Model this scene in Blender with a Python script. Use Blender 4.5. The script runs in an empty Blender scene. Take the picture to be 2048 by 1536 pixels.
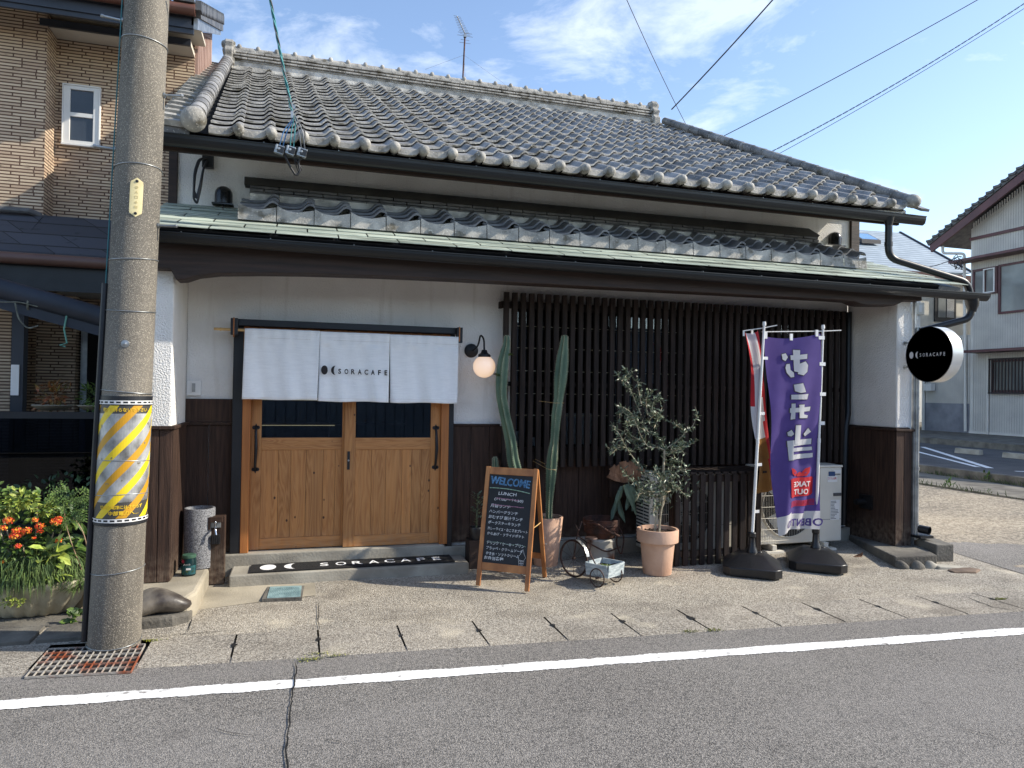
import bpy, math, random
from mathutils import Vector, Matrix
random.seed(7)
R = math.radians
sc = bpy.context.scene
# ---------------------------------------------------------------- camera
CAM = Vector((0, 0, 1.6))
YAW, PIT, ROL, FPX = R(16.6), R(0.6), R(0.91), 1420.0
_f = Vector((math.sin(YAW)*math.cos(PIT), math.cos(YAW)*math.cos(PIT), math.sin(PIT)))
_r = Vector((math.cos(YAW), -math.sin(YAW), 0)); _u = _r.cross(_f)
RT = _r*math.cos(ROL) + _u*math.sin(ROL); UP = -_r*math.sin(ROL) + _u*math.cos(ROL)
cd = bpy.data.cameras.new('camera'); cam = bpy.data.objects.new('camera', cd); sc.collection.objects.link(cam)
cam.matrix_world = Matrix(((RT.x, UP.x, -_f.x, 0), (RT.y, UP.y, -_f.y, 0), (RT.z, UP.z, -_f.z, 1.6), (0, 0, 0, 1)))
cd.sensor_width = 36; cd.lens = 36*FPX/2048; cd.clip_start = .05; cd.clip_end = 1000
sc.camera = cam
# ---------------------------------------------------------------- light and sky
EL, AZ = R(35), R(105.7)          # azimuth clockwise from +Y
sd = Vector((math.sin(AZ)*math.cos(EL), math.cos(AZ)*math.cos(EL), math.sin(EL)))
ld = bpy.data.lights.new('sun', 'SUN'); ld.energy = 3.9; ld.angle = R(.5); ld.color = (1, .93, .80)
lo = bpy.data.objects.new('sun', ld); sc.collection.objects.link(lo)
lo.rotation_euler = sd.to_track_quat('Z', 'Y').to_euler(); lo.location = (10, -5, 12)
w = bpy.data.worlds.new('World'); sc.world = w; w.use_nodes = True
N = w.node_tree.nodes; Lk = w.node_tree.links
bg = N['Background']; sky = N.new('ShaderNodeTexSky'); sky.sky_type = 'NISHITA'; sky.sun_disc = False
sky.sun_elevation = EL; sky.sun_rotation = AZ; sky.air_density = 1.0; sky.dust_density = .5; sky.ozone_density = 1.0
tc = N.new('ShaderNodeTexCoord')
mp = N.new('ShaderNodeMapping'); mp.inputs['Scale'].default_value = (1.0, 1.0, 2.4); mp.inputs['Rotation'].default_value = (0, R(25), R(30))
nz = N.new('ShaderNodeTexNoise'); nz.inputs['Scale'].default_value = 5.5; nz.inputs['Detail'].default_value = 9; nz.inputs['Roughness'].default_value = .62; nz.inputs['Distortion'].default_value = .35
nz2 = N.new('ShaderNodeTexNoise'); nz2.inputs['Scale'].default_value = 1.9; nz2.inputs['Detail'].default_value = 3
ad = N.new('ShaderNodeMath'); ad.operation = 'MULTIPLY_ADD'; ad.inputs[1].default_value = .55
cr = N.new('ShaderNodeValToRGB'); cr.color_ramp.elements[0].position = .825; cr.color_ramp.elements[1].position = 1.0
cr.color_ramp.elements[1].color = (.42, .42, .42, 1); cr.color_ramp.elements[0].color = (0.0, 0.0, 0.0, 1)
mx = N.new('ShaderNodeMix'); mx.data_type = 'RGBA'
mx.inputs['B'].default_value = (6.6, 6.9, 7.3, 1)
Lk.new(tc.outputs['Generated'], mp.inputs['Vector']); Lk.new(mp.outputs['Vector'], nz.inputs['Vector']); Lk.new(tc.outputs['Generated'], nz2.inputs['Vector'])
Lk.new(nz2.outputs['Fac'], ad.inputs[0]); Lk.new(nz.outputs['Fac'], ad.inputs[2]); Lk.new(ad.outputs[0], cr.inputs['Fac'])
Lk.new(cr.outputs['Color'], mx.inputs['Factor'])
sat = N.new('ShaderNodeMix'); sat.data_type = 'RGBA'; sat.blend_type = 'MULTIPLY'; sat.inputs['Factor'].default_value = 1.0; sat.inputs['B'].default_value = (1.13, 1.13, 1.16, 1)
Lk.new(sky.outputs['Color'], sat.inputs['A']); Lk.new(sat.outputs['Result'], mx.inputs['A']); Lk.new(mx.outputs['Result'], bg.inputs['Color'])
bg.inputs['Strength'].default_value = .15
sc.view_settings.view_transform = 'Standard'; sc.view_settings.look = 'None'; sc.view_settings.gamma = 1
sc.view_settings.exposure = 0.64
sc.cycles.max_bounces = 8; sc.cycles.diffuse_bounces = 4; sc.cycles.glossy_bounces = 3; sc.cycles.transparent_max_bounces = 12
sc.cycles.sample_clamp_indirect = 4

# ---------------------------------------------------------------- helpers
def ray(x, y): return _f*FPX + RT*(x-1024) - UP*(y-768)
def PY(x, y, Y):
    d = ray(x, y); return CAM + d*(Y/d.y)
ORG = {}
C = sc.collection
def thing(name, label, cat, loc, group=None, kind=None):
    o = bpy.data.objects.new(name, None); C.objects.link(o); o.location = loc; o.empty_display_size = .1
    o['label'] = label; o['category'] = cat
    if group: o['group'] = group
    if kind: o['kind'] = kind
    ORG[o] = Vector(loc); return o
def tag(o, label, cat, group=None):
    o['label'] = label; o['category'] = cat
    if group: o['group'] = group
    return o
def V3(*a): return Vector(a)
class MB:
    def __init__(s): s.v = []; s.f = []; s.m = []; s.a = []; s.mi = 0; s.at = 0.0; s.cuts = []
    def cut(s): s.cuts.append((len(s.v), len(s.f))); return s
    def add(s, vs, fs):
        b = len(s.v); s.v += [tuple(v) for v in vs]
        for f in fs: s.f.append([b+i for i in f]); s.m.append(s.mi); s.a.append(s.at)
        return s
    def box(s, x0, x1, y0, y1, z0, z1):
        return s.add([(x0,y0,z0),(x1,y0,z0),(x1,y1,z0),(x0,y1,z0),(x0,y0,z1),(x1,y0,z1),(x1,y1,z1),(x0,y1,z1)],
                     [(0,3,2,1),(4,5,6,7),(0,1,5,4),(1,2,6,5),(2,3,7,6),(3,0,4,7)])
    def obox(s, c, a, b, d):           # centre and three half vectors
        c, a, b, d = Vector(c), Vector(a), Vector(b), Vector(d)
        return s.add([c+i*a+j*b+k*d for k in (-1,1) for i, j in ((-1,-1),(1,-1),(1,1),(-1,1))],
                     [(0,3,2,1),(4,5,6,7),(0,1,5,4),(1,2,6,5),(2,3,7,6),(3,0,4,7)])
    def bar(s, p, q, wd, th, up=(0,0,1)):
        p, q = Vector(p), Vector(q); d = q-p; u = Vector(up); sx = d.cross(u)
        if sx.length < 1e-6: sx = d.cross(Vector((1,0,0)))
        sx.normalize(); n = sx.cross(d).normalized()
        return s.obox((p+q)/2, d/2, sx*wd/2, n*th/2)
    def quad(s, a, b, c, d): return s.add([a,b,c,d], [(0,1,2,3)])
    def prism(s, poly, e, fn):         # poly of 2D points, extruded e=(e0,e1), fn(u,v,e)->xyz
        n = len(poly); vs = [fn(u,v,e[0]) for u,v in poly]+[fn(u,v,e[1]) for u,v in poly]
        return s.add(vs, [tuple(range(n))[::-1], tuple(range(n,2*n))]+[(i,(i+1)%n,(i+1)%n+n,i+n) for i in range(n)])
    def tube(s, pts, r, n=8, cap=True, prof=None):
        pts = [Vector(p) for p in pts]; m = len(pts); rs = r if hasattr(r, '__len__') else [r]*m
        vs = []; fs = []; ref = None
        for i, p in enumerate(pts):
            t = (pts[min(i+1,m-1)]-pts[max(i-1,0)]).normalized()
            if ref is None:
                ref = Vector((0,0,1)) if abs(t.z) < .9 else Vector((1,0,0))
                ref = (ref - t*ref.dot(t)).normalized()
            else: ref = (ref - t*ref.dot(t)).normalized()
            b = t.cross(ref)
            for k in range(n):
                a = 2*math.pi*k/n; q = prof[k] if prof else 1
                vs.append(p + (ref*math.cos(a)+b*math.sin(a))*rs[i]*q)
        for i in range(m-1):
            for k in range(n): fs.append((i*n+k, i*n+(k+1)%n, (i+1)*n+(k+1)%n, (i+1)*n+k))
        if cap: fs.append(tuple(range(n))[::-1]); fs.append(tuple((m-1)*n+k for k in range(n)))
        return s.add(vs, fs)
    def lathe(s, prof, c, n=24, ax=None, flute=0, nf=1, sx=1, sy=1):
        c = Vector(c); vs = []; fs = []; m = len(prof)
        if ax: z = Vector(ax).normalized(); x = z.orthogonal().normalized(); y = z.cross(x)
        else: x, y, z = V3(1,0,0), V3(0,1,0), V3(0,0,1)
        for r, h in prof:
            for k in range(n):
                a = 2*math.pi*k/n; q = r*(1+flute*math.cos(a*nf))
                vs.append(c+x*q*math.cos(a)*sx+y*q*math.sin(a)*sy+z*h)
        for i in range(m-1):
            for k in range(n): fs.append((i*n+k, i*n+(k+1)%n, (i+1)*n+(k+1)%n, (i+1)*n+k))
        if prof[0][0] > 1e-4: fs.append(tuple(range(n))[::-1])
        if prof[-1][0] > 1e-4: fs.append(tuple((m-1)*n+k for k in range(n)))
        return s.add(vs, fs)
    def ball(s, c, r, n=12, sx=1, sy=1, sz=1):
        vs = []; fs = []; c = Vector(c)
        for i in range(n//2+1):
            a = math.pi*i/(n//2)
            for k in range(n):
                b = 2*math.pi*k/n; vs.append(c+V3(math.sin(a)*math.cos(b)*r*sx, math.sin(a)*math.sin(b)*r*sy, -math.cos(a)*r*sz))
        for i in range(n//2):
            for k in range(n): fs.append((i*n+k, i*n+(k+1)%n, (i+1)*n+(k+1)%n, (i+1)*n+k))
        return s.add(vs, fs)
    def grid(s, nu, nv, fn):
        vs = [fn(i/nu, j/nv) for j in range(nv+1) for i in range(nu+1)]
        return s.add(vs, [(j*(nu+1)+i, j*(nu+1)+i+1, (j+1)*(nu+1)+i+1, (j+1)*(nu+1)+i) for j in range(nv) for i in range(nu)])
    def leaf(s, p, d, n, L, W, bend=.15):
        p, d, n = Vector(p), Vector(d).normalized(), Vector(n)
        sd_ = d.cross(n)
        if sd_.length < 1e-4: sd_ = d.cross(V3(.3,.5,1))
        sd_.normalize(); n = sd_.cross(d).normalized()
        a = p; b = p+d*L*.5-n*L*bend*.2; c = p+d*L-n*L*bend
        return s.add([a, p+d*L*.3+sd_*W*.5+n*W*.12, p+d*L*.68+sd_*W*.42+n*W*.1-n*L*bend*.4, c, p+d*L*.68-sd_*W*.42+n*W*.1-n*L*bend*.4, p+d*L*.3-sd_*W*.5+n*W*.12, b],
                     [(0,1,6),(1,2,6),(2,3,6),(3,4,6),(4,5,6),(5,0,6)])
    def build(s, name, mats, parent=None, smooth=False, bevel=0, kind=None, angle=40):
        if s.cuts:                         # separate pieces become separate objects
            cs = [c for c in s.cuts if 0 < c[1] < len(s.f)]; ed = [(0,0)]+cs+[(len(s.v),len(s.f))]; first = None
            for (v0,f0),(v1,f1) in zip(ed[:-1], ed[1:]):
                q = MB(); q.v = s.v[v0:v1]; q.f = [[i-v0 for i in f] for f in s.f[f0:f1]]; q.m = s.m[f0:f1]; q.a = s.a[f0:f1]
                o = q.build(name, mats, parent, smooth, bevel, kind, angle); first = first or o
            return first
        me = bpy.data.meshes.new(name); o0 = Vector((0,0,0)); root = parent
        if parent is not None: o0 = ORG[parent]
        me.from_pydata([tuple(Vector(v)-o0) for v in s.v], [], s.f); me.update()
        mats = mats if isinstance(mats, (list, tuple)) else [mats]
        for q in mats: me.materials.append(q)
        if len(mats) > 1: me.polygons.foreach_set('material_index', s.m)
        at = me.attributes.new('rnd', 'FLOAT', 'FACE'); at.data.foreach_set('value', s.a)
        if smooth:
            me.polygons.foreach_set('use_smooth', [True]*len(me.polygons))
            if smooth != 'all': me.set_sharp_from_angle(angle=R(angle))
        o = bpy.data.objects.new(name, me); C.objects.link(o)
        if parent is not None: o.parent = parent
        ORG[o] = o0
        if bevel:
            b = o.modifiers.new('bevel', 'BEVEL'); b.width = bevel; b.segments = 2; b.limit_method = 'ANGLE'; b.angle_limit = R(50)
        if kind: o['kind'] = kind
        return o
def text(mb, body, size, org, xd, up, width=None, bold=0.0, al='LEFT', height=None, jit=0, shear=0):
    f = bpy.data.curves.new('t', 'FONT'); f.body = body; f.size = 1; f.offset = bold; f.resolution_u = 3; f.shear = shear
    o = bpy.data.objects.new('t', f); C.objects.link(o); dg = bpy.context.evaluated_depsgraph_get(); dg.update()
    me = bpy.data.meshes.new_from_object(o.evaluated_get(dg)); vs = [v.co.copy() for v in me.vertices]; fs = [tuple(p.vertices) for p in me.polygons]
    bpy.data.objects.remove(o); bpy.data.curves.remove(f); bpy.data.meshes.remove(me)
    if not vs: return
    x0 = min(v.x for v in vs); x1 = max(v.x for v in vs); y0 = min(v.y for v in vs); y1 = max(v.y for v in vs)
    sx = width/(x1-x0) if width else size; sy = height/(y1-y0) if height else (size if size else sx)
    xd, up = Vector(xd), Vector(up); org = Vector(org); ox = x0 if al == 'LEFT' else (x0+x1)/2
    oy = y0 if al == 'LEFT' else (y0+y1)/2
    mb.add([org + xd*((v.x-ox)*sx) + up*((v.y-oy)*sy + (math.sin(v.x*2.1)*jit if jit else 0)) for v in vs], fs)

# ---------------------------------------------------------------- materials
def lin(c): c /= 255; return c/12.92 if c <= .04045 else ((c+.055)/1.055)**2.4
def S(r, g, b): return (lin(r), lin(g), lin(b), 1)
def mat(name, c1, c2=None, scale=8, rough=.6, bump=0, bscale=40, metal=0, st=(1,1,1), bst=None, detail=4, lo=.35, hi=.65, spec=.5, rnd=0, extra=None, bdet=4):
    m = bpy.data.materials.new(name); m.use_nodes = True; n = m.node_tree.nodes; l = m.node_tree.links; p = n['Principled BSDF']
    p.inputs['Roughness'].default_value = rough; p.inputs['Metallic'].default_value = metal; p.inputs['Specular IOR Level'].default_value = spec
    t = n.new('ShaderNodeTexCoord'); c2 = c2 or tuple(x*.85 for x in c1[:3])+(1,)
    def noise(sc_, stt, det):
        g = n.new('ShaderNodeMapping'); g.inputs['Scale'].default_value = stt; l.new(t.outputs['Object'], g.inputs['Vector'])
        z = n.new('ShaderNodeTexNoise'); z.inputs['Scale'].default_value = sc_; z.inputs['Detail'].default_value = det; l.new(g.outputs['Vector'], z.inputs['Vector']); return z
    z = noise(scale, st, detail); r = n.new('ShaderNodeMapRange'); r.inputs[1].default_value = lo; r.inputs[2].default_value = hi
    l.new(z.outputs['Fac'], r.inputs[0]); x = n.new('ShaderNodeMix'); x.data_type = 'RGBA'; x.inputs['A'].default_value = c1; x.inputs['B'].default_value = c2
    l.new(r.outputs[0], x.inputs['Factor']); col = x.outputs['Result']
    if rnd:
        a = n.new('ShaderNodeAttribute'); a.attribute_name = 'rnd'; q = n.new('ShaderNodeMapRange'); q.inputs[3].default_value = 1-rnd; q.inputs[4].default_value = 1+rnd
        l.new(a.outputs['Fac'], q.inputs[0]); y = n.new('ShaderNodeMix'); y.data_type = 'RGBA'; y.blend_type = 'MULTIPLY'; y.inputs['Factor'].default_value = 1
        cb = n.new('ShaderNodeCombineColor'); [l.new(q.outputs[0], cb.inputs[i]) for i in range(3)]
        l.new(col, y.inputs['A']); l.new(cb.outputs[0], y.inputs['B']); col = y.outputs['Result']
    m['_'] = 0
    if extra: col = extra(m, n, l, t, col, p) or col
    l.new(col, p.inputs['Base Color'])
    if bump:
        z2 = noise(bscale, bst or (1,1,1), bdet); b = n.new('ShaderNodeBump'); b.inputs['Strength'].default_value = min(1, bump); b.inputs['Distance'].default_value = .01*max(1, bump)
        l.new(z2.outputs['Fac'], b.inputs['Height']); l.new(b.outputs[0], p.inputs['Normal'])
    return m
def mul(n, l, col, fac, dark):          # darken by a mask: col * mix(1, dark, fac)
    y = n.new('ShaderNodeMix'); y.data_type = 'RGBA'; l.new(fac, y.inputs['Factor']); l.new(col, y.inputs['A']); y.inputs['B'].default_value = dark; return y.outputs['Result']
def nmask(n, l, t, scale, lo, hi, st=(1,1,1), det=5, coord='Object'):
    g = n.new('ShaderNodeMapping'); g.inputs['Scale'].default_value = st; l.new(t.outputs[coord], g.inputs['Vector'])
    z = n.new('ShaderNodeTexNoise'); z.inputs['Scale'].default_value = scale; z.inputs['Detail'].default_value = det; l.new(g.outputs['Vector'], z.inputs['Vector'])
    r = n.new('ShaderNodeMapRange'); r.inputs[1].default_value = lo; r.inputs[2].default_value = hi; l.new(z.outputs['Fac'], r.inputs[0]); return r.outputs[0]
def aggregate(sc1, c_lo, c_hi, amt):    # fine stone chips
    def fn(m, n, l, t, col, p):
        v = n.new('ShaderNodeTexVoronoi'); v.inputs['Scale'].default_value = sc1; l.new(t.outputs['Object'], v.inputs['Vector'])
        s_ = n.new('ShaderNodeSeparateColor'); l.new(v.outputs['Color'], s_.inputs[0])
        r = n.new('ShaderNodeValToRGB'); r.color_ramp.elements[0].color = c_lo; r.color_ramp.elements[1].color = c_hi; l.new(s_.outputs[0], r.inputs['Fac'])
        y = n.new('ShaderNodeMix'); y.data_type = 'RGBA'; y.inputs['Factor'].default_value = amt; l.new(col, y.inputs['A']); l.new(r.outputs['Color'], y.inputs['B'])
        col = y.outputs['Result']
        return mul(n, l, col, nmask(n, l, t, 1.3, .5, .75, det=6), tuple(.55*x for x in c_lo[:3])+(1,)) if False else col
    return fn
def streaks(m, n, l, t, col, p):
    return mul(n, l, col, nmask(n, l, t, 6, .60, .85, st=(1.6,1.6,.12), det=6), S(206,200,190))
def splash(m, n, l, t, col, p):
    s_ = n.new('ShaderNodeSeparateXYZ'); g = n.new('ShaderNodeNewGeometry'); l.new(g.outputs['Position'], s_.inputs[0]); r = n.new('ShaderNodeMapRange'); r.inputs[1].default_value = .42; r.inputs[2].default_value = .12; r.inputs[3].default_value = 0; r.inputs[4].default_value = .5; l.new(s_.outputs[2], r.inputs[0])
    k = n.new('ShaderNodeMath'); k.operation = 'MULTIPLY'; l.new(r.outputs[0], k.inputs[0]); l.new(nmask(n, l, t, 22, .35, .65, det=6), k.inputs[1]); return mul(n, l, col, k.outputs[0], S(150,134,116))
M = {}
def roadx(m, n, l, t, col, p):
    col = aggregate(170, S(36,35,34), S(214,205,194), .45)(m, n, l, t, col, p)
    a = nmask(n, l, t, 1.1, .46, .62, st=(.35,1,1), det=7); y = n.new('ShaderNodeMath'); y.operation = 'MULTIPLY'; y.inputs[1].default_value = .30; l.new(a, y.inputs[0]); col = mul(n, l, col, y.outputs[0], S(150,145,140))
    a = nmask(n, l, t, 2.6, .60, .72, st=(.5,1,1), det=8); y = n.new('ShaderNodeMath'); y.operation = 'MULTIPLY'; y.inputs[1].default_value = .38; l.new(a, y.inputs[0]); col = mul(n, l, col, y.outputs[0], S(48,46,45)); return col
M['asphalt'] = mat('asphalt', S(100,98,95), S(81,79,77), .9, .95, 1.1, 150, extra=roadx, bdet=2)
def apronx(m, n, l, t, col, p):
    col = aggregate(120, S(60,54,48), S(236,227,210), .44)(m, n, l, t, col, p)
    a = nmask(n, l, t, 2.3, .52, .68, st=(.6,1,1), det=8); y = n.new('ShaderNodeMath'); y.operation = 'MULTIPLY'; y.inputs[1].default_value = .55; l.new(a, y.inputs[0]); col = mul(n, l, col, y.outputs[0], S(98,90,80))
    a = nmask(n, l, t, 3.1, .60, .74, st=(.8,1,1.4), det=8); y = n.new('ShaderNodeMath'); y.operation = 'MULTIPLY'; y.inputs[1].default_value = .6; l.new(a, y.inputs[0]); return mul(n, l, col, y.outputs[0], S(214,202,178))
M['concrete_agg'] = mat('exposed aggregate concrete', S(168,157,139), S(124,116,104), 1.6, .95, 1.2, 110, extra=apronx, bdet=2, detail=7)
M['gutter_conc'] = mat('gutter lid concrete', S(158,148,133), S(112,105,96), 1.4, .95, .9, 130, extra=apronx, bdet=2, detail=6, rnd=.07)
M['gravel'] = mat('gravel', S(158,144,122), S(106,98,86), .8, .95, 2.0, 45, extra=aggregate(38, S(95,86,76), S(206,194,174), .5), bdet=3, st=(.5,1,1))
M['concrete'] = mat('concrete', S(176,170,156), S(138,132,120), 3.5, .9, .35, 60, detail=7)
M['concrete_old'] = mat('weathered concrete', S(124,119,109), S(84,80,74), 4, .92, .8, 45, detail=8)
M['concrete_sand'] = mat('sandy concrete', S(178,168,148), S(142,134,118), 3, .92, .3, 70, detail=6)
M['tarmac_dark'] = mat('dark tarmac', S(88,86,86), S(70,69,70), 1.5, .95, .5, 120)
def paint_wear(m, n, l, t, col, p):
    return mul(n, l, col, nmask(n, l, t, 14, .62, .70, det=8), S(140,134,128))
M['white_line'] = mat('road paint', S(246,244,240), S(226,224,220), 5, .8, .4, 160, extra=paint_wear)
M['stucco'] = mat('white stucco', S(242,239,234), S(232,228,222), 2.5, .95, 1.0, 75, bdet=3, spec=.15, extra=streaks)
M['stucco_rough'] = mat('rough white stucco', S(242,238,232), S(230,226,219), 3, .95, 1.2, 85, bdet=3, spec=.15, extra=streaks)
M['brown_wood'] = mat('dark brown stained wood', S(74,55,45), S(51,38,32), 5, .68, .35, 18, st=(9,9,.6), bst=(12,12,.7), detail=6, rnd=.14, extra=splash, spec=.25)
M['brown_beam'] = mat('dark brown beam', S(62,46,38), S(42,32,27), 4, .65, .35, 18, st=(.5,8,8), bst=(.6,12,12), detail=6)
M['lattice_wood'] = mat('lattice wood', S(58,48,43), S(38,32,29), 6, .7, .3, 20, st=(8,8,.6), bst=(12,12,.7), rnd=.16, spec=.2)
def knots(m, n, l, t, col, p):
    v = n.new('ShaderNodeTexVoronoi'); v.inputs['Scale'].default_value = 5.5; g = n.new('ShaderNodeMapping'); g.inputs['Scale'].default_value = (1.5,.05,1.1); l.new(t.outputs['Object'], g.inputs['Vector']); l.new(g.outputs['Vector'], v.inputs['Vector'])
    r = n.new('ShaderNodeMapRange'); r.inputs[1].default_value = .055; r.inputs[2].default_value = .085; r.inputs[3].default_value = 1; r.inputs[4].default_value = 0; l.new(v.outputs['Distance'], r.inputs[0])
    return mul(n, l, col, r.outputs[0], S(70,40,22))
def woodwave(vertical):
    def fn(m, n, l, t, col, p):
        g = n.new('ShaderNodeMapping'); g.inputs['Scale'].default_value = (1,1,.09) if vertical else (.12,1,1); l.new(t.outputs['Object'], g.inputs['Vector'])
        wv = n.new('ShaderNodeTexNoise'); wv.inputs['Scale'].default_value = 9; wv.inputs['Detail'].default_value = 2; wv.inputs['Distortion'].default_value = .6; l.new(g.outputs['Vector'], wv.inputs['Vector'])
        a = n.new('ShaderNodeMath'); a.operation = 'MULTIPLY'; a.inputs[1].default_value = 16; l.new(wv.outputs['Fac'], a.inputs[0])
        b = n.new('ShaderNodeMath'); b.operation = 'PINGPONG'; b.inputs[1].default_value = .5; l.new(a.outputs[0], b.inputs[0])
        r = n.new('ShaderNodeMapRange'); r.inputs[1].default_value = .0; r.inputs[2].default_value = .5; r.inputs[3].default_value = 0; r.inputs[4].default_value = .5; l.new(b.outputs[0], r.inputs[0])
        col = mul(n, l, col, r.outputs[0], S(204,150,94)); return splash(m, n, l, t, knots(m, n, l, t, col, p), p)
    return fn
M['door_v'] = mat('cedar boards', S(184,124,68), S(158,102,54), 5, .5, .15, 20, st=(6,6,.4), bst=(14,14,.6), rnd=.2, extra=woodwave(True))
M['door_h'] = mat('cedar rails', S(184,124,68), S(158,102,54), 5, .5, .15, 20, st=(.4,6,6), bst=(.6,14,14), rnd=.12, extra=woodwave(False))
M['orange_frame'] = mat('cedar frame', S(186,120,62), S(160,98,50), 5, .5, .1, 20, st=(8,8,.4), bst=(14,14,.6))
M['black'] = mat('black paint', S(34,36,40), S(26,27,30), 6, .45, .1, 40)
M['black_metal'] = mat('black iron', S(48,48,50), S(34,34,36), 14, .45, .3, 60, metal=.4)
M['gutter_black'] = mat('black gutter plastic', S(22,24,27), S(18,20,22), 1.5, .4, .05, 30)
def moss(m, n, l, t, col, p):
    col = mul(n, l, col, nmask(n, l, t, 9, .58, .70, det=8), S(94,88,74))
    return mul(n, l, col, nmask(n, l, t, 55, .62, .72, det=3), S(205,200,188))
M['tile'] = mat('grey roof tile', S(152,150,147), S(102,101,100), 6, .55, .4, 50, rnd=.34, extra=moss, detail=7)
M['tile_light'] = mat('pale weathered tile', S(176,172,164), S(128,125,119), 9, .7, .5, 60, rnd=.1, extra=moss, detail=7)
M['tile_dark'] = mat('dark grey tile', S(112,111,110), S(76,76,78), 7, .5, .3, 40, rnd=.2, detail=6)
M['mortar'] = mat('roof mortar', S(214,210,202), S(160,156,148), 10, .9, .6, 50)
def patina(m, n, l, t, col, p):
    return mul(n, l, col, nmask(n, l, t, 5, .50, .72, st=(.4,1.6,1), det=8), S(104,110,98))
M['copper'] = mat('green copper patina', S(190,197,180), S(142,152,140), 3, .6, .15, 20, st=(.4,2,1), rnd=.12, extra=patina, detail=6)
M['white_metal'] = mat('white painted metal', S(232,230,226), S(220,218,214), 4, .4)
M['ac_white'] = mat('ivory casing', S(222,216,202), S(206,200,186), 2, .5, .05, 40)
M['silver'] = mat('galvanised metal', S(176,178,178), S(132,135,136), 9, .38, .1, 30, metal=.75)
M['rust'] = mat('rusty iron', S(98,62,48), S(58,42,36), 14, .8, .7, 40, metal=.2)
M['rust_orange'] = mat('rusted galvanised grate', S(186,178,166), S(158,88,58), 5, .7, .4, 50, metal=.25, detail=6, lo=.5, hi=.62)
M['terracotta'] = mat('terracotta', S(210,172,146), S(184,144,118), 4, .85, .2, 50, detail=6)
M['soil'] = mat('potting soil', S(70,52,40), S(38,28,22), 40, .95, 2, 60)
M['void'] = mat('dark void', S(16,16,17), S(10,10,11), 4, .9)
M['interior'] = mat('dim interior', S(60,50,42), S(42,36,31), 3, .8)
M['cloth_white'] = mat('white linen', S(250,250,249), S(240,240,240), 60, .85, .35, 220, st=(.12,1,1.6), bst=(.2,1,1), lo=.3, hi=.75)
M['print'] = mat('dark print', S(44,38,38), S(36,32,32), 10, .8)
M['leaf_olive'] = mat('olive leaf', S(130,140,114), S(44,58,42), 60, .38, rnd=.45)
M['leaf_green'] = mat('green leaf', S(104,126,52), S(52,80,34), 14, .5, rnd=.4)
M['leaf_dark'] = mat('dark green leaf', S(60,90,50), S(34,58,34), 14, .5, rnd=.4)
M['grass'] = mat('grass blade', S(96,116,58), S(48,70,36), 12, .6, rnd=.4)
M['bark'] = mat('pale bark', S(196,184,158), S(140,128,106), 20, .85, .6, 50)
M['cactus'] = mat('cactus skin', S(104,124,98), S(72,96,76), 5, .55, .2, 30, detail=5)
M['spine'] = mat('cactus spine', S(210,204,180), S(170,160,130), 20, .7)
M['plastic_black'] = mat('black plastic', S(36,36,38), S(28,28,30), 12, .36, .12, 90)
def glassmat(name, tint, ior=1.5, rough=.0, refl=1.0):
    m = bpy.data.materials.new(name); m.use_nodes = True; n = m.node_tree.nodes; l = m.node_tree.links; n.remove(n['Principled BSDF'])
    tr = n.new('ShaderNodeBsdfTransparent'); tr.inputs[0].default_value = tint; gl = n.new('ShaderNodeBsdfGlossy'); gl.inputs['Roughness'].default_value = rough
    gl.inputs[0].default_value = (refl, refl, refl, 1)
    fr = n.new('ShaderNodeFresnel'); fr.inputs[0].default_value = ior; x = n.new('ShaderNodeMixShader')
    l.new(fr.outputs[0], x.inputs[0]); l.new(tr.outputs[0], x.inputs[1]); l.new(gl.outputs[0], x.inputs[2]); l.new(x.outputs[0], n['Material Output'].inputs[0]); return m
M['glass'] = glassmat('window glass', (.75,.78,.8,1), ior=1.75)
M['glass_tint'] = glassmat('smoked panel', (.16,.18,.24,1), refl=.6)
def emis(name, col, st_):
    m = bpy.data.materials.new(name); m.use_nodes = True; p = m.node_tree.nodes['Principled BSDF']; p.inputs['Base Color'].default_value = (.8,.74,.66,1)
    p.inputs['Emission Color'].default_value = col; p.inputs['Emission Strength'].default_value = st_; p.inputs['Roughness'].default_value = .3; return m
M['globe'] = emis('lit opal globe', (1,.66,.42,1), .42)
M['ceiling_glow'] = emis('lit ceiling lamp', (1,.86,.7,1), 1.2)
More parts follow.
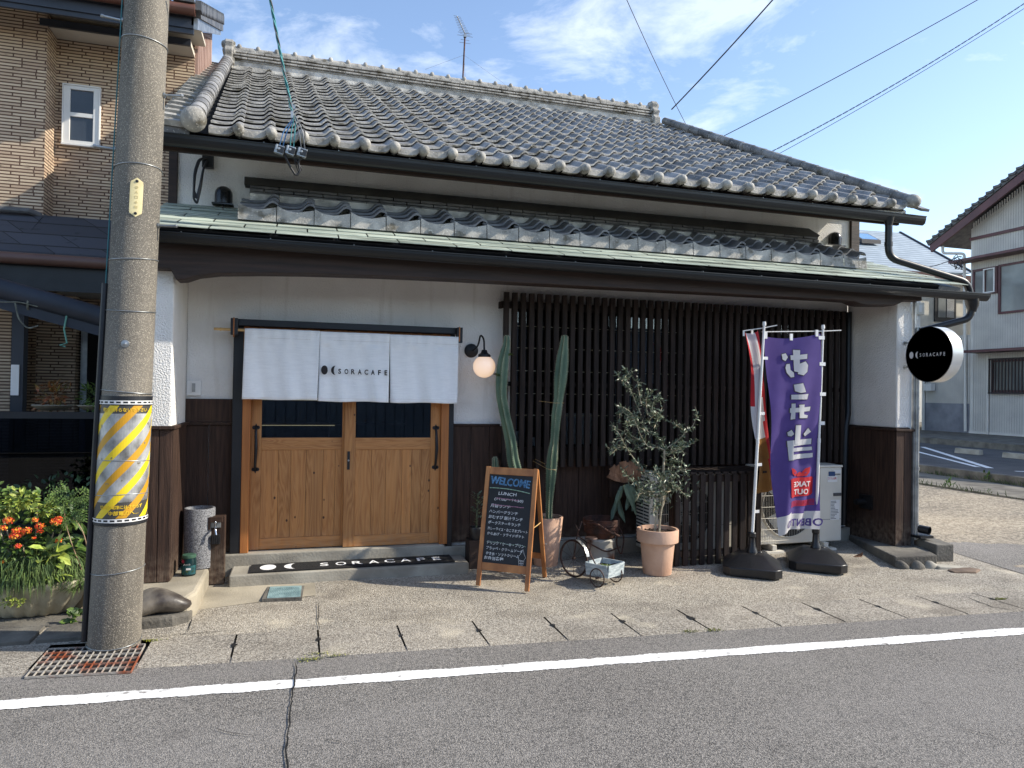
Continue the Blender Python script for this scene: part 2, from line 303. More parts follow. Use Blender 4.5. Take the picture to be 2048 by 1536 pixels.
def brickmat(name, c1, c2, mort, bw, rh, ms, spread=(1,1)):
    m = bpy.data.materials.new(name); m.use_nodes = True; n = m.node_tree.nodes; l = m.node_tree.links; p = n['Principled BSDF']; p.inputs['Roughness'].default_value = .85
    t = n.new('ShaderNodeTexCoord'); s_ = n.new('ShaderNodeSeparateXYZ'); l.new(t.outputs['Object'], s_.inputs[0]); a = n.new('ShaderNodeMath'); a.operation = 'ADD'
    l.new(s_.outputs[0], a.inputs[0]); l.new(s_.outputs[1], a.inputs[1]); c = n.new('ShaderNodeCombineXYZ'); l.new(a.outputs[0], c.inputs[0]); l.new(s_.outputs[2], c.inputs[1])
    b = n.new('ShaderNodeTexBrick'); b.inputs['Scale'].default_value = 1; b.inputs['Brick Width'].default_value = bw; b.inputs['Row Height'].default_value = rh; b.inputs['Mortar Size'].default_value = ms
    b.inputs['Mortar Smooth'].default_value = .15; b.offset = .37; b.offset_frequency = 2; b.squash = 1.6; b.squash_frequency = 3; b.inputs['Bias'].default_value = -.2
    b.inputs['Color1'].default_value = c1; b.inputs['Color2'].default_value = c2; b.inputs['Mortar'].default_value = mort; l.new(c.outputs[0], b.inputs['Vector'])
    col = mul(n, l, b.outputs['Color'], nmask(n, l, t, 11, .62, .72, st=(.6,.6,1.6), det=6), tuple(x*.55 for x in c2[:3])+(1,)); l.new(col, p.inputs['Base Color'])
    bp = n.new('ShaderNodeBump'); bp.invert = True; bp.inputs['Strength'].default_value = .9; bp.inputs['Distance'].default_value = .008; l.new(b.outputs['Fac'], bp.inputs['Height']); l.new(bp.outputs[0], p.inputs['Normal']); return m
M['house_tile'] = brickmat('thin beige wall tile', S(210,188,160), S(178,152,128), S(98,74,60), .19, .0305, .0062)
M['slate'] = brickmat('dark slate roofing', S(70,72,80), S(54,56,62), S(34,35,38), .45, .14, .006)
# ---------------------------------------------------------------- ground
def yst(x, y0): return y0 - .067*x                     # a line running with the street
def zg(x, y):
    z = max(0., min(.085, .047*(y - yst(x, 4.86))))
    if x > 6.2: z = z*max(0, 1-(x-6.2)/2) + max(0, min(.15, (x-6.2)*.04))*min(1, max(0, (y-4.9)/2))
    return z
def slab(name, poly, m, z=0.0, kind='structure'):
    b = MB(); b.add([(x, y, z) for x, y in poly], [tuple(range(len(poly)))]); return b.build(name, m, kind=kind)
slab('ground', [(-300,-300),(300,-300),(300,600),(-300,600)], M['concrete_old'], -.05)
# asphalt street as a gently uneven sheet
b = MB(); b.grid(120, 40, lambda u, v: (-40+80*u, yst(-40+80*u, -4.9+9.40*v+0.02*math.sin(u*97)*(v > .99)+.012*math.sin(u*400)*(v > .99)), .0)); b.build('road', M['asphalt'], kind='structure')
b = MB(); b.grid(2600, 1, lambda u, v: (-14+30*u, yst(-14+30*u, 4.02-.058+.116*v + random.gauss(0,.0028)+.004*math.sin(u*230+v*3)+.003*math.sin(u*517+v)), .004)); b.build('edge_line', M['white_line'], kind='structure')
b = MB(); b.add([(6.02,4.86,.012),(6.6,4.78,.012),(6.66,4.64,.012),(6.1,4.68,.012)], [(0,3,2,1)]); b.build('stop_mark', M['white_line'], kind='structure')
# concrete gutter band with lifting holes
holes = []
hx = [(468,1292),(637,1280),(802,1272),(958,1262),(1106,1252),(1245,1244),(1382,1237),(1512,1227),(1636,1220),(1757,1214),(1872,1206),(1985,1199)]
for x, y in hx:
    d = ray(x, y); p = CAM + d*((.004-1.6)/d.z); holes.append((p.x, p.y))
b = MB()
xs = [-14] + [h[0] for h in holes] + [12]
for i in range(len(xs)-1):
    x0, x1 = xs[i]+.006, xs[i+1]-.006
    if i == 0: segs = [(x0, -1.43), (-.86, x1)]
    else: segs = [(x0, x1)]
    for a, c in segs:
        n_ = max(2, int((c-a)/.12))
        b.at = random.random(); dz = random.uniform(0,.0015)
        for k in range(n_):
            p, q = a+(c-a)*k/n_, a+(c-a)*(k+1)/n_
            b.quad((p, yst(p,4.40), .0004), (q, yst(q,4.40), .0004), (q, yst(q,4.435+.012*math.sin(q*31)+.01*math.sin(q*77)), .004+dz), (p, yst(p,4.435+.012*math.sin(p*31)+.01*math.sin(p*77)), .004+dz))
            lo1 = 4.435+.012*math.sin(p*31)+.01*math.sin(p*77); lo2 = 4.435+.012*math.sin(q*31)+.01*math.sin(q*77)
            b.quad((p, yst(p,lo1), .004+dz), (q, yst(q,lo2), .004+dz), (q, yst(q,4.885), .006+dz), (p, yst(p,4.885), .006+dz))
b.build('gutter_cover', M['gutter_conc'], kind='structure')
b = MB()
for x, y in holes:
    n_ = 14; ph = random.random()*6; sz = random.uniform(.6,1.1); vs = [(x,y,.0106)]
    for k in range(n_):
        a = 2*math.pi*k/n_; rr = 1+.22*math.sin(3*a+ph)+.12*math.sin(5*a)
        vs.append((x+.020*sz*rr*math.cos(a), y+.040*sz*rr*math.sin(a), .0106))
    b.add(vs, [(0,k+1,(k+1)%n_+1) for k in range(n_)])
    for s_ in (1,-1):
        pts = [(x+random.uniform(-.004,.004), y+s_*(.03+.034*k*random.uniform(.5,1))) for k in range(5)]
        for k in range(4):
            wv = .0019*sz*(1-k/5); (ax, ay), (bx, by) = pts[k], pts[k+1]
            b.quad((ax-wv,ay,.0106),(ax+wv,ay,.0106),(bx+wv*.7,by,.0106),(bx-wv*.7,by,.0106))
b.build('gutter_hole', M['void'], kind='structure')
# apron in front of the buildings
b = MB()
X0, X1 = -14, 6.3
b.grid(200, 40, lambda u, v: (X0+(X1-X0)*u, yst(X0+(X1-X0)*u, 4.885)+(6.5-yst(X0+(X1-X0)*u, 4.885))*v, .002+zg(X0+(X1-X0)*u, yst(X0+(X1-X0)*u,4.885)+(6.5-yst(X0+(X1-X0)*u,4.885))*v)+.004*math.sin(u*60)*math.sin(v*7)))
b.build('pavement', M['concrete_agg'], kind='structure')
# sandy strip of concrete near the step, with the left paving slabs
b = MB(); P_ = [(-.66,5.42),(-.15,5.52),(.14,5.56),(.14,5.86),(-.66,5.92)]
b.add([(x,y,.0065+zg(x,y)) for x,y in P_], [tuple(range(5))]); b.build('cement_patch', M['concrete_sand'], kind='structure')
b = MB()
for x0, x1, y0, y1 in ((-3.2,-1.56,5.02,5.30),(-1.53,-1.16,5.02,5.30),(-3.2,-2.4,5.31,6.9),(-2.38,-1.1,5.31,6.9)):
    b.box(x0, x1, y0, y1, -.01, .03)
b.build('paving_slab', M['concrete_old'], kind='structure', bevel=.006)
# crack lines in apron and road
def crack(pts, wd, name, z=.009):
    b = MB(); pp = []; jx = jy = 0
    for (ax, ay), (bx, by) in zip(pts[:-1], pts[1:]):
        n_ = max(2, int(math.hypot(bx-ax, by-ay)/.03))
        for k in range(n_):
            jx = jx*.6+random.uniform(-.005,.005); jy = jy*.6+random.uniform(-.003,.003); pp.append((ax+(bx-ax)*k/n_+jx, ay+(by-ay)*k/n_+jy))
    pp.append(pts[-1]); vs = []; N_ = len(pp); wv = 1
    for i, (x, y) in enumerate(pp):
        ax, ay = pp[max(i-1,0)]; bx, by = pp[min(i+1,N_-1)]; L = math.hypot(bx-ax, by-ay) or 1; nx, ny = -(by-ay)/L, (bx-ax)/L
        wv = wv*.6+.4*random.uniform(.35,1.5); w0 = wd*wv*min(1, i/4+.1, (N_-1-i)/4+.1); z0 = zg(x, y)+z; vs += [(x-nx*w0,y-ny*w0,z0), (x+nx*w0,y+ny*w0,z0)]
    b.add(vs, [(2*i, 2*i+2, 2*i+3, 2*i+1) for i in range(N_-1)])
    return b.build(name, M['void'], kind='structure')
def G(x, y, z=0):
    d = ray(x, y); p = CAM + d*((z-1.6)/d.z); return (p.x, p.y)
crack([G(592,1325),G(588,1365),G(583,1400),G(578,1450),G(573,1536),G(560,1700)], .0045, 'road_crack')
crack([G(637,1205,.02),G(637,1266)], .003, 'pavement_crack')
crack([G(280,1280),G(360,1272),G(470,1263)], .003, 'pavement_crack')
crack([G(385,1242),G(377,1268)], .003, 'pavement_crack')
crack([G(416,1458),G(470,1470),G(520,1475)], .0025, 'road_crack'); crack([G(640,1480),G(700,1492)], .002, 'road_crack')
crack([G(1900,1455),G(2048,1490)], .0028, 'road_crack'); crack([G(1930,1195),G(1985,1216),G(2047,1225)], .004, 'road_crack')
# tufts of moss in the gutter seam
b = MB()
for cx, cy in ((612,1322),(672,1313),(628,1320),(640,1309),(1380,1265),(1020,1203),(304,1283),(2000,1200),(1425,1262)):
    x, y = G(cx, cy)
    for k in range(60):
        px, py = x+random.gauss(0,.035), y+random.gauss(0,.012)
        b.leaf((px,py,.004), (random.uniform(-1,1),random.uniform(-1,1),1.2), (1,0,0), random.uniform(.006,.02), .005)
o = b.build('moss', mat('bright moss', S(190,190,70), S(120,140,50), 30, .8, rnd=.3), kind='stuff'); o['label'] = 'small moss tufts in the seam between road and gutter'; o['category'] = 'moss'

# ---- lot to the right
b = MB(); b.grid(40, 60, lambda u, v: (6.3+3.72*u, 5.0+30*v*v, zg(6.3+3.72*u, 5.0+30*v*v)+.006*math.sin(u*17)*math.sin(v*40)))
b.build('gravel_lot', M['gravel'], kind='structure')
b = MB()
def yb(x): return 5.96-.17*(x-6.3)
b.grid(160, 12, lambda u, v: (6.3+9*u, yst(6.3+9*u,4.3)+(yb(6.3+9*u)+.04*math.sin(u*40)+.03*math.sin(u*133)-yst(6.3+9*u,4.3))*v, .005+zg(6.3+9*u, yst(6.3+9*u,4.3)+(yb(6.3+9*u)-yst(6.3+9*u,4.3))*v)))
b.build('road', M['asphalt'], kind='structure')
b = MB(); b.box(10.0, 10.06, 5.2, 40, -.04, .175); b.box(10.06, 11.5, 5.2, 40, -.04, .165); b.build('path', M['concrete_old'], kind='structure')
b = MB(); b.box(11.5, 11.66, 5.2, 40, -.04, .31); b.build('kerb', M['concrete_old'], kind='structure', bevel=.01)
slab('car_park', [(11.66,4.4),(17.3,4.2),(17.3,40),(11.66,40)], M['tarmac_dark'], .30)
b = MB(); b.box(17.3, 17.5, 4, 60, -.04, .46); b.box(17.5, 60, 4, 60, -.04, .45); b.build('sidewalk', M['concrete_old'], kind='structure')
b = MB()
def stripe(p, q, wd, z=.304):
    d = Vector((q[0]-p[0], q[1]-p[1], 0)).normalized(); n_ = Vector((-d.y, d.x, 0))*wd/2
    b.add([V3(*p,z)-n_, V3(*q,z)-n_, V3(*q,z)+n_, V3(*p,z)+n_], [(0,1,2,3)])
stripe((15.84,14.94),(12.44,10.22),.13); stripe((14.33,13.7),(12.38,10.42),.11,.3045); stripe((13.3,9.2),(12.4,9.7),.1)
b.build('parking_line', M['white_line'], kind='structure')
def wheel_stop(y, lab, grp='concrete wheel stops in the car park'):
    t = thing('wheel_stop', lab, 'wheel stop', (15.1,y,.3), grp)
    b = MB(); b.prism([(-.075,0),(.075,0),(.05,.12),(-.05,.12)], (-.32,.32), lambda u,v,e: (15.1+u+.0*e, y+e, .3+v)); b.build('stop_block', M['concrete'], t, bevel=.01)
    b = MB(); [b.box(15.04,15.16,y+s-.03,y+s+.03,.42,.424) for s in (-.25,.25)]; b.build('bolt_plate', M['silver'], t)
wheel_stop(12.95, 'grey concrete wheel stop beside the painted V in the dark car park')
wheel_stop(11.75, 'grey concrete wheel stop cut by the right edge of the photo')
# little weeds along the kerb
def weed(x, y, z, h, lab, m='leaf_green', n_=26, name='weed'):
    b = MB()
    for k in range(n_):
        hh = random.uniform(.15,1)*h; a = random.uniform(0,6.28)
        b.at = random.random(); b.leaf((x+random.gauss(0,.03), y+random.gauss(0,.03), z+hh*.7*random.random()), (math.cos(a)*.6, math.sin(a)*.6, random.uniform(.3,1.4)), (0,0,1), hh*.5, hh*.13)
    return tag(b.build(name, M[m]), lab, 'weed')
weed(10.02,8.95,.15,.24,'bright green weed at the edge of the gravel lot')
weed(10.05,8.3,.15,.12,'low sprawling green weed further right along the gravel edge')
weed(11.45,9.45,.16,.22,'green spiky weed under the car park kerb')
b = MB()
for k in range(420):
    y = random.uniform(7.4,12); x = random.choice((11.45,11.45,9.97)); hh = random.uniform(.02,.13)
    b.leaf((x+random.gauss(0,.015), y, .155), (random.gauss(0,.4),random.gauss(0,.4),1), (1,0,0), hh, .012)
o = b.build('dry_grass', M['grass'], kind='stuff'); o['label'] = 'dry grass growing along the low kerb beside the gravel lot'; o['category'] = 'grass'

# ---------------------------------------------------------------- cafe building
YD, YF = 6.30, 5.63
XL0, XL1, XR0, XR1 = -1.04, -.89, 5.64, 5.81
cafe = thing('cafe_building', 'low white and dark brown cafe with grey tiled roof and copper lean-to', 'building', (2.4, 6.3, 0))
D0, D1, DT = -.451, 1.273, 2.13          # door hole
W0, W1, WB, WT = 1.86, 5.40, 1.02, 2.44  # window hole
b = MB(); T = 6.42
b.box(XL1, D0, YD, T, 1.50, 2.80); b.box(D0, D1, YD, T, DT, 2.80); b.box(D1, W0, YD, T, 1.295, 2.80)
b.box(W0, W1, YD, T, WT, 2.80); b.box(W1, XR0, YD, T, 1.295, 2.80)
b.box(-1.0, 5.76, YD, T, 2.80, 3.72)
o = b.build('wall', M['stucco'], cafe)
b = MB(); b.box(XL1, D0, YD, T, .0, 1.50); b.box(D1, W0, YD, T, 0, 1.295); b.box(W0, W1, YD, T, 0, WB); b.box(W1, XR0, YD, T, 0, 1.295)
b.box(5.68, 5.80, T, 13.2, 0, 3.5); b.box(-1.03, -.93, T, 13.2, 0, 3.5); b.box(-.93, 5.68, 13.0, 13.2, 0, 3.5)
b.build('wall', M['stucco'], cafe)
b = MB()                                  # gables
b.prism([(6.42,3.5),(13.2,3.5),(9.6,5.45)], (5.20,5.30), lambda u,v,e: (e,u,v)); b.prism([(6.42,3.5),(13.2,3.5),(9.6,5.45)], (-.98,-.90), lambda u,v,e: (e,u,v)); b.build('gable', M['stucco'], cafe)
# wing walls
for nm, x0, x1 in (('left', XL0, XL1), ('right', XR0, XR1)):
    b = MB(); b.box(x0, x1, YF, YD, 1.30, 2.62); b.build('wing_wall', M['stucco_rough'], cafe, bevel=.012)
# wainscot boards
def boards(b, x0, x1, y0, y1, z0, z1, pit=.165, along='x', gap=.004):
    n_ = max(1, round(((x1-x0) if along == 'x' else (y1-y0))/pit))
    for i in range(n_):
        b.at = random.random()
        if along == 'x': a, c = x0+(x1-x0)*i/n_, x0+(x1-x0)*(i+1)/n_; b.box(a+gap/2, c-gap/2, y0, y1, z0, z1)
        else: a, c = y0+(y1-y0)*i/n_, y0+(y1-y0)*(i+1)/n_; b.box(x0, x1, a+gap/2, c-gap/2, z0, z1)
b = MB()
boards(b, XL1, D0-.08, YD-.02, YD-.002, .22, 1.285); b.box(XL1, D0-.08, YD-.026, YD-.003, 1.31, 1.50); b.cut()
boards(b, D1+.045, W0-.02, YD-.02, YD-.002, .235, 1.28); b.cut(); boards(b, W0-.02, XR0-.03, YD-.02, YD-.002, .235, .99, .24)
b.build('wainscot', M['brown_wood'], cafe, bevel=.003)
b = MB()
boards(b, XL0-.012, XL1+.012, YF-.014, YF-.002, .19, 1.285, .09); boards(b, XL1+.002, XL1+.014, YF, YD-.03, .19, 1.285, .16, 'y'); b.box(XL0, XL1, YF, YD, 0.05, 1.30); b.cut()
boards(b, XR0-.012, XR1+.012, YF-.014, YF-.002, .135, 1.265, .09); boards(b, XR0-.014, XR0-.002, YF, YD-.03, .135, 1.265, .33, 'y'); boards(b, XR1+.002, XR1+.014, YF, YD, .135, 1.265, .3, 'y')
b.box(XR0, XR1, YF, YD, .05, 1.30)
b.build('wainscot', M['brown_wood'], cafe, bevel=.003)
b = MB()
b.box(XL1+.02, D0-.08, YD-.04, YD-.027, 1.287, 1.309); b.cut(); b.box(D1+.045, W0-.10, YD-.032, YD-.001, 1.281, 1.30); b.cut()
b.box(XL0-.03, XL1+.03, YF-.035, YF-.003, 1.287, 1.312); b.box(XL1+.001, XL1+.03, YF-.002, YD-.04, 1.287, 1.312); b.cut()
b.box(XR0-.03, XR1+.03, YF-.035, YF-.003, 1.267, 1.29); b.box(XR0-.03, XR0-.001, YF-.002, YD-.04, 1.267, 1.29)
b.build('dado_cap', M['brown_wood'], cafe, bevel=.003)
# footing, door sill and step
b = MB(); b.box(-.66, 5.62, 6.20, YD-.021, -.02, .215); b.box(-.60, 1.25, 6.195, 6.36, -.02, .236); b.build('footing', M['concrete'], cafe, bevel=.012)
# corner posts of upper wall, header
b = MB(); b.box(-1.05, -.985, YD-.03, YD+.1, 2.95, 3.62); b.cut(); b.box(5.655, 5.762, YD-.03, YD+.13, 3.0, 3.62); b.box(5.20,5.66,YD-.02,YD-.001,3.5,3.62)
b.build('corner_post', M['brown_beam'], cafe, bevel=.004)
# arched beam carried by the wing walls
pb = [(-1.06,2.70),(-1.06,2.43),(-.90,2.43),(-.86,2.355),(-.80,2.362),(-.72,2.395),(-.58,2.42),(-.3,2.44),(0,2.455),(.55,2.472),(1.14,2.482),(2.44,2.492),(3.93,2.505),(4.8,2.512),(5.02,2.508),(5.10,2.485),(5.17,2.478),(5.50,2.492),(5.56,2.515),(5.62,2.545),(5.83,2.552),(5.83,2.70)]
b = MB(); b.prism(pb[::-1], (5.52, 5.69), lambda u,v,e: (u,e,v)); b.build('beam', M['brown_beam'], cafe, bevel=.008)
b = MB(); b.box(-1.04, 5.82, 5.69, YD-.001, 2.64, 2.69); b.build('ceiling', M['brown_beam'], cafe)
# ---- lower copper roof: lapped strips, tile strip, wall flashing
slope_l = (3.085-2.695)/(6.3-5.33)
def zl(y): return 2.695 + (y-5.33)*slope_l
b = MB(); rows = 7
for i in range(rows):
    y0, y1 = 5.33+i*.97/rows, 5.33+(i+1)*.97/rows
    xl = -1.07; e0 = 6.20-.40*(i)/rows; e1 = 6.20-.40*(i+1)/rows
    x = xl - (i%2)*.22
    while x < e0:
        a, c = max(xl, x), min(x+.44, e0); c1 = min(x+.44, e1)
        b.at = random.random()
        if c > a+.01:
            th = .006; lift = .009+.003*random.random()
            b.add([(a+.005,y0,zl(y0)+lift),(c-.005,y0,zl(y0)+lift),(max(a,c1)-.005,y1+.02,zl(y1+.02)),(a+.005,y1+.02,zl(y1+.02)),(a+.005,y0,zl(y0)+lift-.006),(c-.005,y0,zl(y0)+lift-.006)], [(0,1,2,3),(4,5,1,0)])
        x += .44
low = b.build('copper_roof', M['copper'], cafe)
b = MB(); b.prism([(5.345,2.682),(6.3,3.06),(6.3,2.76),(5.7,2.69),(5.40,2.645)], (-1.06,5.86), lambda u,v,e: (e,u,v)); b.prism([(5.36,2.675),(6.29,3.03),(6.29,2.95),(5.36,2.645)], (5.86,5.99), lambda u,v,e: (e+(.14 if u<6 else -.06)*(e>5.9),u,v)); b.build('roof_board', M['black'], cafe)
def bend(pts, r, n_=6, k=.5):
    out = []; pts = [Vector(p) for p in pts]
    for i, p in enumerate(pts):
        if i in (0, len(pts)-1): out.append(p); continue
        a = (pts[i-1]-p); c = (pts[i+1]-p); q = min(r, a.length*.45, c.length*.45); a.normalize(); c.normalize()
        s0, s1 = p+a*q, p+c*q
        for j in range(n_+1):
            t = j/n_; out.append(s0*(1-t)**2 + p*2*t*(1-t) + s1*t*t)
    return out
M['flashing'] = mat('dark grey flashing', S(60,58,52), S(44,42,38), 5, .7, .3, 30)
M['hood'] = mat('glossy black hood', S(22,23,26), S(18,19,21), 5, .22)
# ---- curved tile strip on the copper roof
def prof_tile(u):       # height of a wavy tile across its width, 0..1: flat trough, then a narrow roll
    if u < .58: t = u/.58; return .006*(2*t-1)**2
    if u < .86: t = (u-.58)/.28; return .006*(1-t)+.052*t*t*(3-2*t)
    t = (u-.86)/.14; return .052-.016*t*t
def tile_rows(b, x0, pitch, ncol, y0, yst_, z0, zst, nrow, skew=0, lift=.022, xmax=None, A=1.0, uN=14, jit=.004, front=0, th=.016):
    for r in range(nrow):
        for c in range(ncol):
            ya, yb_ = y0+r*yst_, y0+(r+1)*yst_+.05; za, zb = z0+r*zst, z0+(r+1)*zst+.05*zst/yst_
            xa = x0+c*pitch+skew*(ya-y0); xb = x0+c*pitch+skew*(yb_-y0)
            if xmax and xa+pitch*.8 > xmax(ya): continue
            b.at = random.random(); dz = random.uniform(0,jit); vs = []; dy = random.uniform(-.007,.007); tl = random.uniform(-.003,.003)
            for k in range(uN+1):
                u = k/uN; h = prof_tile(u)*A; X_ = (u*1.03)*pitch; q = dz+tl*(u-.5)
                vs += [(xa+X_, ya+dy, za+h+lift+q), (xb+X_, yb_, zb+h+.002), (xa+X_, ya+dy, za+h+lift+q-th), (xb+X_, yb_, zb+h-.012)]
            fs = [(4*k, 4*k+4, 4*k+5, 4*k+1) for k in range(uN)]+[(4*k+3, 4*k+7, 4*k+6, 4*k+2) for k in range(uN)]
            i = 4*uN; fs += [(i+1, i, i+2, i+3), (0, 1, 3, 2)]
            ff = [(4*k+2, 4*k+6, 4*k+4, 4*k) for k in range(uN)]
            b.add(vs, fs)
            if front: b.mi = 1
            b.add(vs, ff); b.mi = 0
b = MB(); tile_rows(b, -.475, .2772, 21, 5.735, .14, 2.940, .060, 3, lift=.030, A=1.25, th=.018)
strip = b.build('tile_strip', M['tile_dark'], cafe, smooth=True, angle=35)
b = MB()                                   # deep front edge tiles with wavy top
for c in range(21):
    x = -.475+c*.2772; n_ = 12; b.at = random.random(); pts = []
    for k in range(n_+1):
        u = k/n_; pts.append((x+.003+u*.271, 2.952+.050*math.exp(-u*5.5)*(1 if u > .02 else .8)+.028*max(0,u-.55)/.45))
    zb_ = 2.868
    for k in range(n_):
        (xa, za), (xb, zb2) = pts[k], pts[k+1]
        b.add([(xa,5.712,zb_),(xb,5.712,zb_),(xb,5.722,zb2),(xa,5.722,za),(xa,5.74,za+.004),(xb,5.74,zb2+.004)], [(0,1,2,3),(3,2,5,4)])
b.box(-.475,-.468,5.712,6.15,2.868,2.96)
b.build('eave_tile', M['tile_light'], strip, smooth=True, angle=30)
b = MB(); b.box(-.42, 5.34, 6.12, 6.18, 3.04, 3.175); b.build('mortar', M['mortar'], strip)
b = MB()
for r in range(3):
    x = -.43-.12*(r%2); z = 3.172+r*.03
    while x < 5.16:
        b.at = random.random(); a = max(x,-.43); b.box(a+.004, min(x+.235,5.16)-.004, 6.16+.014*r+random.uniform(-.003,.003), 6.285, z+.006, z+.029); x += .235
b.build('flat_tile', M['tile_dark'], strip, bevel=.003)
b = MB(); b.prism([(-.47,3.262),(5.16,3.262),(5.18,3.285),(5.04,3.345),(-.47,3.325)], (6.185,6.299), lambda u,v,e: (u,e,v)); b.build('flashing', M['flashing'], cafe, bevel=.004)
# ---- main roof

ex0, pitch = -.668, .2269; EY, EZ = 5.53, 3.442; RY, RZ = 9.55, 5.60
NR = 20; ys_ = (RY-EY)/NR; zs_ = (RZ-EZ)/NR; SK = -.054
def xr(y): return 5.69 + (y-EY)*(-.178)
b = MB(); tile_rows(b, ex0, pitch, 28, EY, ys_, EZ, zs_, NR, skew=SK, lift=.034, xmax=lambda y: xr(y)+.10, jit=.008, front=1)
roof = b.build('roof', [M['tile'], M['tile_light']], cafe, smooth=True, angle=35)
b = MB(); b.add([(-.86,EY+.03,EZ-.008),(5.66,EY+.03,EZ-.008),(4.98,RY,RZ-.008),(-.90,RY,RZ-.008)], [(0,1,2,3)]); b.build('shade_underlay', M['void'], roof)  # black sheet added under the tiles, its colour painting shade into the gaps
b = MB()                                   # back slope, plain
b.add([(-.95,RY,RZ),(5.2,RY,RZ),(5.7,13.8,3.45),(-.95,13.8,3.45)], [(0,1,2,3)]); b.build('roof', M['tile'], cafe)
b = MB(); b.prism([(EY+.06,EZ-.035),(RY,RZ-.03),(RY,RZ-.16),(YD,3.60),(5.72,3.465),(EY+.06,3.41)], (-.90,5.22), lambda u,v,e: (e,u,v))
b.add([(5.22,EY+.06,EZ-.035),(5.69,EY+.06,EZ+.0),(5.02,RY,RZ-.0),(4.9,RY,RZ-.02),(5.22,EY+.06,3.38),(5.69,EY+.06,3.38)], [(0,1,2,3),(4,5,1,0),(1,5,2)])
b.build('roof_board', M['stucco'], cafe)
b = MB(); b.box(-1.06, 5.68, 5.66, 5.69, 3.315, 3.465); b.box(-1.06,5.68,5.69,5.78,3.455,3.47); b.build('fascia', M['brown_beam'], cafe)
b = MB(); b.prism([(5.61,3.44),(5.67,3.34),(5.91,3.45),(7.6,4.38),(7.6,4.5),(5.61,3.48)], (5.64,5.70), lambda u,v,e: (e-.12*(u-5.5),u,v)); b.build('barge_board', M['brown_beam'], cafe, bevel=.004)
# eave edge tiles: curved lip and round knobs
b = MB()
for c in range(28):
    x = ex0+c*pitch
    if x+pitch*.8 > xr(EY)+.03: continue
    n_ = 12; b.at = random.random()
    for k in range(n_):
        u0, u1 = k/n_, (k+1)/n_; h0, h1 = prof_tile(u0), prof_tile(u1)
        b.add([(x+u0*pitch,EY-.012,EZ+h0-.014),(x+u1*pitch,EY-.012,EZ+h1-.014),(x+u1*pitch,EY-.012,EZ+h1+.024),(x+u0*pitch,EY-.012,EZ+h0+.024),(x+u0*pitch,EY+.06,EZ+h0+.028),(x+u1*pitch,EY+.06,EZ+h1+.028),(x+u0*pitch,EY+.03,EZ+h0-.014),(x+u1*pitch,EY+.03,EZ+h1-.014)], [(0,1,2,3),(3,2,5,4),(6,7,1,0)])
eave = b.build('eave_tile', M['tile_light'], roof, smooth=True, angle=35)
for c in range(27):
    x = ex0+(c+.9)*pitch
    b = MB(); b.at = random.random(); b.lathe([(.0,-.036),(.016,-.034),(.030,-.024),(.039,-.008),(.041,.008),(.038,.03),(.036,.10)], (x, EY-.028, EZ+.034), 18, ax=(0,1,.0)); b.build('eave_knob', M['tile_light'], roof, smooth=True)
# verge rolls made of overlapping round tiles
def roll(pts, r, seg, name='verge_roll', cap=None, m='tile'):
    p0, p1 = Vector(pts[0]), Vector(pts[1]); L = (p1-p0).length; d = (p1-p0)/L; n_ = int(L/seg); b = MB()
    for i in range(n_):
        q = p0+d*(i*seg); b.at = random.random()
        b.lathe([(r*.8,0),(r*1.03,0),(r*1.05,.004),(r*.99,.03),(r*.93,seg*1.1)], q, 18, ax=d)
    o = b.build(name, M[m], roof, smooth=True, angle=45)
    if cap:
        b = MB(); b.lathe([(0,-.055),(cap*.5,-.048),(cap*.85,-.028),(cap,0),(cap,.03),(cap*.9,.06)], p0-d*.02, 22, ax=d); b.build('round_end_tile', M['tile_light'], roof, smooth=True)
roll(((-.767,5.515,3.515),(-.93,9.42,5.655)), .066, .215, cap=.088)
roll(((5.715,5.53,3.525),(4.99,9.42,5.665)), .052, .215, cap=.066)
# sleeve tiles on the left verge, and the small ones beyond the right roll
b = MB()
for i in range(21):
    t = i/21; y = 5.55+3.85*t; z = 3.49+2.11*t; x = -.80-.16*t; b.at = random.random()
    b.obox((x-.115,y,z-.004), (.105,.0,-.006), (0,.014,.008), (0,-.010,.018)); b.obox((x-.115,y+.09,z+.036), (.10,0,-.006), (0,.09,.048), (0,-.004,.007)); b.ball((x-.218,y-.002,z-.005), .017, 8)
b.build('sleeve_tile', M['tile_light'], roof)
b = MB(); b.box(-1.06,-.80,5.56,5.59,3.39,3.47)
for i in range(18):
    t = i/18; b.at = random.random(); b.obox((5.80-.70*t, 5.57+3.85*t, 3.485+2.11*t), (.05,0,0), (0,.105,.057), (0,-.006,.011))
b.build('sleeve_tile', M['tile'], roof)
# ridge: mortar, three courses, round cap with collars, end tiles
rx0, rx1 = -.91, 4.95
rg = MB(); rg.box(rx0+.02, rx1-.02, RY-.075, RY+.075, RZ-.02, RZ+.115); ridge = rg.build('ridge', M['mortar'], roof)
b = MB()
for r in range(3):
    x = rx0-.09*(r%2); z = RZ+.095+r*.045; o_ = .105-.014*r
    while x < rx1:
        b.at = random.random(); b.box(max(x,rx0)+.005, min(x+.20,rx1)-.005, RY-o_-.006*random.random(), RY+o_, z+.008+.004*random.random(), z+.032); x += .20
    b.box(rx0, rx1, RY-o_+.02, RY+o_-.02, z-.014, z+.004)
b.build('ridge_course', M['tile_light'], ridge, bevel=.004)
b = MB(); x = rx0
while x < rx1-.1:
    b.at = random.random(); b.lathe([(.058,0),(.056,.226)], (x,RY,RZ+.235), 16, ax=(1,0,0)); b.ball((x+.1,RY-.035,RZ+.278), .030, 12, 1, 1, 1.25); x += .2224
b.build('ridge_cap', M['tile_light'], ridge, smooth=True)
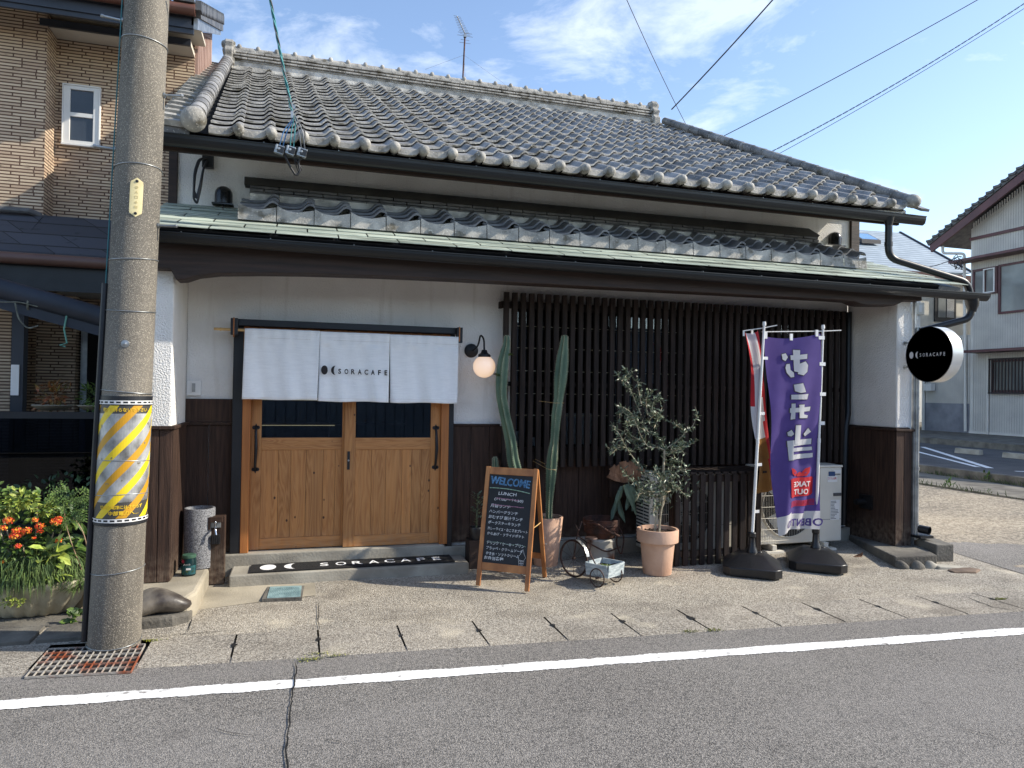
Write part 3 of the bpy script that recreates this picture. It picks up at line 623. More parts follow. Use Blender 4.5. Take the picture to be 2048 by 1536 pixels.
for xe, sg in ((rx0-.02,-1),(rx1+.02,1)):
    b = MB(); pr = [(-.16,-.16),(.16,-.16),(.17,-.04),(.12,.0),(.13,.08),(.08,.13),(.09,.19),(.05,.24),(-.05,.24),(-.09,.19),(-.08,.13),(-.13,.08),(-.12,0),(-.17,-.04)]
    b.prism(pr, (xe-.05,xe+.05), lambda u,v,e: (e,RY+u,RZ+.115+v)); b.lathe([(0,-.05),(.04,-.04),(.055,0),(.05,.12)], (xe+sg*.05,RY,RZ+.30), 14, ax=(-sg,0,0)); b.box(xe-.07,xe+.07,RY-.13,RY+.13,RZ+.02,RZ+.10); b.box(xe-.075,xe+.075,RY-.10,RY+.10,RZ+.17,RZ+.215)
    b.build('ridge_end_tile', M['tile_light'], ridge, bevel=.012)
# gutters 
def gutter(x0, z0, x1, z1, y, r, wall_y, e=1.75):
    b = MB(); n_ = 10; th = .004
    for (xa, za), (xb, zb2) in (((x0,z0),(x1,z1)),):
        for k in range(n_):
            a0, a1 = math.pi+math.pi*k/n_, math.pi+math.pi*(k+1)/n_
            for rr in (r, r-th):
                b.quad((xa,y+rr*math.cos(a0),za+e*rr*math.sin(a0)), (xb,y+rr*math.cos(a0),zb2+e*rr*math.sin(a0)), (xb,y+rr*math.cos(a1),zb2+e*rr*math.sin(a1)), (xa,y+rr*math.cos(a1),za+e*rr*math.sin(a1)))
    b.tube([(x0,y-r,z0),(x1,y-r,z1)], .006, 6)
    o = b.build('gutter', M['gutter_black'], cafe, smooth=True)
    b = MB(); n2 = 13
    for k in range(n2):
        t = (k+.5)/n2; x = x0+(x1-x0)*t; z = z0+(z1-z0)*t
        b.tube([(x,y-r-.004,z+.008),(x,y,z+.012),(x,wall_y,z+.02)], .004, 5); b.lathe([(.006,-.012),(.006,.0)], (x+.3,y,z-r), 6)
    b.build('gutter_bracket', M['silver'], o)
gutter(-1.10, 3.409, 5.91, 3.396, 5.60, .046, 5.66)
gutter(-1.10, 2.660, 6.50, 2.634, 5.40, .050, 5.52, 1.35)
# black rain pipe that runs from the upper gutter round the eave to the corner
b = MB(); pp = bend([(5.488,5.595,3.37),(5.488,5.595,2.965),(6.30,5.42,2.745),(6.37,5.44,2.40),(5.86,5.56,2.26)], .10)
b.tube([(5.488,5.595,3.36),(5.488,5.595,3.28)], [.052,.034], 14); b.tube(pp, .0335, 14); b.tube([(6.352,5.43,2.60),(6.36,5.43,2.54),(6.366,5.435,2.46)], [.066,.062,.035], 14)
b.lathe([(.038,-.02),(.038,.02)], (5.488,5.595,3.10), 14); b.build('rain_pipe', M['gutter_black'], cafe, smooth=True)
b = MB(); b.tube([(5.865,5.60,2.30),(5.865,5.60,.20)], .022, 12); b.box(5.826,5.846,5.60,5.63,.12,2.62)
for z in (.35,.9,1.5,2.1): b.lathe([(.027,-.015),(.027,.015)], (5.865,5.60,z), 12)
b.build('rain_pipe', M['silver'], cafe, smooth=True)
b = MB(); b.tube([(5.88,5.64,.31),(5.93,5.50,.30)], .04, 16, cap=False); b.tube([(5.88,5.64,.31),(5.93,5.50,.30)], .033, 16, cap=False); b.box(5.82,5.98,5.5,5.66,.225,.25); b.build('drain_spout', M['plastic_black'], cafe, smooth=True)
# black inner pipe in the recess
b = MB(); b.tube([(5.585,6.22,2.5),(5.585,6.22,1.55),(5.57,6.20,1.42),(5.52,6.17,1.30),(5.50,6.17,.25)], .032, 12); b.build('rain_pipe', M['gutter_black'], cafe, smooth=True)
b = MB(); b.tube([(5.62,6.0,.52),(5.50,6.0,.52)], .03, 14); b.box(5.60,5.635,5.9,6.06,.45,.59); b.build('outdoor_tap_box', M['plastic_black'], cafe, smooth=True)
# ventilation hoods
for x, z in ((-.635,3.165),(5.45,3.27)):
    b = MB(); b.lathe([(.062,-.062),(.070,-.058),(.070,.02),(.066,.045),(.052,.07),(.03,.085),(0,.09)], (x,6.295,z), 28, sy=1.15); b.box(x-.082,x+.082,6.21,6.297,z-.075,z-.064); b.build('vent_hood', M['hood'], cafe, smooth=True, angle=50)
# cable inlet box and coiled cable
b = MB(); b.box(-.80,-.715,6.25,6.299,3.39,3.50); b.build('cable_box', M['black'], cafe)
b = MB()
for k, (w_, h_) in enumerate(((.035,.29),(.05,.33),(.025,.27))):
    b.tube(bend([(-.76+.0*k,6.24,3.46),(-.80-w_*.4,6.22,3.44),(-.835-w_*.3,6.21,3.33),(-.85,6.20,3.44-h_),(-.825,6.2,3.40-h_),(-.80,6.20,3.46-h_*.8),(-.785,6.21,3.36),(-.76,6.24,3.44)], .08), .009, 8)
b.build('cable_loop', M['plastic_black'], cafe, smooth=True)
# intercom on left wall
b = MB(); b.box(-.885,-.775,6.272,6.298,1.525,1.65); sw = b.build('switch_plate', M['white_metal'], cafe, bevel=.004)
b = MB(); b.box(-.842,-.818,6.262,6.271,1.555,1.625); b.build('switch', M['silver'], sw)

# ---- door
b = MB(); b.box(-.53,-.451,6.22,6.31,.20,2.10); b.box(1.273,1.318,6.22,6.31,.20,2.10); b.box(-.53,1.335,6.16,6.31,2.10,2.155); b.box(-.545,-.49,6.10,6.16,2.02,2.155); b.box(1.31,1.36,6.10,6.16,2.02,2.155)
dframe = b.build('door_frame', M['black'], cafe, bevel=.004)
b = MB(); b.box(-.451,-.388,6.215,6.36,.237,2.10); b.box(1.205,1.273,6.215,6.36,.237,2.10); b.box(-.388,1.205,6.215,6.36,2.045,2.10)
b.box(-.525,-.515,6.092,6.099,2.00,2.16); b.box(1.325,1.335,6.092,6.099,2.03,2.16)
b.build('door_lining', M['orange_frame'], dframe, bevel=.004)
def leaf_door(x0, x1, y, sl, sr):
    b = MB(); z0, z1 = .242, 2.045
    for a, c in ((x0, x0+sl), (x1-sr, x1)): b.at = random.random(); b.box(a, c, y, y+.035, z0, z1)
    d = b.build('door', M['door_v'], cafe, bevel=.003)
    b = MB(); b.at = .4
    for a, c in ((z0,.335),(1.075,1.178),(1.95,z1)): b.at = random.random(); b.box(x0+sl, x1-sr, y+.002, y+.033, a, c); b.cut()
    b.build('rail', M['door_h'], d, bevel=.003)
    b = MB(); xa = x0+sl
    while xa < x1-sr-.01:
        w_ = random.choice((.085,.10,.125,.14)); xb = min(xa+w_, x1-sr)
        if x1-sr-xb < .04: xb = x1-sr
        b.at = random.random(); b.box(xa+.001, xb-.001, y+.010, y+.026, .335, 1.075); xa = xb
    b.build('board_panel', M['door_v'], d, bevel=.0015)
    b = MB(); b.box(x0+sl, x1-sr, y+.015, y+.020, 1.178, 1.95); b.build('glass_pane', M['glass'], d); return d
dl = leaf_door(-.388, .455, 6.300, .083, .10); dr = leaf_door(.372, 1.205, 6.255, .092, .086)
def handle(x, y, dd):
    b = MB(); za, zb2 = .915, 1.265
    b.tube([(x,y,zb2),(x,y-.030,zb2-.03),(x+.004,y-.042,1.09),(x-.002,y-.030,za+.03),(x-.003,y,za)], [.010,.011,.014,.011,.010], 10)
    for z, s_ in ((zb2,1),(za,-1)):
        b.lathe([(.010,0),(.010,.006)], (x-.016,y-.006,z), 10, ax=(0,1,0)); b.lathe([(.016,0),(.016,.006)], (x-.015,y-.004,z), 12, ax=(0,1,0)); b.lathe([(.016,0),(.016,.006)], (x+.015,y-.004,z), 12, ax=(0,1,0))
        b.prism([(-.016,0),(0,.034*s_),(.016,0),(0,-.02*s_)][::s_], (y-.004,y+.002), lambda u,v,e: (x+u,e,z+v))
    b.build('handle', M['black_metal'], dd, smooth=True)
handle(-.347, 6.300, dl); handle(1.163, 6.255, dr)
b = MB(); b.box(.398,.420,6.250,6.2545,.906,1.062); b.build('lock_plate', M['black'], dr)
b = MB(); b.lathe([(.008,0),(.008,.006)], (.409,6.245,.985), 10, ax=(0,1,0)); b.build('lock', M['silver'], dr)
# ---- window behind the lattice, with a dim room
b = MB()
for x in (W0, 3.0, 3.60, 4.75, W1-.05): b.box(x, x+.05, 6.32, 6.37, WB, WT)
b.box(W0,W1,6.315,6.375,WB,WB+.06); b.box(W0,W1,6.315,6.375,WT-.05,WT)
win = b.build('window', M['brown_wood'], cafe)
b = MB(); b.box(W0+.02, W1-.02, 6.342, 6.347, WB+.05, WT-.04); b.build('pane', M['glass'], win)
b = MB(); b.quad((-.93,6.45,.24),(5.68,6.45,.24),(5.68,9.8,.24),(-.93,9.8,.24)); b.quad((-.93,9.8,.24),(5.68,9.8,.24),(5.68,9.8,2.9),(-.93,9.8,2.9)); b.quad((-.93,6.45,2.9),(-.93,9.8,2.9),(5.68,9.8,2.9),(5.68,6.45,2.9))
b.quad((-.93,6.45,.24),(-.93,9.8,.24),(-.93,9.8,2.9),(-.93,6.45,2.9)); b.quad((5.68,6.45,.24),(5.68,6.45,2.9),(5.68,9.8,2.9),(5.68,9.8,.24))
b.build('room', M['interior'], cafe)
b = MB()
for z in (1.22,1.48,1.74): b.box(-.5,1.1,7.6,7.9,z,z+.02)
for x in (-.5,.3,1.08): b.box(x,x+.02,7.6,7.9,.24,1.76)
b.build('shelf', M['brown_beam'], cafe)
b = MB()
for z in (1.215,1.475): b.box(-.45,.35,7.585,7.598,z,z+.006); b.cut()
b.build('shelf_light', emis('warm shelf strip', (1,.85,.5,1), .28), cafe)
b = MB()
for z in (1.38,1.58,1.79,2.0,2.2): b.box(1.9,3.7,6.225,6.235,z,z+.006)
b.build('wire_support', M['spine'], cafe)
b = MB(); b.box(2.46,2.72,6.40,6.41,1.10,1.40); b.box(1.98,2.03,6.5,6.55,1.08,1.22); b.box(1.9,1.96,6.5,6.55,1.08,1.30); b.box(2.1,2.2,6.5,6.53,1.08,1.16); b.box(3.33,3.36,6.40,6.41,1.3,2.15); b.box(4.05,4.3,6.4,6.41,1.08,1.42)
b.build('poster', M['white_metal'], cafe)
# ---- timber lattice
b = MB(); n_ = 47
for i in range(n_):
    x = 1.755+i*.0805; b.at = random.random(); b.box(x, x+.046, 6.165, 6.205, .905+random.uniform(-.004,.004), 2.50)
lat = b.build('lattice', M['lattice_wood'], cafe, bevel=.002)
b = MB(); b.box(1.74,5.53,6.2055,6.24,2.36,2.42); b.cut(); b.box(1.74,5.53,6.2055,6.24,.98,1.04); b.cut(); b.box(1.74,5.53,6.2055,6.24,1.65,1.69); b.cut(); b.box(1.735,1.76,6.2405,6.299,2.36,2.42)
b.build('rail', M['lattice_wood'], lat)
b = MB()
for i in range(14): b.lathe([(.006,0),(.006,.004)], (4.11+i*.0805-.017,6.235,2.28), 6, ax=(0,1,0))
b.build('string_light', M['white_metal'], lat)
# ledge and stones by the right wing
b = MB(); b.prism([(5.27,5.26),(5.72,5.22),(5.90,5.58),(5.90,6.28),(5.60,6.20)], (-.02,.138), lambda u,v,e: (u,v,e)); b.build('plinth', M['concrete_old'], cafe, bevel=.012)
# left concrete block under the wing
b = MB(); b.prism([(-1.10,5.24),(-.70,5.22),(-.66,5.34),(-.655,6.19),(-1.10,6.19)], (-.02,.185), lambda u,v,e: (u,v,e)); b.build('plinth', M['concrete_sand'], cafe, bevel=.025)
b = MB(); b.prism([(-1.12,5.12),(-.78,5.13),(-.69,5.19),(-.675,5.30),(-1.12,5.30)], (-.02,.085), lambda u,v,e: (u,v,e)); b.build('plinth', M['concrete_old'], cafe, bevel=.02)
# ================================================================ things in front of the cafe
# step with mat
st = thing('door_step', 'low grey concrete step in front of the wooden doors', 'step', (.46,6.04,.05))
b = MB(); b.box(-.50,1.40,5.885,6.193,.02,.142); b.build('step_slab', M['concrete'], st, bevel=.01)
M['mat_black'] = mat('black rubber mat', S(38,37,37), S(25,25,25), 60, .95, 1.2, 260)
t = thing('door_mat', 'long black doormat with white moon shapes and cafe name, lying on the step', 'doormat', (.42,6.03,.143))
b = MB(); b.box(-.355,1.285,5.915,6.165,.1435,.155); b.build('mat', M['mat_black'], t, bevel=.003)
b = MB()
def disc(b, c, xd, yd, r, n_=28, a0=0, a1=2*math.pi, cut=None):
    c, xd, yd = Vector(c), Vector(xd), Vector(yd)
    pts = [c+xd*r*math.cos(a0+(a1-a0)*k/n_)+yd*r*math.sin(a0+(a1-a0)*k/n_) for k in range(n_)]; b.add(pts, [tuple(range(n_))])
def moons(b, c, xd, yd, r):
    c, xd, yd = Vector(c), Vector(xd), Vector(yd)
    n_ = 24; outl = []
    for k in range(n_+1):
        a = math.pi/2+math.pi*k/n_; outl.append(c+xd*(.78*r*math.cos(a))+yd*r*math.sin(a))
    for k in range(1, n_):
        a = -math.pi/2+math.pi*k/n_; outl.append(c+xd*(.62*r*math.cos(a))+yd*r*math.sin(a)*.97)
    b.add(outl, [tuple(range(len(outl)))])
    c2 = c+xd*r*2.15
    A = []; 
    for k in range(n_+1):
        a = math.pi/2+.06+(math.pi-.12)*k/n_; A.append((c2+xd*(.95*r*math.cos(a)+.12*r)+yd*r*math.sin(a), c2+xd*(.38*r*math.cos(a)+.16*r)+yd*r*math.sin(a)*.98))
    for k in range(n_): b.add([A[k][0],A[k+1][0],A[k+1][1],A[k][1]], [(0,1,2,3)])
moons(b, (-.215,6.035,.1565), (1,0,0), (0,1,0), .088)
lt = 'SORACAFE'
for i, ch in enumerate(lt):
    text(b, ch, None, (.215+i*.133,6.035,.1565), (1,0,0), (0,1,0), bold=.012, al='C', width=(.068 if ch in 'SEF' else .086), height=.105)
b.build('lettering', M['cloth_white'], t)
# manhole cover and drain grate
t = thing('meter_cover', 'small pale blue rectangular water meter cover set in the pavement', 'manhole cover', (-.085,5.64,.04))
M['blue_iron'] = mat('pale blue cast iron', S(150,176,176), S(112,138,140), 12, .6, .3, 60)
zc = zg(-.08,5.65)+.018
b = MB(); b.prism([(-.240,5.50),(.040,5.475),(.06,5.80),(-.215,5.83)], (0,zc), lambda u,v,e: (u,v,e)); b.build('frame', M['concrete_old'], t)
b = MB(); b.prism([(-.205,5.51),(.030,5.49),(.040,5.79),(-.195,5.815)], (0,zc+.004), lambda u,v,e: (u,v,e))
for i in range(13):
    for j in range(7):
        x = -.190+i*.0165+.004*(j%2); y = 5.53+j*.036-.0012*i; b.box(x,x+.010,y,y+.018,zc+.004,zc+.007)
b.build('lid', M['blue_iron'], t)
t = thing('drain_grate', 'rusty steel bar grate over the street drain below the utility pole', 'drain grate', (-1.14,4.64,0))
b = MB(); q0, q1, q2, q3 = V3(-1.40,4.445,.008), V3(-.872,4.39,.008), V3(-.885,4.835,.008), V3(-1.415,4.885,.008)
for i in range(15):
    t_ = i/14; b.bar(q0.lerp(q1,t_), q3.lerp(q2,t_), .0055, .012)
for j in range(7):
    t_ = j/6; b.bar(q0.lerp(q3,t_)+V3(0,0,.001), q1.lerp(q2,t_)+V3(0,0,.001), .0045, .012)
b.build('grate', M['rust_orange'], t)
b = MB(); b.quad(q0+V3(0,0,-.004+.0),q1+V3(0,0,-.004),q2+V3(0,0,-.004),q3+V3(0,0,-.004)); b.v = [(x,y,.0055) for x,y,z in b.v]; b.build('drain_pit', M['void'], t)

# noren curtain
t = thing('noren_curtain', 'white split linen curtain with printed cafe name hanging over the doors', 'curtain', (.43,6.11,2.06))
b = MB(); b.tube([(-.67,6.118,2.063),(-.2,6.12,2.060),(.5,6.12,2.058),(1.335,6.12,2.055)], [.011,.012,.0115,.012], 10)
for x in (-.62,-.3): b.lathe([(.014,-.006),(.014,.006)], (x,6.118,2.062), 10, ax=(1,0,0))
M['bamboo'] = mat('bamboo', S(214,176,116), S(186,146,92), 8, .5, .1, 30); b.build('rod', M['bamboo'], t, smooth=True)
def ny(x, z, k):
    t_ = (2.06-z)/.56
    return 6.100 - .018*math.sin(x*9+k)*t_ - .013*math.sin(x*21+k*2+z*2)*t_ - .005*math.sin(x*43+k*5+z*6)*(.3+t_) + .004*math.sin(x*70)*max(0,1-t_*3) - .012*t_
b = MB()
def npan(x0, x1, xb0, xb1, k, zt, zb0, slit0, slit1):
    nu, nv = 40, 34
    def fn(u, v):
        z = zt-(zt-zb0)*v; xa = x0+(xb0-x0)*v; xb_ = x1+(xb1-x1)*v
        x = xa+(xb_-xa)*u; return (x, ny(x,z,k if v > .2 else 0)+(.0 if v <= .2 else .0), z+.003*math.sin(u*9+k)*v)
    b.grid(nu, nv, fn)
npan(-.437,.148,-.447,.136,0.4,2.077,1.502,0,0); npan(.148,.724,.142,.720,1.9,2.073,1.492,0,0); npan(.724,1.322,.735,1.318,3.1,2.071,1.488,0,0)
cl = b.build('curtain_cloth', M['cloth_white'], t, smooth='all')
sm = cl.modifiers.new('thick', 'SOLIDIFY'); sm.thickness = .002
b = MB()
for xa, xb_, k in ((-.437,.145,.4),(.15,.722,1.9),(.727,1.320,3.1)):
    b.grid(30, 1, lambda u, v: (xa+(xb_-xa)*u, ny(xa+(xb_-xa)*u,2.03,0)-.003, 2.0+.004*v))
    b.grid(30, 1, lambda u, v: (xa+(xb_-xa)*u, ny(xa+(xb_-xa)*u,1.52,k)-.003, 1.516+.003*v)); b.cut()
b.build('seam', M['white_metal'], t)
b = MB(); moons(b, (.192,6.074,1.753), (1,0,-.01), (0,0,1), .038)
for i, ch in enumerate(lt): text(b, ch, None, (.312+i*.0545,6.070,1.745-.0006*i), (1,0,0), (0,0,1), al='C', bold=.03, width=(.023 if ch in 'SEF' else .031), height=.043)
b.build('lettering', M['print'], t)

# wall lamp
t = thing('wall_lamp', 'lit round opal globe lamp on a black bracket beside the lattice', 'wall lamp', (1.50,6.28,1.95))
b = MB(); b.lathe([(.0,-.034),(.03,-.030),(.058,-.018),(.064,-.006),(.064,0)], (1.485,6.298,1.965), 24, ax=(0,1,0))
b.tube(bend([(1.50,6.27,1.97),(1.515,6.16,2.0),(1.52,6.10,2.10),(1.54,6.05,2.06),(1.545,6.05,1.93)], .07), .008, 8)
b.lathe([(.0,.06),(.022,.055),(.03,.03),(.052,.015),(.056,0),(.05,-.012)], (1.545,6.05,1.905), 22); b.build('bracket', M['black_metal'], t, smooth=True)
b = MB(); b.ball((1.546,6.05,1.815), .098, 28); b.build('globe', M['globe'], t, smooth='all')

# blade sign
t = thing('round_sign', 'round black blade sign with white cafe name and silver rim', 'sign', (5.74,5.45,2.01))
yc, zc_ = 5.30, 2.012
b = MB(); b.lathe([(.262,-.062),(.262,.062)], (5.742,yc,zc_), 56, ax=(1,0,0)); b.lathe([(.262,-.064),(.25,-.064)], (5.742,yc,zc_), 56, ax=(1,0,0))
M['sign_rim'] = mat('brushed sign rim', S(226,226,222), S(212,212,208), 3, .28, 0, metal=.35); b.build('rim', M['sign_rim'], t, smooth=True)
b = MB(); b.lathe([(0,0),(.252,0)], (5.6775,yc,zc_), 56, ax=(1,0,0)); b.lathe([(0,0),(.252,0)], (5.8065,yc,zc_), 56, ax=(1,0,0)); 
M['sign_face'] = mat('sign face', S(12,12,13), S(8,8,9), 4, .5, spec=.15); b.build('face', M['sign_face'], t)
b = MB(); moons(b, (5.6735,yc+.188,2.012), (0,-1,0), (0,0,1), .034)
for i, ch in enumerate(lt): text(b, ch, None, (5.6735,yc+.085-i*.0375,2.010), (0,-1,0), (0,0,1), al='C', bold=.012, width=(.016 if ch in 'SEF' else .023), height=.034)
b.build('lettering', M['white_metal'], t)
b = MB()
for z in (2.14,1.90):
    for dx in (-.0,.035): b.tube([(5.725+dx,5.628,z+.005),(5.725+dx,5.53,z)], .007, 8)
    b.lathe([(.02,0),(.02,.012)], (5.735,5.615,z), 12, ax=(0,1,0)); b.cut()
b.build('bracket', M['silver'], t, smooth=True)

# A-frame board
FL, FR = V3(1.375,5.531,.045), V3(1.733,5.262,.037); xd = (FR-FL); xd.z = 0; Wd = xd.length; xd.normalize(); nb = V3(-xd.y, xd.x, 0)   # nb points back
TOPZ = .975; lean = .185
M['board_wood'] = mat('varnished board frame', S(190,128,74), S(150,94,52), 9, .5, .2, 30, st=(1,1,.5), detail=6)
M['chalkboard'] = mat('chalkboard', S(36,40,46), S(30,33,38), 3, .7, .05, 60)
M['chalk'] = mat('white chalk', S(240,240,240), S(206,208,210), 90, .9, lo=.3, hi=.6); M['chalk_blue'] = mat('blue chalk', S(120,172,214), S(70,112,150), 90, .9, lo=.35, hi=.62); M['chalk_pink'] = mat('pink chalk', S(196,140,160), S(140,100,120), 80, .9)
M['chalk_green'] = mat('pale green chalk', S(176,206,180), S(120,150,130), 80, .9)
t = thing('menu_board', 'wooden sandwich board with a handwritten chalk lunch menu in front of the cactus', 'sandwich board', (1.68,5.57,.04))
upv = (nb*lean + V3(0,0,TOPZ-.04)); Lf = upv.length; upn = upv.normalized(); nf = -(xd.cross(upn)).normalized()  # front normal
if nf.dot(nb) > 0: nf = -nf
def bp(u, v, o=0): return FL + xd*(u*Wd) + upn*(v*Lf) + nf*o      # u across, v up
b = MB()
def strip(u0, v0, u1, v1, wd, th, back=False):
    b.bar(bp(u0,v0), bp(u1,v1), wd, th, up=nf)
strip(.04,0,.04,1,.036,.022); strip(.96,0,.96,1,.036,.022); strip(.08,.965,.92,.965,.058,.020); strip(.08,.165,.92,.165,.060,.020)
b.build('front_frame', M['board_wood'], t, bevel=.003)
b = MB(); b.quad(bp(.06,.18,.002), bp(.94,.18,.002), bp(.94,.95,.002), bp(.06,.95,.002)); b.quad(bp(.94,.18,-.004), bp(.06,.18,-.004), bp(.06,.95,-.004), bp(.94,.95,-.004)); b.build('chalkboard', M['chalkboard'], t)
BL, BR = V3(1.655,5.885,.056), V3(2.005,5.622,.05)
top = bp(0,1,-.015)
def bq(u, v, o=0): return BL.lerp(BR,u).lerp(top+xd*(u*Wd), v)
b = MB(); b.bar(bq(.04,0), bq(.04,.99), .034, .02, up=nb); b.bar(bq(.96,0), bq(.96,.99), .034, .02, up=nb); b.bar(bq(.08,.96), bq(.92,.96), .05, .018, up=nb); b.bar(bq(.08,.20), bq(.92,.20), .05, .018, up=nb); b.build('rear_frame', M['board_wood'], t, bevel=.003)
b = MB(); b.quad(bq(.06,.21), bq(.94,.21), bq(.94,.95), bq(.06,.95)); b.build('chalkboard', M['chalkboard'], t)
b = MB(); b.tube([bp(.97,.50,.01), bp(.97,.50,-.02)*.5+bq(.97,.52)*.5+V3(0,0,-.0), bq(.97,.52)], .004, 6); b.build('hinge_cord', M['bamboo'], t)
def bt(mb, s, u0, u1, v, h, sh=0, bold=.0, sl=-.012):
    text(mb, s, None, bp(.08+.84*u0, .945-.725*v, .0045), (xd+upn*sl).normalized(), upn, width=(u1-u0)*.84*Wd, height=h*.745*Lf, bold=bold, jit=.0018, shear=sh)
bb = MB(); bt(bb, 'WELCOME', .04,.95,.125,.088,.15,.022,-.06); bt(bb, 'WELCOME', .055,.955,.128,.088,.15,.010,-.06); bb.build('lettering', M['chalk_blue'], t)
bb = MB(); bb.tube([bp(.08+.84*u, .935-.745*(.150+.07*(u-.35)**2+.02*u), .006) for u in [k/20*.92+.03 for k in range(21)]], .0035, 5)
bb.tube([bp(.08+.84*u, .935-.745*(.758+.006*math.sin(u*14)+.02*u), .006) for u in [k/30*.9+.06 for k in range(31)]], .0012, 4); bb.build('lettering', M['chalk_green'], t)
bb = MB()
for v, u0, u1 in ((.268,.2,.72),(.345,.12,.84)): bb.tube([bp(.08+.84*(u0+(u1-u0)*k/10), .935-.745*(v+.012*k/10+.002*math.sin(k*2.3)), .006) for k in range(11)], .0032, 5)
bb.build('lettering', M['chalk_pink'], t)
bb = MB()
for s, u0, u1, v, h in (('LUNCH',.24,.66,.252,.036),('(11:00〜14:30)',.16,.82,.322,.036),('月替ランチ',.08,.54,.400,.04),('ハンバーグランチ',.06,.72,.466,.038),('おむすび 豚汁ランチ',.06,.84,.530,.040),('ポークステーキランチ',.06,.80,.592,.037),('カレーライス・おこさまプレート',.06,.97,.660,.034),('からあげ・フライドポテト',.06,.90,.718,.034),
    ('ドリンク・ケーキ・プリン',.08,.92,.824,.038),('フラッペ・クリームソーダ',.07,.90,.885,.038),('かき氷・ソフトクリーム',.07,.82,.945,.036),('お弁当各種',.04,.48,.998,.040)):
    bt(bb, s, u0, u1, v, h, .08, .014, -.02)
for pts in ([(.82,.93),(.80,.89),(.85,.87),(.86,.84),(.90,.81),(.93,.86),(.97,.90),(.93,.935),(.82,.93)],[(.82,.94),(.84,1.0),(.91,1.0),(.94,.94),(.82,.94)],[(.86,.94),(.87,1.0)],[(.90,.94),(.89,1.0)],[(.83,.965),(.93,.965)]):
    bb.tube([bp(.08+.84*u, .935-.745*v, .0055) for u, v in pts], .0013, 4)
bb.build('lettering', M['chalk'], t)

# pots
def pot(t, c, rt, rb, h, m=None, rim=.0, name='pot', soil=True, rimh=.09, n=40):
    c = Vector(c); pr = [(rb*.9,0),(rb,0)]
    if rim: pr += [(rb+(rt-rim-rb)*(1-rimh/h),h-rimh),(rt-.002,h-rimh+.004),(rt,h-.01),(rt-.004,h),(rt-.022,h),(rt-.026,h-.06)]
    else: pr += [(rt,h-.006),(rt-.003,h),(rt-.018,h),(rt-.022,h-.06)]
    b = MB(); b.lathe(pr, c, n); o = b.build(name, m or M['terracotta'], t, smooth=True, angle=50)
    if soil:
        b = MB(); rs = rt-.021; b.add([c+V3(0,0,h-.025)]+[c+V3(rs*math.cos(2*math.pi*k/24),rs*math.sin(2*math.pi*k/24),h-.035) for k in range(24)], [(0,k+1,(k+1)%24+1) for k in range(24)])
        for k in range(90):
            a = random.uniform(0,6.28); q = rs*math.sqrt(random.random())*.95; s_ = random.uniform(.004,.009); b.ball(c+V3(q*math.cos(a),q*math.sin(a),h-.03), s_, 6)
        b.build('soil', M['soil'], t)
    return o
def cactus_stem(t, pts, rad, ribs=6, name='stem'):
    pts = [Vector(p) for p in pts]; out = []; rr = []
    m_ = len(pts)
    for i in range(m_-1):
        for k in range(7):
            u = k/7; p0, p1, p2, p3 = pts[max(i-1,0)], pts[i], pts[i+1], pts[min(i+2,m_-1)]
            out.append(.5*((2*p1)+(p2-p0)*u+(2*p0-5*p1+4*p2-p3)*u*u+(3*p1-p0-3*p2+p3)*u**3))
            q0, q1, q2, q3 = rad[max(i-1,0)], rad[i], rad[i+1], rad[min(i+2,m_-1)]
            rr.append(max(.003, .5*((2*q1)+(q2-q0)*u+(2*q0-5*q1+4*q2-q3)*u*u+(3*q1-q0-3*q2+q3)*u**3)))
    out.append(pts[-1]); rr.append(rad[-1]*.6); out.append(pts[-1]+(pts[-1]-out[-2]).normalized()*rad[-1]*.4); rr.append(.003)
    n_ = ribs*6; prof = [.56+.44*abs(math.cos(math.pi*k/6))**1.6 for k in range(n_)]
    b = MB(); b.tube(out, rr, n_, prof=prof); o = b.build(name, M['cactus'], t, smooth='all')
    b = MB(); ref = None
    for i in range(len(out)-1):
        tt = (out[min(i+1,len(out)-1)]-out[max(i-1,0)]).normalized()
        if ref is None: ref = V3(0,0,1) if abs(tt.z) < .9 else V3(1,0,0)
        ref = (ref-tt*ref.dot(tt)).normalized(); bn = tt.cross(ref)
        for k in range(ribs):
            a = 2*math.pi*k/ribs; d = ref*math.cos(a)+bn*math.sin(a); p = out[i]+d*rr[i]*.985
            for f in range(2):
                pp_ = p+(out[i+1]-out[i])*f*.5
                b.ball(pp_, .0032, 4)
                for s_ in range(2): b.leaf(pp_, d+tt*random.uniform(-.9,.9)+bn*random.uniform(-.5,.5), tt, .012, .0016)
    b.build('spines', M['spine'], o); return o
t = thing('potted_cactus', 'two tall columnar cactus stems in a terracotta pot behind the menu board', 'cactus', (2.125,6.0,.06))
pot(t, (2.13,6.0,.055), .148, .105, .435)
cactus_stem(t, [PY(1098,1043,6.0),PY(1099,1000,6.0),PY(1103,940,5.99),PY(1106,905,5.97),PY(1109,880,5.96),PY(1113,830,5.95),PY(1117,800,5.95),PY(1121,760,5.95),PY(1125,720,5.95),PY(1128,690,5.95),PY(1130,672,5.95)], [.030,.034,.052,.048,.038,.046,.044,.060,.058,.040,.030])
cactus_stem(t, [PY(1088,1046,6.03),PY(1060,1000,6.0),PY(1030,935,5.97),PY(1021,880,5.96),PY(1010,830,5.95),PY(1003,790,5.94),PY(1004,750,5.94),PY(1007,720,5.94),PY(1013,690,5.94),PY(1014,672,5.94)], [.030,.036,.058,.054,.050,.052,.058,.052,.036,.026])
cactus_stem(t, [PY(995,975,6.1),PY(992,945,6.1),PY(990,915,6.1)], [.03,.034,.024])
b = MB()
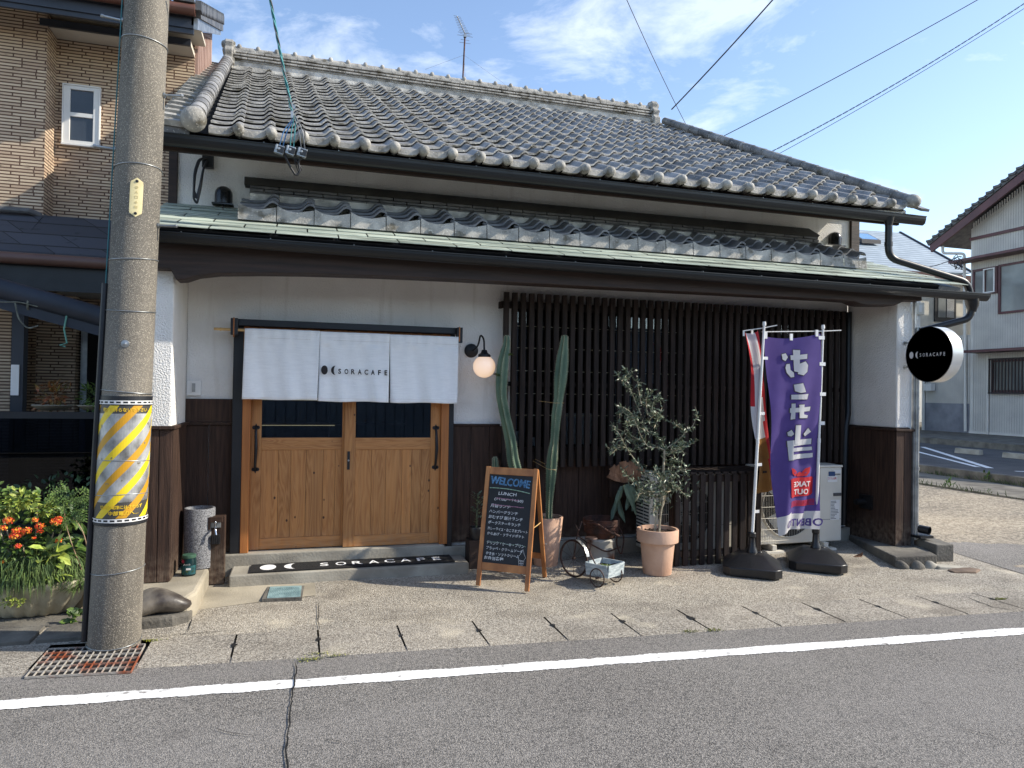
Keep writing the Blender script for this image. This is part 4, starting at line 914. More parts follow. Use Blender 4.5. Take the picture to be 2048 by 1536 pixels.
for x, y, s_ in ((1022,708,1),(992,748,-1)):
    p = PY(x,y,5.9); b.tube([PY(x-14*s_,y+5,5.93), p], [.006,.011], 8)
    for k in range(8): b.leaf(p, (s_*1.0+random.uniform(-.3,.5)*s_, random.uniform(-.8,.4), random.uniform(-.6,.9)), (0,0,1), .03, .01)
b.build('bud', M['leaf_green'], t, smooth=True)
b = MB(); b.tube([PY(1078,802,6.08),PY(1110,806,5.90),PY(1128,806,5.94),PY(1112,803,6.0)], .0018, 4); b.tube([PY(1066,922,6.12),PY(1095,938,5.92),PY(1112,940,5.94)], .0018, 4); b.tube([PY(1070,918,6.12),PY(1090,928,5.94)], .0015, 4)
b.build('string', M['bamboo'], t)
# motif on the pot
b = MB()
for k in range(16):
    a = -2.15+random.gauss(0,.10); z = .30+random.gauss(0,.022); r_ = .1345; c = V3(2.13+r_*math.cos(a), 6.0+r_*math.sin(a), z); b.leaf(c, (random.gauss(0,1),-.0,random.gauss(0,1)), (math.cos(a),math.sin(a),0), .022, .008)
b.build('motif', M['white_metal'], t)
t = thing('potted_succulent', 'small grey succulent in a dark pot half hidden behind the menu board', 'plant', (1.52,6.08,.2))
b = MB(); b.box(1.43,1.61,6.0,6.17,.0,.30); b.build('plant_stand', M['brown_beam'], t); pot(t, (1.50,6.06,.30), .065, .045, .11, m=M['plastic_black'])
b = MB()
for k in range(46):
    a = random.uniform(0,6.28); b.at = random.random(); z = .43+.27*random.random(); b.leaf((1.515+.03*math.cos(a),6.06+.03*math.sin(a),z), (math.cos(a),math.sin(a),.8), (0,0,1), .05, .02)
b.tube([(1.5,6.06,.40),(1.51,6.06,.70)], .008, 6); b.build('leaves', M['leaf_olive'], t)

# olive tree
def stem(b, pts, r0, r1, n=6, sub=5):
    pts = [Vector(p) for p in pts]; out = []; m_ = len(pts)
    for i in range(m_-1):
        p0, p1, p2, p3 = pts[max(i-1,0)], pts[i], pts[i+1], pts[min(i+2,m_-1)]
        for k in range(sub):
            u = k/sub; out.append(.5*((2*p1)+(p2-p0)*u+(2*p0-5*p1+4*p2-p3)*u*u+(3*p1-p0-3*p2+p3)*u**3))
    out.append(pts[-1]); L = len(out)
    b.tube(out, [r0+(r1-r0)*i/(L-1) for i in range(L)], n); return out
t = thing('potted_olive_tree', 'young olive tree in a rimmed terracotta pot in front of the slatted cover', 'olive tree', (3.0,5.53,.05))
pot(t, (3.0,5.56,.045), .180, .122, .385, rim=.022, rimh=.11)
zb = lambda x, y, dy=0: PY(1100+x/3.072, 700+y/3.072, 5.53+dy)
br = []
b = MB()
for q in ((-.02,.01),(.012,-.012),(.028,.015)):
    stem(b, [V3(2.985+q[0],5.54+q[1],.40), V3(3.0+q[0]*.8,5.54+q[1],.55), zb(690+q[0]*600,900,q[1]), zb(695+q[0]*300,790,q[1])], .011, .008)
mainp = stem(b, [zb(690,960), zb(695,800), zb(702,640), zb(702,612)], .013, .009); br.append((mainp,.35))
branches = [([(700,612),(660,600),(600,590),(560,530),(540,480),(500,390),(455,355),(408,345)],-.05), ([(700,640),(740,632),(745,610),(800,598),(850,585),(893,560)],.03), ([(720,600),(780,560),(840,500),(880,460),(905,392)],-.10), ([(830,505),(790,470),(770,462)],-.1),
 ([(540,470),(600,500),(660,540),(700,600)],.1), ([(560,400),(530,330),(490,240),(440,190),(408,138)],.06), ([(440,190),(475,150)],.06), ([(560,330),(545,250),(540,190)],-.05), ([(600,400),(590,300),(632,245)],.08), ([(620,380),(640,320),(670,290)],-.1), ([(520,430),(470,400),(430,360),(430,450)],.12),
 ([(620,600),(560,560),(470,510),(380,470)],.12), ([(540,700),(470,600),(430,520),(400,490)],-.12), ([(470,600),(420,600),(385,635)],-.1), ([(690,860),(640,870),(570,860),(500,800),(445,740)],-.08), ([(680,850),(620,810),(560,740),(520,690)],.1), ([(640,870),(560,880),(535,920)],-.15), ([(700,850),(690,780),(640,750)],.15),
 ([(705,850),(750,800),(790,740),(850,760)],-.10), ([(750,800),(745,720),(765,660)],.02), ([(720,850),(780,850),(840,900)],-.16), ([(700,820),(660,760),(635,750)],-.2), ([(690,900),(620,900),(580,880)],.18), ([(695,880),(760,860),(820,830)],.18), ([(690,930),(650,960),(635,1000)],-.1), ([(700,650),(720,700),(740,715)],.1),
 ([(600,500),(560,450),(480,430)],.2), ([(640,480),(660,430),(690,350)],.15), ([(600,440),(640,400),(655,380)],-.2), ([(500,390),(470,430),(480,470)],-.15), ([(560,620),(510,560),(480,530)],.2), ([(730,640),(790,610),(830,640)],-.15)]
for pl, dy in branches:
    n_ = len(pl); pts = [zb(x, y, dy*i/(n_-1)) for i, (x, y) in enumerate(pl)]
    br.append((stem(b, pts, .0052, .0018, 5), 1.0))
    # twigs
    o_ = br[-1][0]
    for k in range(5):
        p = random.choice(o_[2:]); q = p+V3(random.gauss(0,.035), random.gauss(0,.045), random.gauss(.03,.03)); b.tube([p,(p+q)/2+V3(0,0,.006),q], [.002,.0014,.001], 4); br.append(([p,(p+q)/2,q],.6))
b.build('trunk', M['bark'], t, smooth=True)
b = MB()
for pts, dn in br:
    for i in range(len(pts)-1):
        a, c = pts[i], pts[i+1]; d = (c-a).normalized()
        for k in range(int(max(1, (c-a).length*150*dn*random.uniform(.4,1.6)))):
            p = a.lerp(c, random.random()); q = Vector((random.gauss(0,1), random.gauss(0,1), random.gauss(0,.8))).normalized()
            b.at = random.random(); b.leaf(p, d*.6+q, Vector((random.gauss(0,1),random.gauss(0,1),random.gauss(.6,1))), random.uniform(.030,.056), random.uniform(.010,.017), .2)
for k in range(220):
    p = zb(random.gauss(680,90), random.gauss(820,65), random.gauss(0,.09)); b.at = random.random(); b.leaf(p, (random.gauss(0,1),random.gauss(0,1),random.gauss(0,1)), (random.gauss(0,1),random.gauss(0,1),1), .05, .014)
b.build('crown', M['leaf_olive'], t)

# staghorn fern on a board
t = thing('staghorn_fern', 'staghorn fern with brown shield leaf and drooping green fronds mounted on a wall board', 'fern', (2.93,6.2,.95))
b = MB(); b.box(2.80,3.11,6.13,6.16,.62,.92); b.build('board', M['brown_wood'], t)
M['shield'] = mat('dry brown shield leaf', S(168,126,98), S(104,72,52), 10, .75, .6, 30, st=(2,1,.5))
b = MB()
for k in range(13):
    a = R(28+124*k/12); L = .195+.02*math.sin(k*2.1); c = V3(2.935,6.11,.755)
    d = V3(math.cos(a), -.16-.08*math.sin(k), math.sin(a)); s_ = V3(-math.sin(a),0,math.cos(a))
    b.add([c, c+d*L*.6-s_*.03+V3(0,-.03,0), c+d*L-s_*.035+V3(0,-.01,0), c+d*L*1.03+V3(0,-.035,0), c+d*L+s_*.035+V3(0,-.0,0), c+d*L*.6+s_*.03+V3(0,-.03,0)], [(0,1,2,3),(0,3,4,5)])
b.build('shield_leaf', M['shield'], t, smooth=True)
M['stag'] = mat('grey green frond', S(112,128,104), S(74,92,76), 8, .6, rnd=.2)
b = MB()
def frond(pts, w0):
    out = [Vector(p) for p in pts]; n_ = len(out)
    for i in range(n_-1):
        t0, t1 = i/(n_-1), (i+1)/(n_-1); wa, wb = w0*(.5+1.1*math.sin(math.pi*min(1,t0*.9+.1)))*(1-t0*.5), w0*(.5+1.1*math.sin(math.pi*min(1,t1*.9+.1)))*(1-t1*.65)
        s_ = V3(1,.25,0).normalized(); b.add([out[i]-s_*wa, out[i]+V3(0,-.012,0), out[i]+s_*wa, out[i+1]+s_*wb, out[i+1]+V3(0,-.012,0), out[i+1]-s_*wb], [(0,1,4,5),(1,2,3,4)])
for pl in ([(1245,972),(1238,990),(1232,1010),(1225,1038)],[(1236,1000),(1242,1025),(1250,1045)],[(1234,1000),(1228,1020),(1222,1040)],[(1250,970),(1258,990),(1266,1010),(1272,1030)],[(1258,990),(1256,1010),(1252,1020)],[(1260,968),(1272,985),(1280,1000),(1290,1012)],[(1255,968),(1262,980),(1268,1000),(1264,1022)],[(1240,980),(1236,996),(1233,1005)]):
    y0 = 6.06-random.random()*.05; b.at = random.random(); frond([PY(x,y,y0-.02*i) for i,(x,y) in enumerate(pl)], .030)
b.build('frond', M['stag'], t, smooth=True)

# tricycle planter
t = thing('tricycle_planter', 'little iron tricycle planter pulling a pale grey box cart on spoked wheels', 'tricycle planter', (2.35,5.5,.045))
M['iron'] = mat('brown iron', S(84,62,54), S(54,42,38), 20, .6, .4, 60, metal=.4)
def wheel(c, ax, r, name='wheel', nsp=10):
    c = Vector(c); z = Vector(ax).normalized(); x = z.orthogonal().normalized(); x = (V3(0,0,1)-z*z.z).normalized(); y = z.cross(x)
    b = MB(); b.tube([c+(x*math.cos(2*math.pi*k/32)+y*math.sin(2*math.pi*k/32))*r for k in range(33)], r*.045+.002, 7, cap=False)
    o = b.build(name, M['iron'], t, smooth='all'); b = MB()
    for k in range(nsp): a = 2*math.pi*k/nsp; b.tube([c, c+(x*math.cos(a)+y*math.sin(a))*r], .0016, 4)
    b.lathe([(.01,-.012),(.01,.012)], c, 10, ax=z); b.build('spokes', M['iron'], o); return o
cw = V3(2.237,5.60,.200); axf = V3(.90,.43,0)
wheel(cw, axf, .150)
wheel((2.305,5.262,.118), (.89,.45,0), .072, nsp=8); wheel((2.515,5.375,.118), (.89,.45,0), .072, nsp=8)
b = MB()
fw = V3(axf.y, -axf.x, 0).normalized(); 
if fw.x < 0: fw = -fw
b.tube([cw, cw+fw*.03+V3(0,0,.17), cw+fw*.05+V3(0,0,.24)], .006, 6); b.tube([cw+fw*.05+V3(0,0,.24), cw+fw*.02+V3(-.03,-.06,.30), cw+fw*.06+V3(-.05,-.09,.27)], .005, 6); b.tube([cw+fw*.05+V3(0,0,.24), cw+fw*.08+V3(.03,.06,.31), cw+fw*.10+V3(.05,.08,.28)], .005, 6)
b.tube([cw+fw*.04+V3(0,0,.2), cw+fw*.14+V3(0,0,.16), cw+fw*.20+V3(0,0,.05), V3(2.38,5.36,.12)], .006, 6); b.lathe([(.0,.012),(.05,.008),(.055,0),(.04,-.006)], cw+fw*.19+V3(0,0,.20), 16); b.tube([cw+fw*.19+V3(0,0,.20), cw+fw*.18+V3(0,0,.1)], .005, 6)
b.tube([V3(2.305,5.262,.118), V3(2.515,5.375,.118)], .004, 6); b.build('frame', M['iron'], t, smooth=True)
b = MB()
for k in range(10):
    a0, a1 = R(15+k*9), R(15+(k+1)*9); p0, p1 = cw+(fw*math.cos(a0)+V3(0,0,1)*math.sin(a0))*.168, cw+(fw*math.cos(a1)+V3(0,0,1)*math.sin(a1))*.168; ax_ = axf.normalized()*.017; b.quad(p0-ax_,p0+ax_,p1+ax_,p1-ax_)
b.build('fender', M['silver'], t)
M['cart'] = mat('whitewashed cart boards', S(196,204,204), S(142,154,158), 14, .75, .4, 40, st=(1,1,4))
A_, B_ = V3(2.270,5.40,.115), V3(2.385,5.235,.115); e1 = (B_-A_); e2 = V3(.185,.105,0)
b = MB(); hh = .10
def wall4(P, Q):
    d = (Q-P).normalized(); n2 = V3(-d.y, d.x, 0)*.004; o_ = V3(0,0,hh); ex = (P+Q)/2-(A_+e1/2+e2/2); ex.z = 0; ex = ex*.10
    b.add([P-n2,Q-n2,Q+n2,P+n2,P-n2+o_+ex,Q-n2+o_+ex,Q+n2+o_+ex,P+n2+o_+ex], [(0,3,2,1),(4,5,6,7),(0,1,5,4),(1,2,6,5),(2,3,7,6),(3,0,4,7)])
wall4(A_, A_+e1); wall4(A_+e1, A_+e1+e2); wall4(A_+e1+e2, A_+e2); wall4(A_+e2, A_); b.add([A_+V3(0,0,.02),A_+e1+V3(0,0,.02),A_+e1+e2+V3(0,0,.02),A_+e2+V3(0,0,.02)], [(0,1,2,3)])
b.build('cart_box', M['cart'], t)
b = MB()
for k in range(160): p = A_+e1*random.uniform(.25,.8)+e2*random.uniform(.25,.85)+V3(0,0,.06); b.at = random.random(); b.leaf(p, (random.gauss(0,1),random.gauss(0,1),.9), (0,0,1), .018, .007)
b.build('foliage', M['leaf_green'], t)
b = MB(); b.add([A_+V3(0,0,.06),A_+e1+V3(0,0,.06),A_+e1+e2+V3(0,0,.06),A_+e2+V3(0,0,.06)], [(0,1,2,3)]); b.build('soil', M['soil'], t)
# rusty tub on an old can
t = thing('milk_can_stand', 'old grey and rusty metal can standing under the rusty tub', 'metal can', (2.63,5.93,.06))
M['oldcan'] = mat('rust stained enamel', S(176,170,158), S(118,76,56), 6, .6, .3, 40, detail=6, lo=.48, hi=.6); b = MB(); b.lathe([(.13,0),(.135,.01),(.13,.02),(.125,.20),(.13,.22),(.12,.24),(.0,.24)], (2.63,5.93,.055), 28); b.build('can_body', M['oldcan'], t, smooth=True, angle=30)
t = thing('rusty_tub', 'rusty iron tub with looped handle set on the old can beside the tricycle', 'tub', (2.63,5.93,.30))
b = MB(); b.lathe([(.11,0),(.13,.01),(.15,.05),(.155,.055),(.155,.07),(.158,.11),(.165,.115),(.163,.13),(.168,.168),(.162,.172),(.155,.165),(.148,.06),(0,.05)], (2.63,5.93,.297), 32); b.build('tub_body', M['rust'], t, smooth=True, angle=30)
b = MB(); b.tube(bend([(2.46,5.84,.44),(2.50,5.75,.46),(2.62,5.74,.38),(2.74,5.78,.33)], .08), .010, 6); b.tube(bend([(2.78,5.9,.40),(2.83,5.86,.30),(2.78,5.82,.14),(2.74,5.84,.24),(2.76,5.86,.36)], .06), .007, 6); b.tube(bend([(2.47,5.86,.27),(2.6,5.74,.20),(2.78,5.84,.22)], .06), .007, 6); b.build('handle', M['rust'], t, smooth=True)

# air conditioner units and the slatted cover
def ac_unit(x0, x1, y0, y1, z0, z1, lab, fx, side_l=False, split=.72):
    t = thing('air_conditioner', lab, 'air conditioner', ((x0+x1)/2,(y0+y1)/2,z0), 'outdoor air conditioner units')
    b = MB(); b.box(x0, x1, y0, y1, z0, z1-.02); o = b.build('casing', M['ac_white'], t, bevel=.012); b = MB(); b.box(x0-.006,x1+.006,y0-.006,y1+.006,z1-.019,z1+.004); b.build('lid', M['ac_white'], t, bevel=.006)
    zc = (z0+z1)/2-.01; fr = (z1-z0)*.40; xc = x0+(x1-x0)*fx
    b = MB(); b.add([(xc+fr*math.cos(2*math.pi*k/40), y0-.003, zc+fr*math.sin(2*math.pi*k/40)) for k in range(40)], [tuple(range(40))]); b.build('fan_opening', M['void'], t)
    b = MB(); b.tube([(xc+fr*math.cos(2*math.pi*k/40), y0-.008, zc+fr*math.sin(2*math.pi*k/40)) for k in range(41)], .006, 6); b.build('fan_ring', M['ac_white'], t, smooth='all')
    b = MB()
    for k in range(4):
        a = k*math.pi/2+.4; b.quad((xc,y0-.005,zc),(xc+fr*.9*math.cos(a),y0-.007,zc+fr*.9*math.sin(a)),(xc+fr*.9*math.cos(a+.6),y0-.004,zc+fr*.9*math.sin(a+.6)),(xc+fr*.3*math.cos(a+.8),y0-.004,zc+fr*.3*math.sin(a+.8)))
    b.build('fan_blade', M['silver'], t)
    b = MB(); w_ = fr*1.08; n_ = 34
    for k in range(n_+1): x = xc-w_+2*w_*k/n_; b.tube([(x,y0-.022,zc-w_),(x,y0-.022,zc+w_)], .0014, 4)
    for k in range(7): z = zc-w_+2*w_*k/6; b.tube([(xc-w_,y0-.025,z),(xc+w_,y0-.025,z)], .0025, 4)
    b.build('grille', M['ac_white'], t)
    xs_ = x0+(x1-x0)*split; b = MB(); b.box(xs_,xs_+.004,y0-.0015,y0,z0+.01,z1-.02); b.box(xs_,x1,y0-.0015,y0,z0+.22,z0+.224); b.build('seam', M['tile_dark'], t)
    b = MB(); b.box(x0+.12,x0+.17,y0-.04,y1+.03,z0-.055,z0); b.box(x1-.24,x1-.19,y0-.04,y1+.03,z0-.055,z0); b.box(x0+.05,x0+.25,y0-.05,y0+.03,z0-.085,z0-.056); b.cut(); b.box(x1-.33,x1-.1,y0-.05,y0+.03,z0-.085,z0-.056); b.build('mounting_feet', M['ac_white'], t, bevel=.004)
    if side_l:
        b = MB()
        for k in range(22): z = z0+.04+k*.031; b.box(x0-.004,x0-.001,y0+.02,y0+.115,z,z+.013); b.box(x0-.004,x0-.001,y0+.13,y1-.02,z,z+.013)
        b.build('side_louvre', M['void'], t)
    return t
t1 = ac_unit(3.085,3.98,5.87,6.15,.15,.86, 'ivory outdoor air conditioner half hidden inside the slatted cover', .40, True)
t2 = ac_unit(4.30,5.265,5.93,6.16,.145,.905, 'ivory outdoor air conditioner standing in the open behind the banners', .34)
b = MB(); b.box(5.10,5.175,5.925,5.929,.80,.845); b.build('badge', mat('blue badge', S(40,74,120), S(34,64,106), 3), t2)
b = MB(); b.box(5.085,5.205,5.9265,5.9288,.74,.80); b.cut(); b.box(5.16,5.245,5.9265,5.9288,.83,.90-.04); b.cut(); b.box(5.125,5.235,5.9265,5.9288,.36,.56); b.build('label', M['white_metal'], t2)
b = MB(); text(b, 'スリムER', None, (5.09,5.9255,.765), (1,0,0), (0,0,1), width=.105, height=.026, bold=.02); b.build('lettering', mat('red print', S(190,40,50), S(170,34,44), 3), t2)
b = MB()
for k in range(13): x1_ = 5.13+random.uniform(.04,.1); b.box(5.13,x1_,5.9255,5.926,.370+k*.0145,.376+k*.0145)
b.box(5.165,5.195,5.9255,5.926,.812,.82); b.box(5.2,5.24,5.9255,5.926,.812,.82)
b.build('small_print', M['tile_dark'], t2)
b = MB(); b.box(5.16,5.25,5.921,5.929,.60,.63); b.build('grip', M['tile_dark'], t2)
t = thing('slatted_cover', 'dark brown slatted timber box behind the potted olive tree', 'slatted cover', (3.66,5.93,.06))
b = MB()
for i in range(11): x = 3.245+i*.0845; b.at = random.random(); b.box(x, x+.052, 5.69, 5.712, zg(x,5.7)+.004, .872)
for i in range(13): x = 3.225+i*.0845; b.at = random.random(); b.box(x, x+.058, 5.688, 6.15, .8745, .896)
for i in range(5): y = 5.74+i*.085; b.box(4.115,4.137,y,y+.052,.07,.872)
b.build('slats', M['lattice_wood'], t, bevel=.002)
b = MB(); b.box(3.235,4.16,5.7125,5.74,.80,.86); b.box(3.235,4.16,5.7125,5.74,.13,.18); b.box(3.235,3.265,5.7405,5.79,.07,.86); b.box(4.07,4.11,5.7405,5.79,.07,.86); b.box(3.235,4.11,6.11,6.14,.80,.86); b.build('frame', M['brown_wood'], t)

# banners
def banner_stand(bx, by, top, lab, tilt):
    t = thing('banner_stand', lab, 'banner', (bx,by,.05), 'advertising banners on water filled bases')
    z0 = zg(bx,by)+.003; xr_ = V3(.83,-.55,0); yr = V3(.55,.83,0); c = V3(bx,by,z0)
    def ring(a, bb_, ch, z): a, bb_ = a*1.16, bb_*1.16; return [c+xr_*u+yr*v+V3(0,0,z) for u, v in ((-a+ch,-bb_),(a-ch,-bb_),(a,-bb_+ch),(a,bb_-ch),(a-ch,bb_),(-a+ch,bb_),(-a,bb_-ch),(-a,-bb_+ch))]
    b = MB(); rs = [ring(.205,.205,.06,0), ring(.21,.21,.06,.01), ring(.21,.21,.06,.075), ring(.195,.195,.055,.085), ring(.10,.10,.03,.165), ring(.075,.075,.03,.172)]
    for r_ in rs: pass
    vs = [p for r_ in rs for p in r_]; fs = [(i*8+k, i*8+(k+1)%8, (i+1)*8+(k+1)%8, (i+1)*8+k) for i in range(len(rs)-1) for k in range(8)]+[tuple(range(40,48)), tuple(range(8))[::-1]]
    b.add(vs, fs); b.lathe([(.05,.17),(.042,.20),(.03,.225),(.026,.30),(.034,.305),(.034,.345),(.022,.35)], c, 16); b.lathe([(.028,.165),(.028,.178)], c+xr_*.06+yr*.03, 12)
    b.build('base', M['plastic_black'], t, smooth=True, bevel=.006, angle=35)
    b = MB(); p0 = c+V3(0,0,.30); p1 = Vector(top); pm = p0.lerp(p1,.45); b.tube([p0,pm], .0135, 10); b.tube([pm,p1], .011, 10); b.lathe([(.015,-.02),(.015,.02)], pm, 10); b.lathe([(.016,-.015),(.017,0),(.014,.02)], p1, 10)
    b.build('pole', M['white_metal'], t, smooth=True); return t, p0, p1
M['banner_white'] = mat('banner white', S(232,232,232), S(216,216,218), 6, .8)
def cloth_mat(name, c1, c2, tr=.35):
    m = mat(name, c1, c2, 5, .8); n = m.node_tree.nodes; l = m.node_tree.links; p = n['Principled BSDF']; t_ = n.new('ShaderNodeBsdfTranslucent'); x = n.new('ShaderNodeMixShader'); x.inputs[0].default_value = tr
    for lk in list(p.inputs['Base Color'].links): l.new(lk.from_socket, t_.inputs[0])
    l.new(p.outputs[0], x.inputs[1]); l.new(t_.outputs[0], x.inputs[2]); l.new(x.outputs[0], n['Material Output'].inputs[0]); return m
M['purple'] = cloth_mat('purple banner cloth', S(98,80,152), S(88,70,140)); M['b_white'] = cloth_mat('white banner cloth', S(228,226,226), S(218,216,218)); M['b_red'] = cloth_mat('red banner cloth', S(214,44,54), S(196,36,46)); M['b_brown'] = cloth_mat('brown banner print', S(178,128,62), S(150,104,48)); M['b_grey'] = cloth_mat('dark outline print', S(90,84,92), S(80,76,84)); M['b_dark'] = cloth_mat('brown outline', S(120,80,44), S(110,72,38))
t, p0, p1 = banner_stand(4.545,5.44,(4.582,5.42,2.235), 'purple lunch box banner with mirrored white lettering, on a black base', 0)
b = MB(); b.tube([(3.945,5.44,2.168),(4.582,5.42,2.198),(4.775,5.41,2.212)], .0045, 6)
b.build('crossbar', M['white_metal'], t, smooth=True)
def bc(u, v, o=0):       # u 0..1 left to right as seen, v 0..1 top to bottom
    xl = 3.958+.16*v**.75+.012*math.sin(v*6); xr2 = 4.545+.0*v+.035*math.sin(v*3.0)
    x = xl+(xr2-xl)*u; zt = 2.128+.045*u-.03*math.sin(math.pi*u)*(1-v); zb_ = .345+.07*u+.02*math.sin(u*5)
    y = 5.435-.02*u+.045*math.sin(u*5.5+v*4.2)*(.3+v)*.6+.018*math.sin(u*15+v*9)*v+.02*math.sin(v*12+u*3)*(1-u)
    return V3(x, y, zt+(zb_-zt)*v)+V3(0,-1,0)*o
b = MB()
nu, nv = 44, 110
for j in range(nv):
    for i in range(nu):
        b.mi = 1 if (j+.5)/nv > .905+.01*math.sin(i/nu*3) else 0
        b.quad(bc(i/nu,j/nv), bc((i+1)/nu,j/nv), bc((i+1)/nu,(j+1)/nv), bc(i/nu,(j+1)/nv))
b.build('banner_cloth', [M['purple'], M['b_white']], t, smooth='all')
def wrap(mb, s, u0, u1, v0, v1, bold, o, m=1):
    f = bpy.data.curves.new('t','FONT'); f.body = s; f.offset = bold; f.resolution_u = 3; ob = bpy.data.objects.new('t', f); C.objects.link(ob); dg = bpy.context.evaluated_depsgraph_get(); dg.update()
    me = bpy.data.meshes.new_from_object(ob.evaluated_get(dg)); bpy.data.objects.remove(ob)
    import bmesh
    bm = bmesh.new(); bm.from_mesh(me); bmesh.ops.triangulate(bm, faces=bm.faces); bmesh.ops.subdivide_edges(bm, edges=bm.edges, cuts=3, use_grid_fill=True)
    vs = [v.co.copy() for v in bm.verts]; bm.verts.ensure_lookup_table(); fs = [tuple(v.index for v in f_.verts) for f_ in bm.faces]; bm.free()
    x0 = min(v.x for v in vs); x1 = max(v.x for v in vs); y0 = min(v.y for v in vs); y1 = max(v.y for v in vs)
    mb.add([bc(u1-(u1-u0)*(v.x-x0)/(x1-x0), v1-(v1-v0)*(v.y-y0)/(y1-y0), o) for v in vs], fs)
def Zb(x, y):          # banner sheet coordinates of a drawn point
    v = (y-102)/(1440-102); xl = 168+100*v; xr_ = 540+8*v; return (x-xl)/(xr_-xl), v*1.0
def bpoly(mb, pts, o, grow=0):
    import bmesh
    cx = sum(p[0] for p in pts)/len(pts); cy = sum(p[1] for p in pts)/len(pts); q = []
    for x, y in pts:
        L = math.hypot(x-cx, y-cy) or 1; q.append((x+(x-cx)/L*grow, y+(y-cy)/L*grow))
    bm = bmesh.new(); bm.faces.new([bm.verts.new((x, y, 0)) for x, y in q]); bmesh.ops.triangulate(bm, faces=bm.faces); bmesh.ops.subdivide_edges(bm, edges=bm.edges, cuts=4, use_grid_fill=True)
    bm.verts.ensure_lookup_table(); bm.verts.index_update(); mb.add([bc(*Zb(v.co.x, v.co.y), o) for v in bm.verts], [tuple(v.index for v in f_.verts) for f_ in bm.faces]); bm.free()
GLY = [[[(285,215),(310,207),(322,235),(305,262),(288,250)],[(356,184),(398,190),(392,240),(383,345),(352,335)],[(338,222),(440,222),(436,255),(338,255)],[(385,285),(425,272),(440,300),(432,345),(405,368),(372,355),(378,330),(398,338),(412,325),(412,300),(385,312)],[(310,285),(330,282),(332,325),(350,345),(350,375),(330,378),(308,345),(302,310)]],
 [[(345,430),(400,422),(420,485),(385,490),(350,475)],[(328,500),(440,500),(432,537),(328,532)],[(322,593),(460,590),(455,620),(322,625)],[(330,562),(352,562),(352,670),(327,673)],[(374,572),(412,572),(412,640),(445,650),(440,668),(380,665)]],
 [[(358,715),(395,715),(395,845),(355,845)],[(314,762),(335,745),(350,775),(335,790),(318,785)],[(420,778),(450,738),(468,765),(430,795)],[(315,820),(472,812),(470,850),(318,862)],[(318,850),(350,850),(350,955),(324,955)],[(345,872),(475,868),(478,892),(345,898)],[(345,918),(484,912),(486,942),(345,952)]]]
for gl in GLY:
    for m_, gr, o in ((M['b_grey'],5.5,.006),(M['b_white'],0,.009)):
        b = MB(); [bpoly(b, p, o, gr) for p in gl]; b.build('lettering', m_, t)
b = MB(); bpoly(b, [(332,1086),(342,1080),(500,1077),(510,1088),(512,1195),(500,1207),(345,1212),(336,1203)], .006)
for k in range(5): bpoly(b, [(338,1238+k*9),(430,1240+k*8),(522,1234+k*9),(524,1238+k*9),(430,1245+k*8),(338,1242+k*9)], .006)
bpoly(b, [(380,1072),(388,1048),(405,1040),(420,1048),(426,1072)], .0065); bpoly(b, [(338,1008),(360,1018),(378,1040),(380,1062),(360,1066),(342,1045)], .0065); bpoly(b, [(473,1008),(440,1016),(420,1040),(424,1070),(450,1068),(470,1045)], .0065)
b.build('logo', M['b_red'], t)
b = MB(); bpoly(b, [(358,1040),(364,1038),(370,1052),(362,1050)], .008); bpoly(b, [(432,1052),(444,1040),(446,1048)], .008); b.build('leaf_mark', M['purple'], t)
def zw(b, s, x0, x1, y0, y1, bold, o): (u0, v0), (u1, v1) = Zb(x0, y0), Zb(x1, y1); wrap(b, s, u0, u1, v0, v1, bold, o)
b = MB(); zw(b,'TAKE',352,484,1106,1142,.03,.010); zw(b,'OUT',358,474,1158,1196,.03,.010); b.build('lettering', M['b_white'], t)
b = MB(); zw(b,'OBENTO',318,560,1366,1418,.02,.007); b.build('lettering', M['purple'], t)
b = MB()
for v_ in (.02,.155,.31,.46): p = bc(.985,v_); b.obox(p+V3(.02,0,0), (.032,0,0), (0,.003,0), (0,0,.016))
for u_ in (.04,.5,.93): p = bc(u_,0); b.obox(p+V3(0,0,.012), (.014,0,0), (0,.007,0), (0,0,.03))
b.build('loop', M['white_metal'], t)
t, p0, p1 = banner_stand(3.855,5.42,(3.938,5.40,2.235), 'red, white and brown banner seen edge on beside the slatted cover', 0)
b = MB(); b.tube([(3.76,5.46,2.17),(3.938,5.41,2.20),(4.05,5.37,2.225)], .0045, 6); b.build('crossbar', M['white_metal'], t, smooth=True)
b = MB(); nv = 60; nu = 12
def b2(u, v):
    y0 = 5.62; xa = 3.80+.20*v+.03*math.sin(v*9); xb_ = 4.03+.30*v**.8+.03*math.sin(v*6+1)
    xa += .05*math.sin(v*3.1)
    x = xa+(xb_-xa)*u; y = 5.48+.13*v+.16*u+.03*math.sin(u*7+v*6); return V3(x, y, 2.16+.05*u-1.47*v-.02*math.sin(u*3))
for j in range(nv):
    for i in range(nu):
        u, v = (i+.5)/nu, (j+.5)/nv
        b.mi = 0 if (u < .18 and v < .45) or u > .80+.1*math.sin(v*4) or (u > .55 and v < .42) else (2 if v > .64+.03*math.sin(u*3) else 1)
        if b.mi == 2 and (v < .67 or .78 < v < .79): b.mi = 3
        b.quad(b2(i/nu,j/nv), b2((i+1)/nu,j/nv), b2((i+1)/nu,(j+1)/nv), b2(i/nu,(j+1)/nv))
b.build('banner_cloth', [M['b_red'], M['b_white'], M['b_brown'], M['b_dark']], t, smooth='all')
b = MB()
for v_ in (.16,.42,.66,.88): p = p1.lerp(p0, v_); b.obox(p+V3(.03,.01,0), (.034,.0,0), (0,.003,0), (0,0,.013))
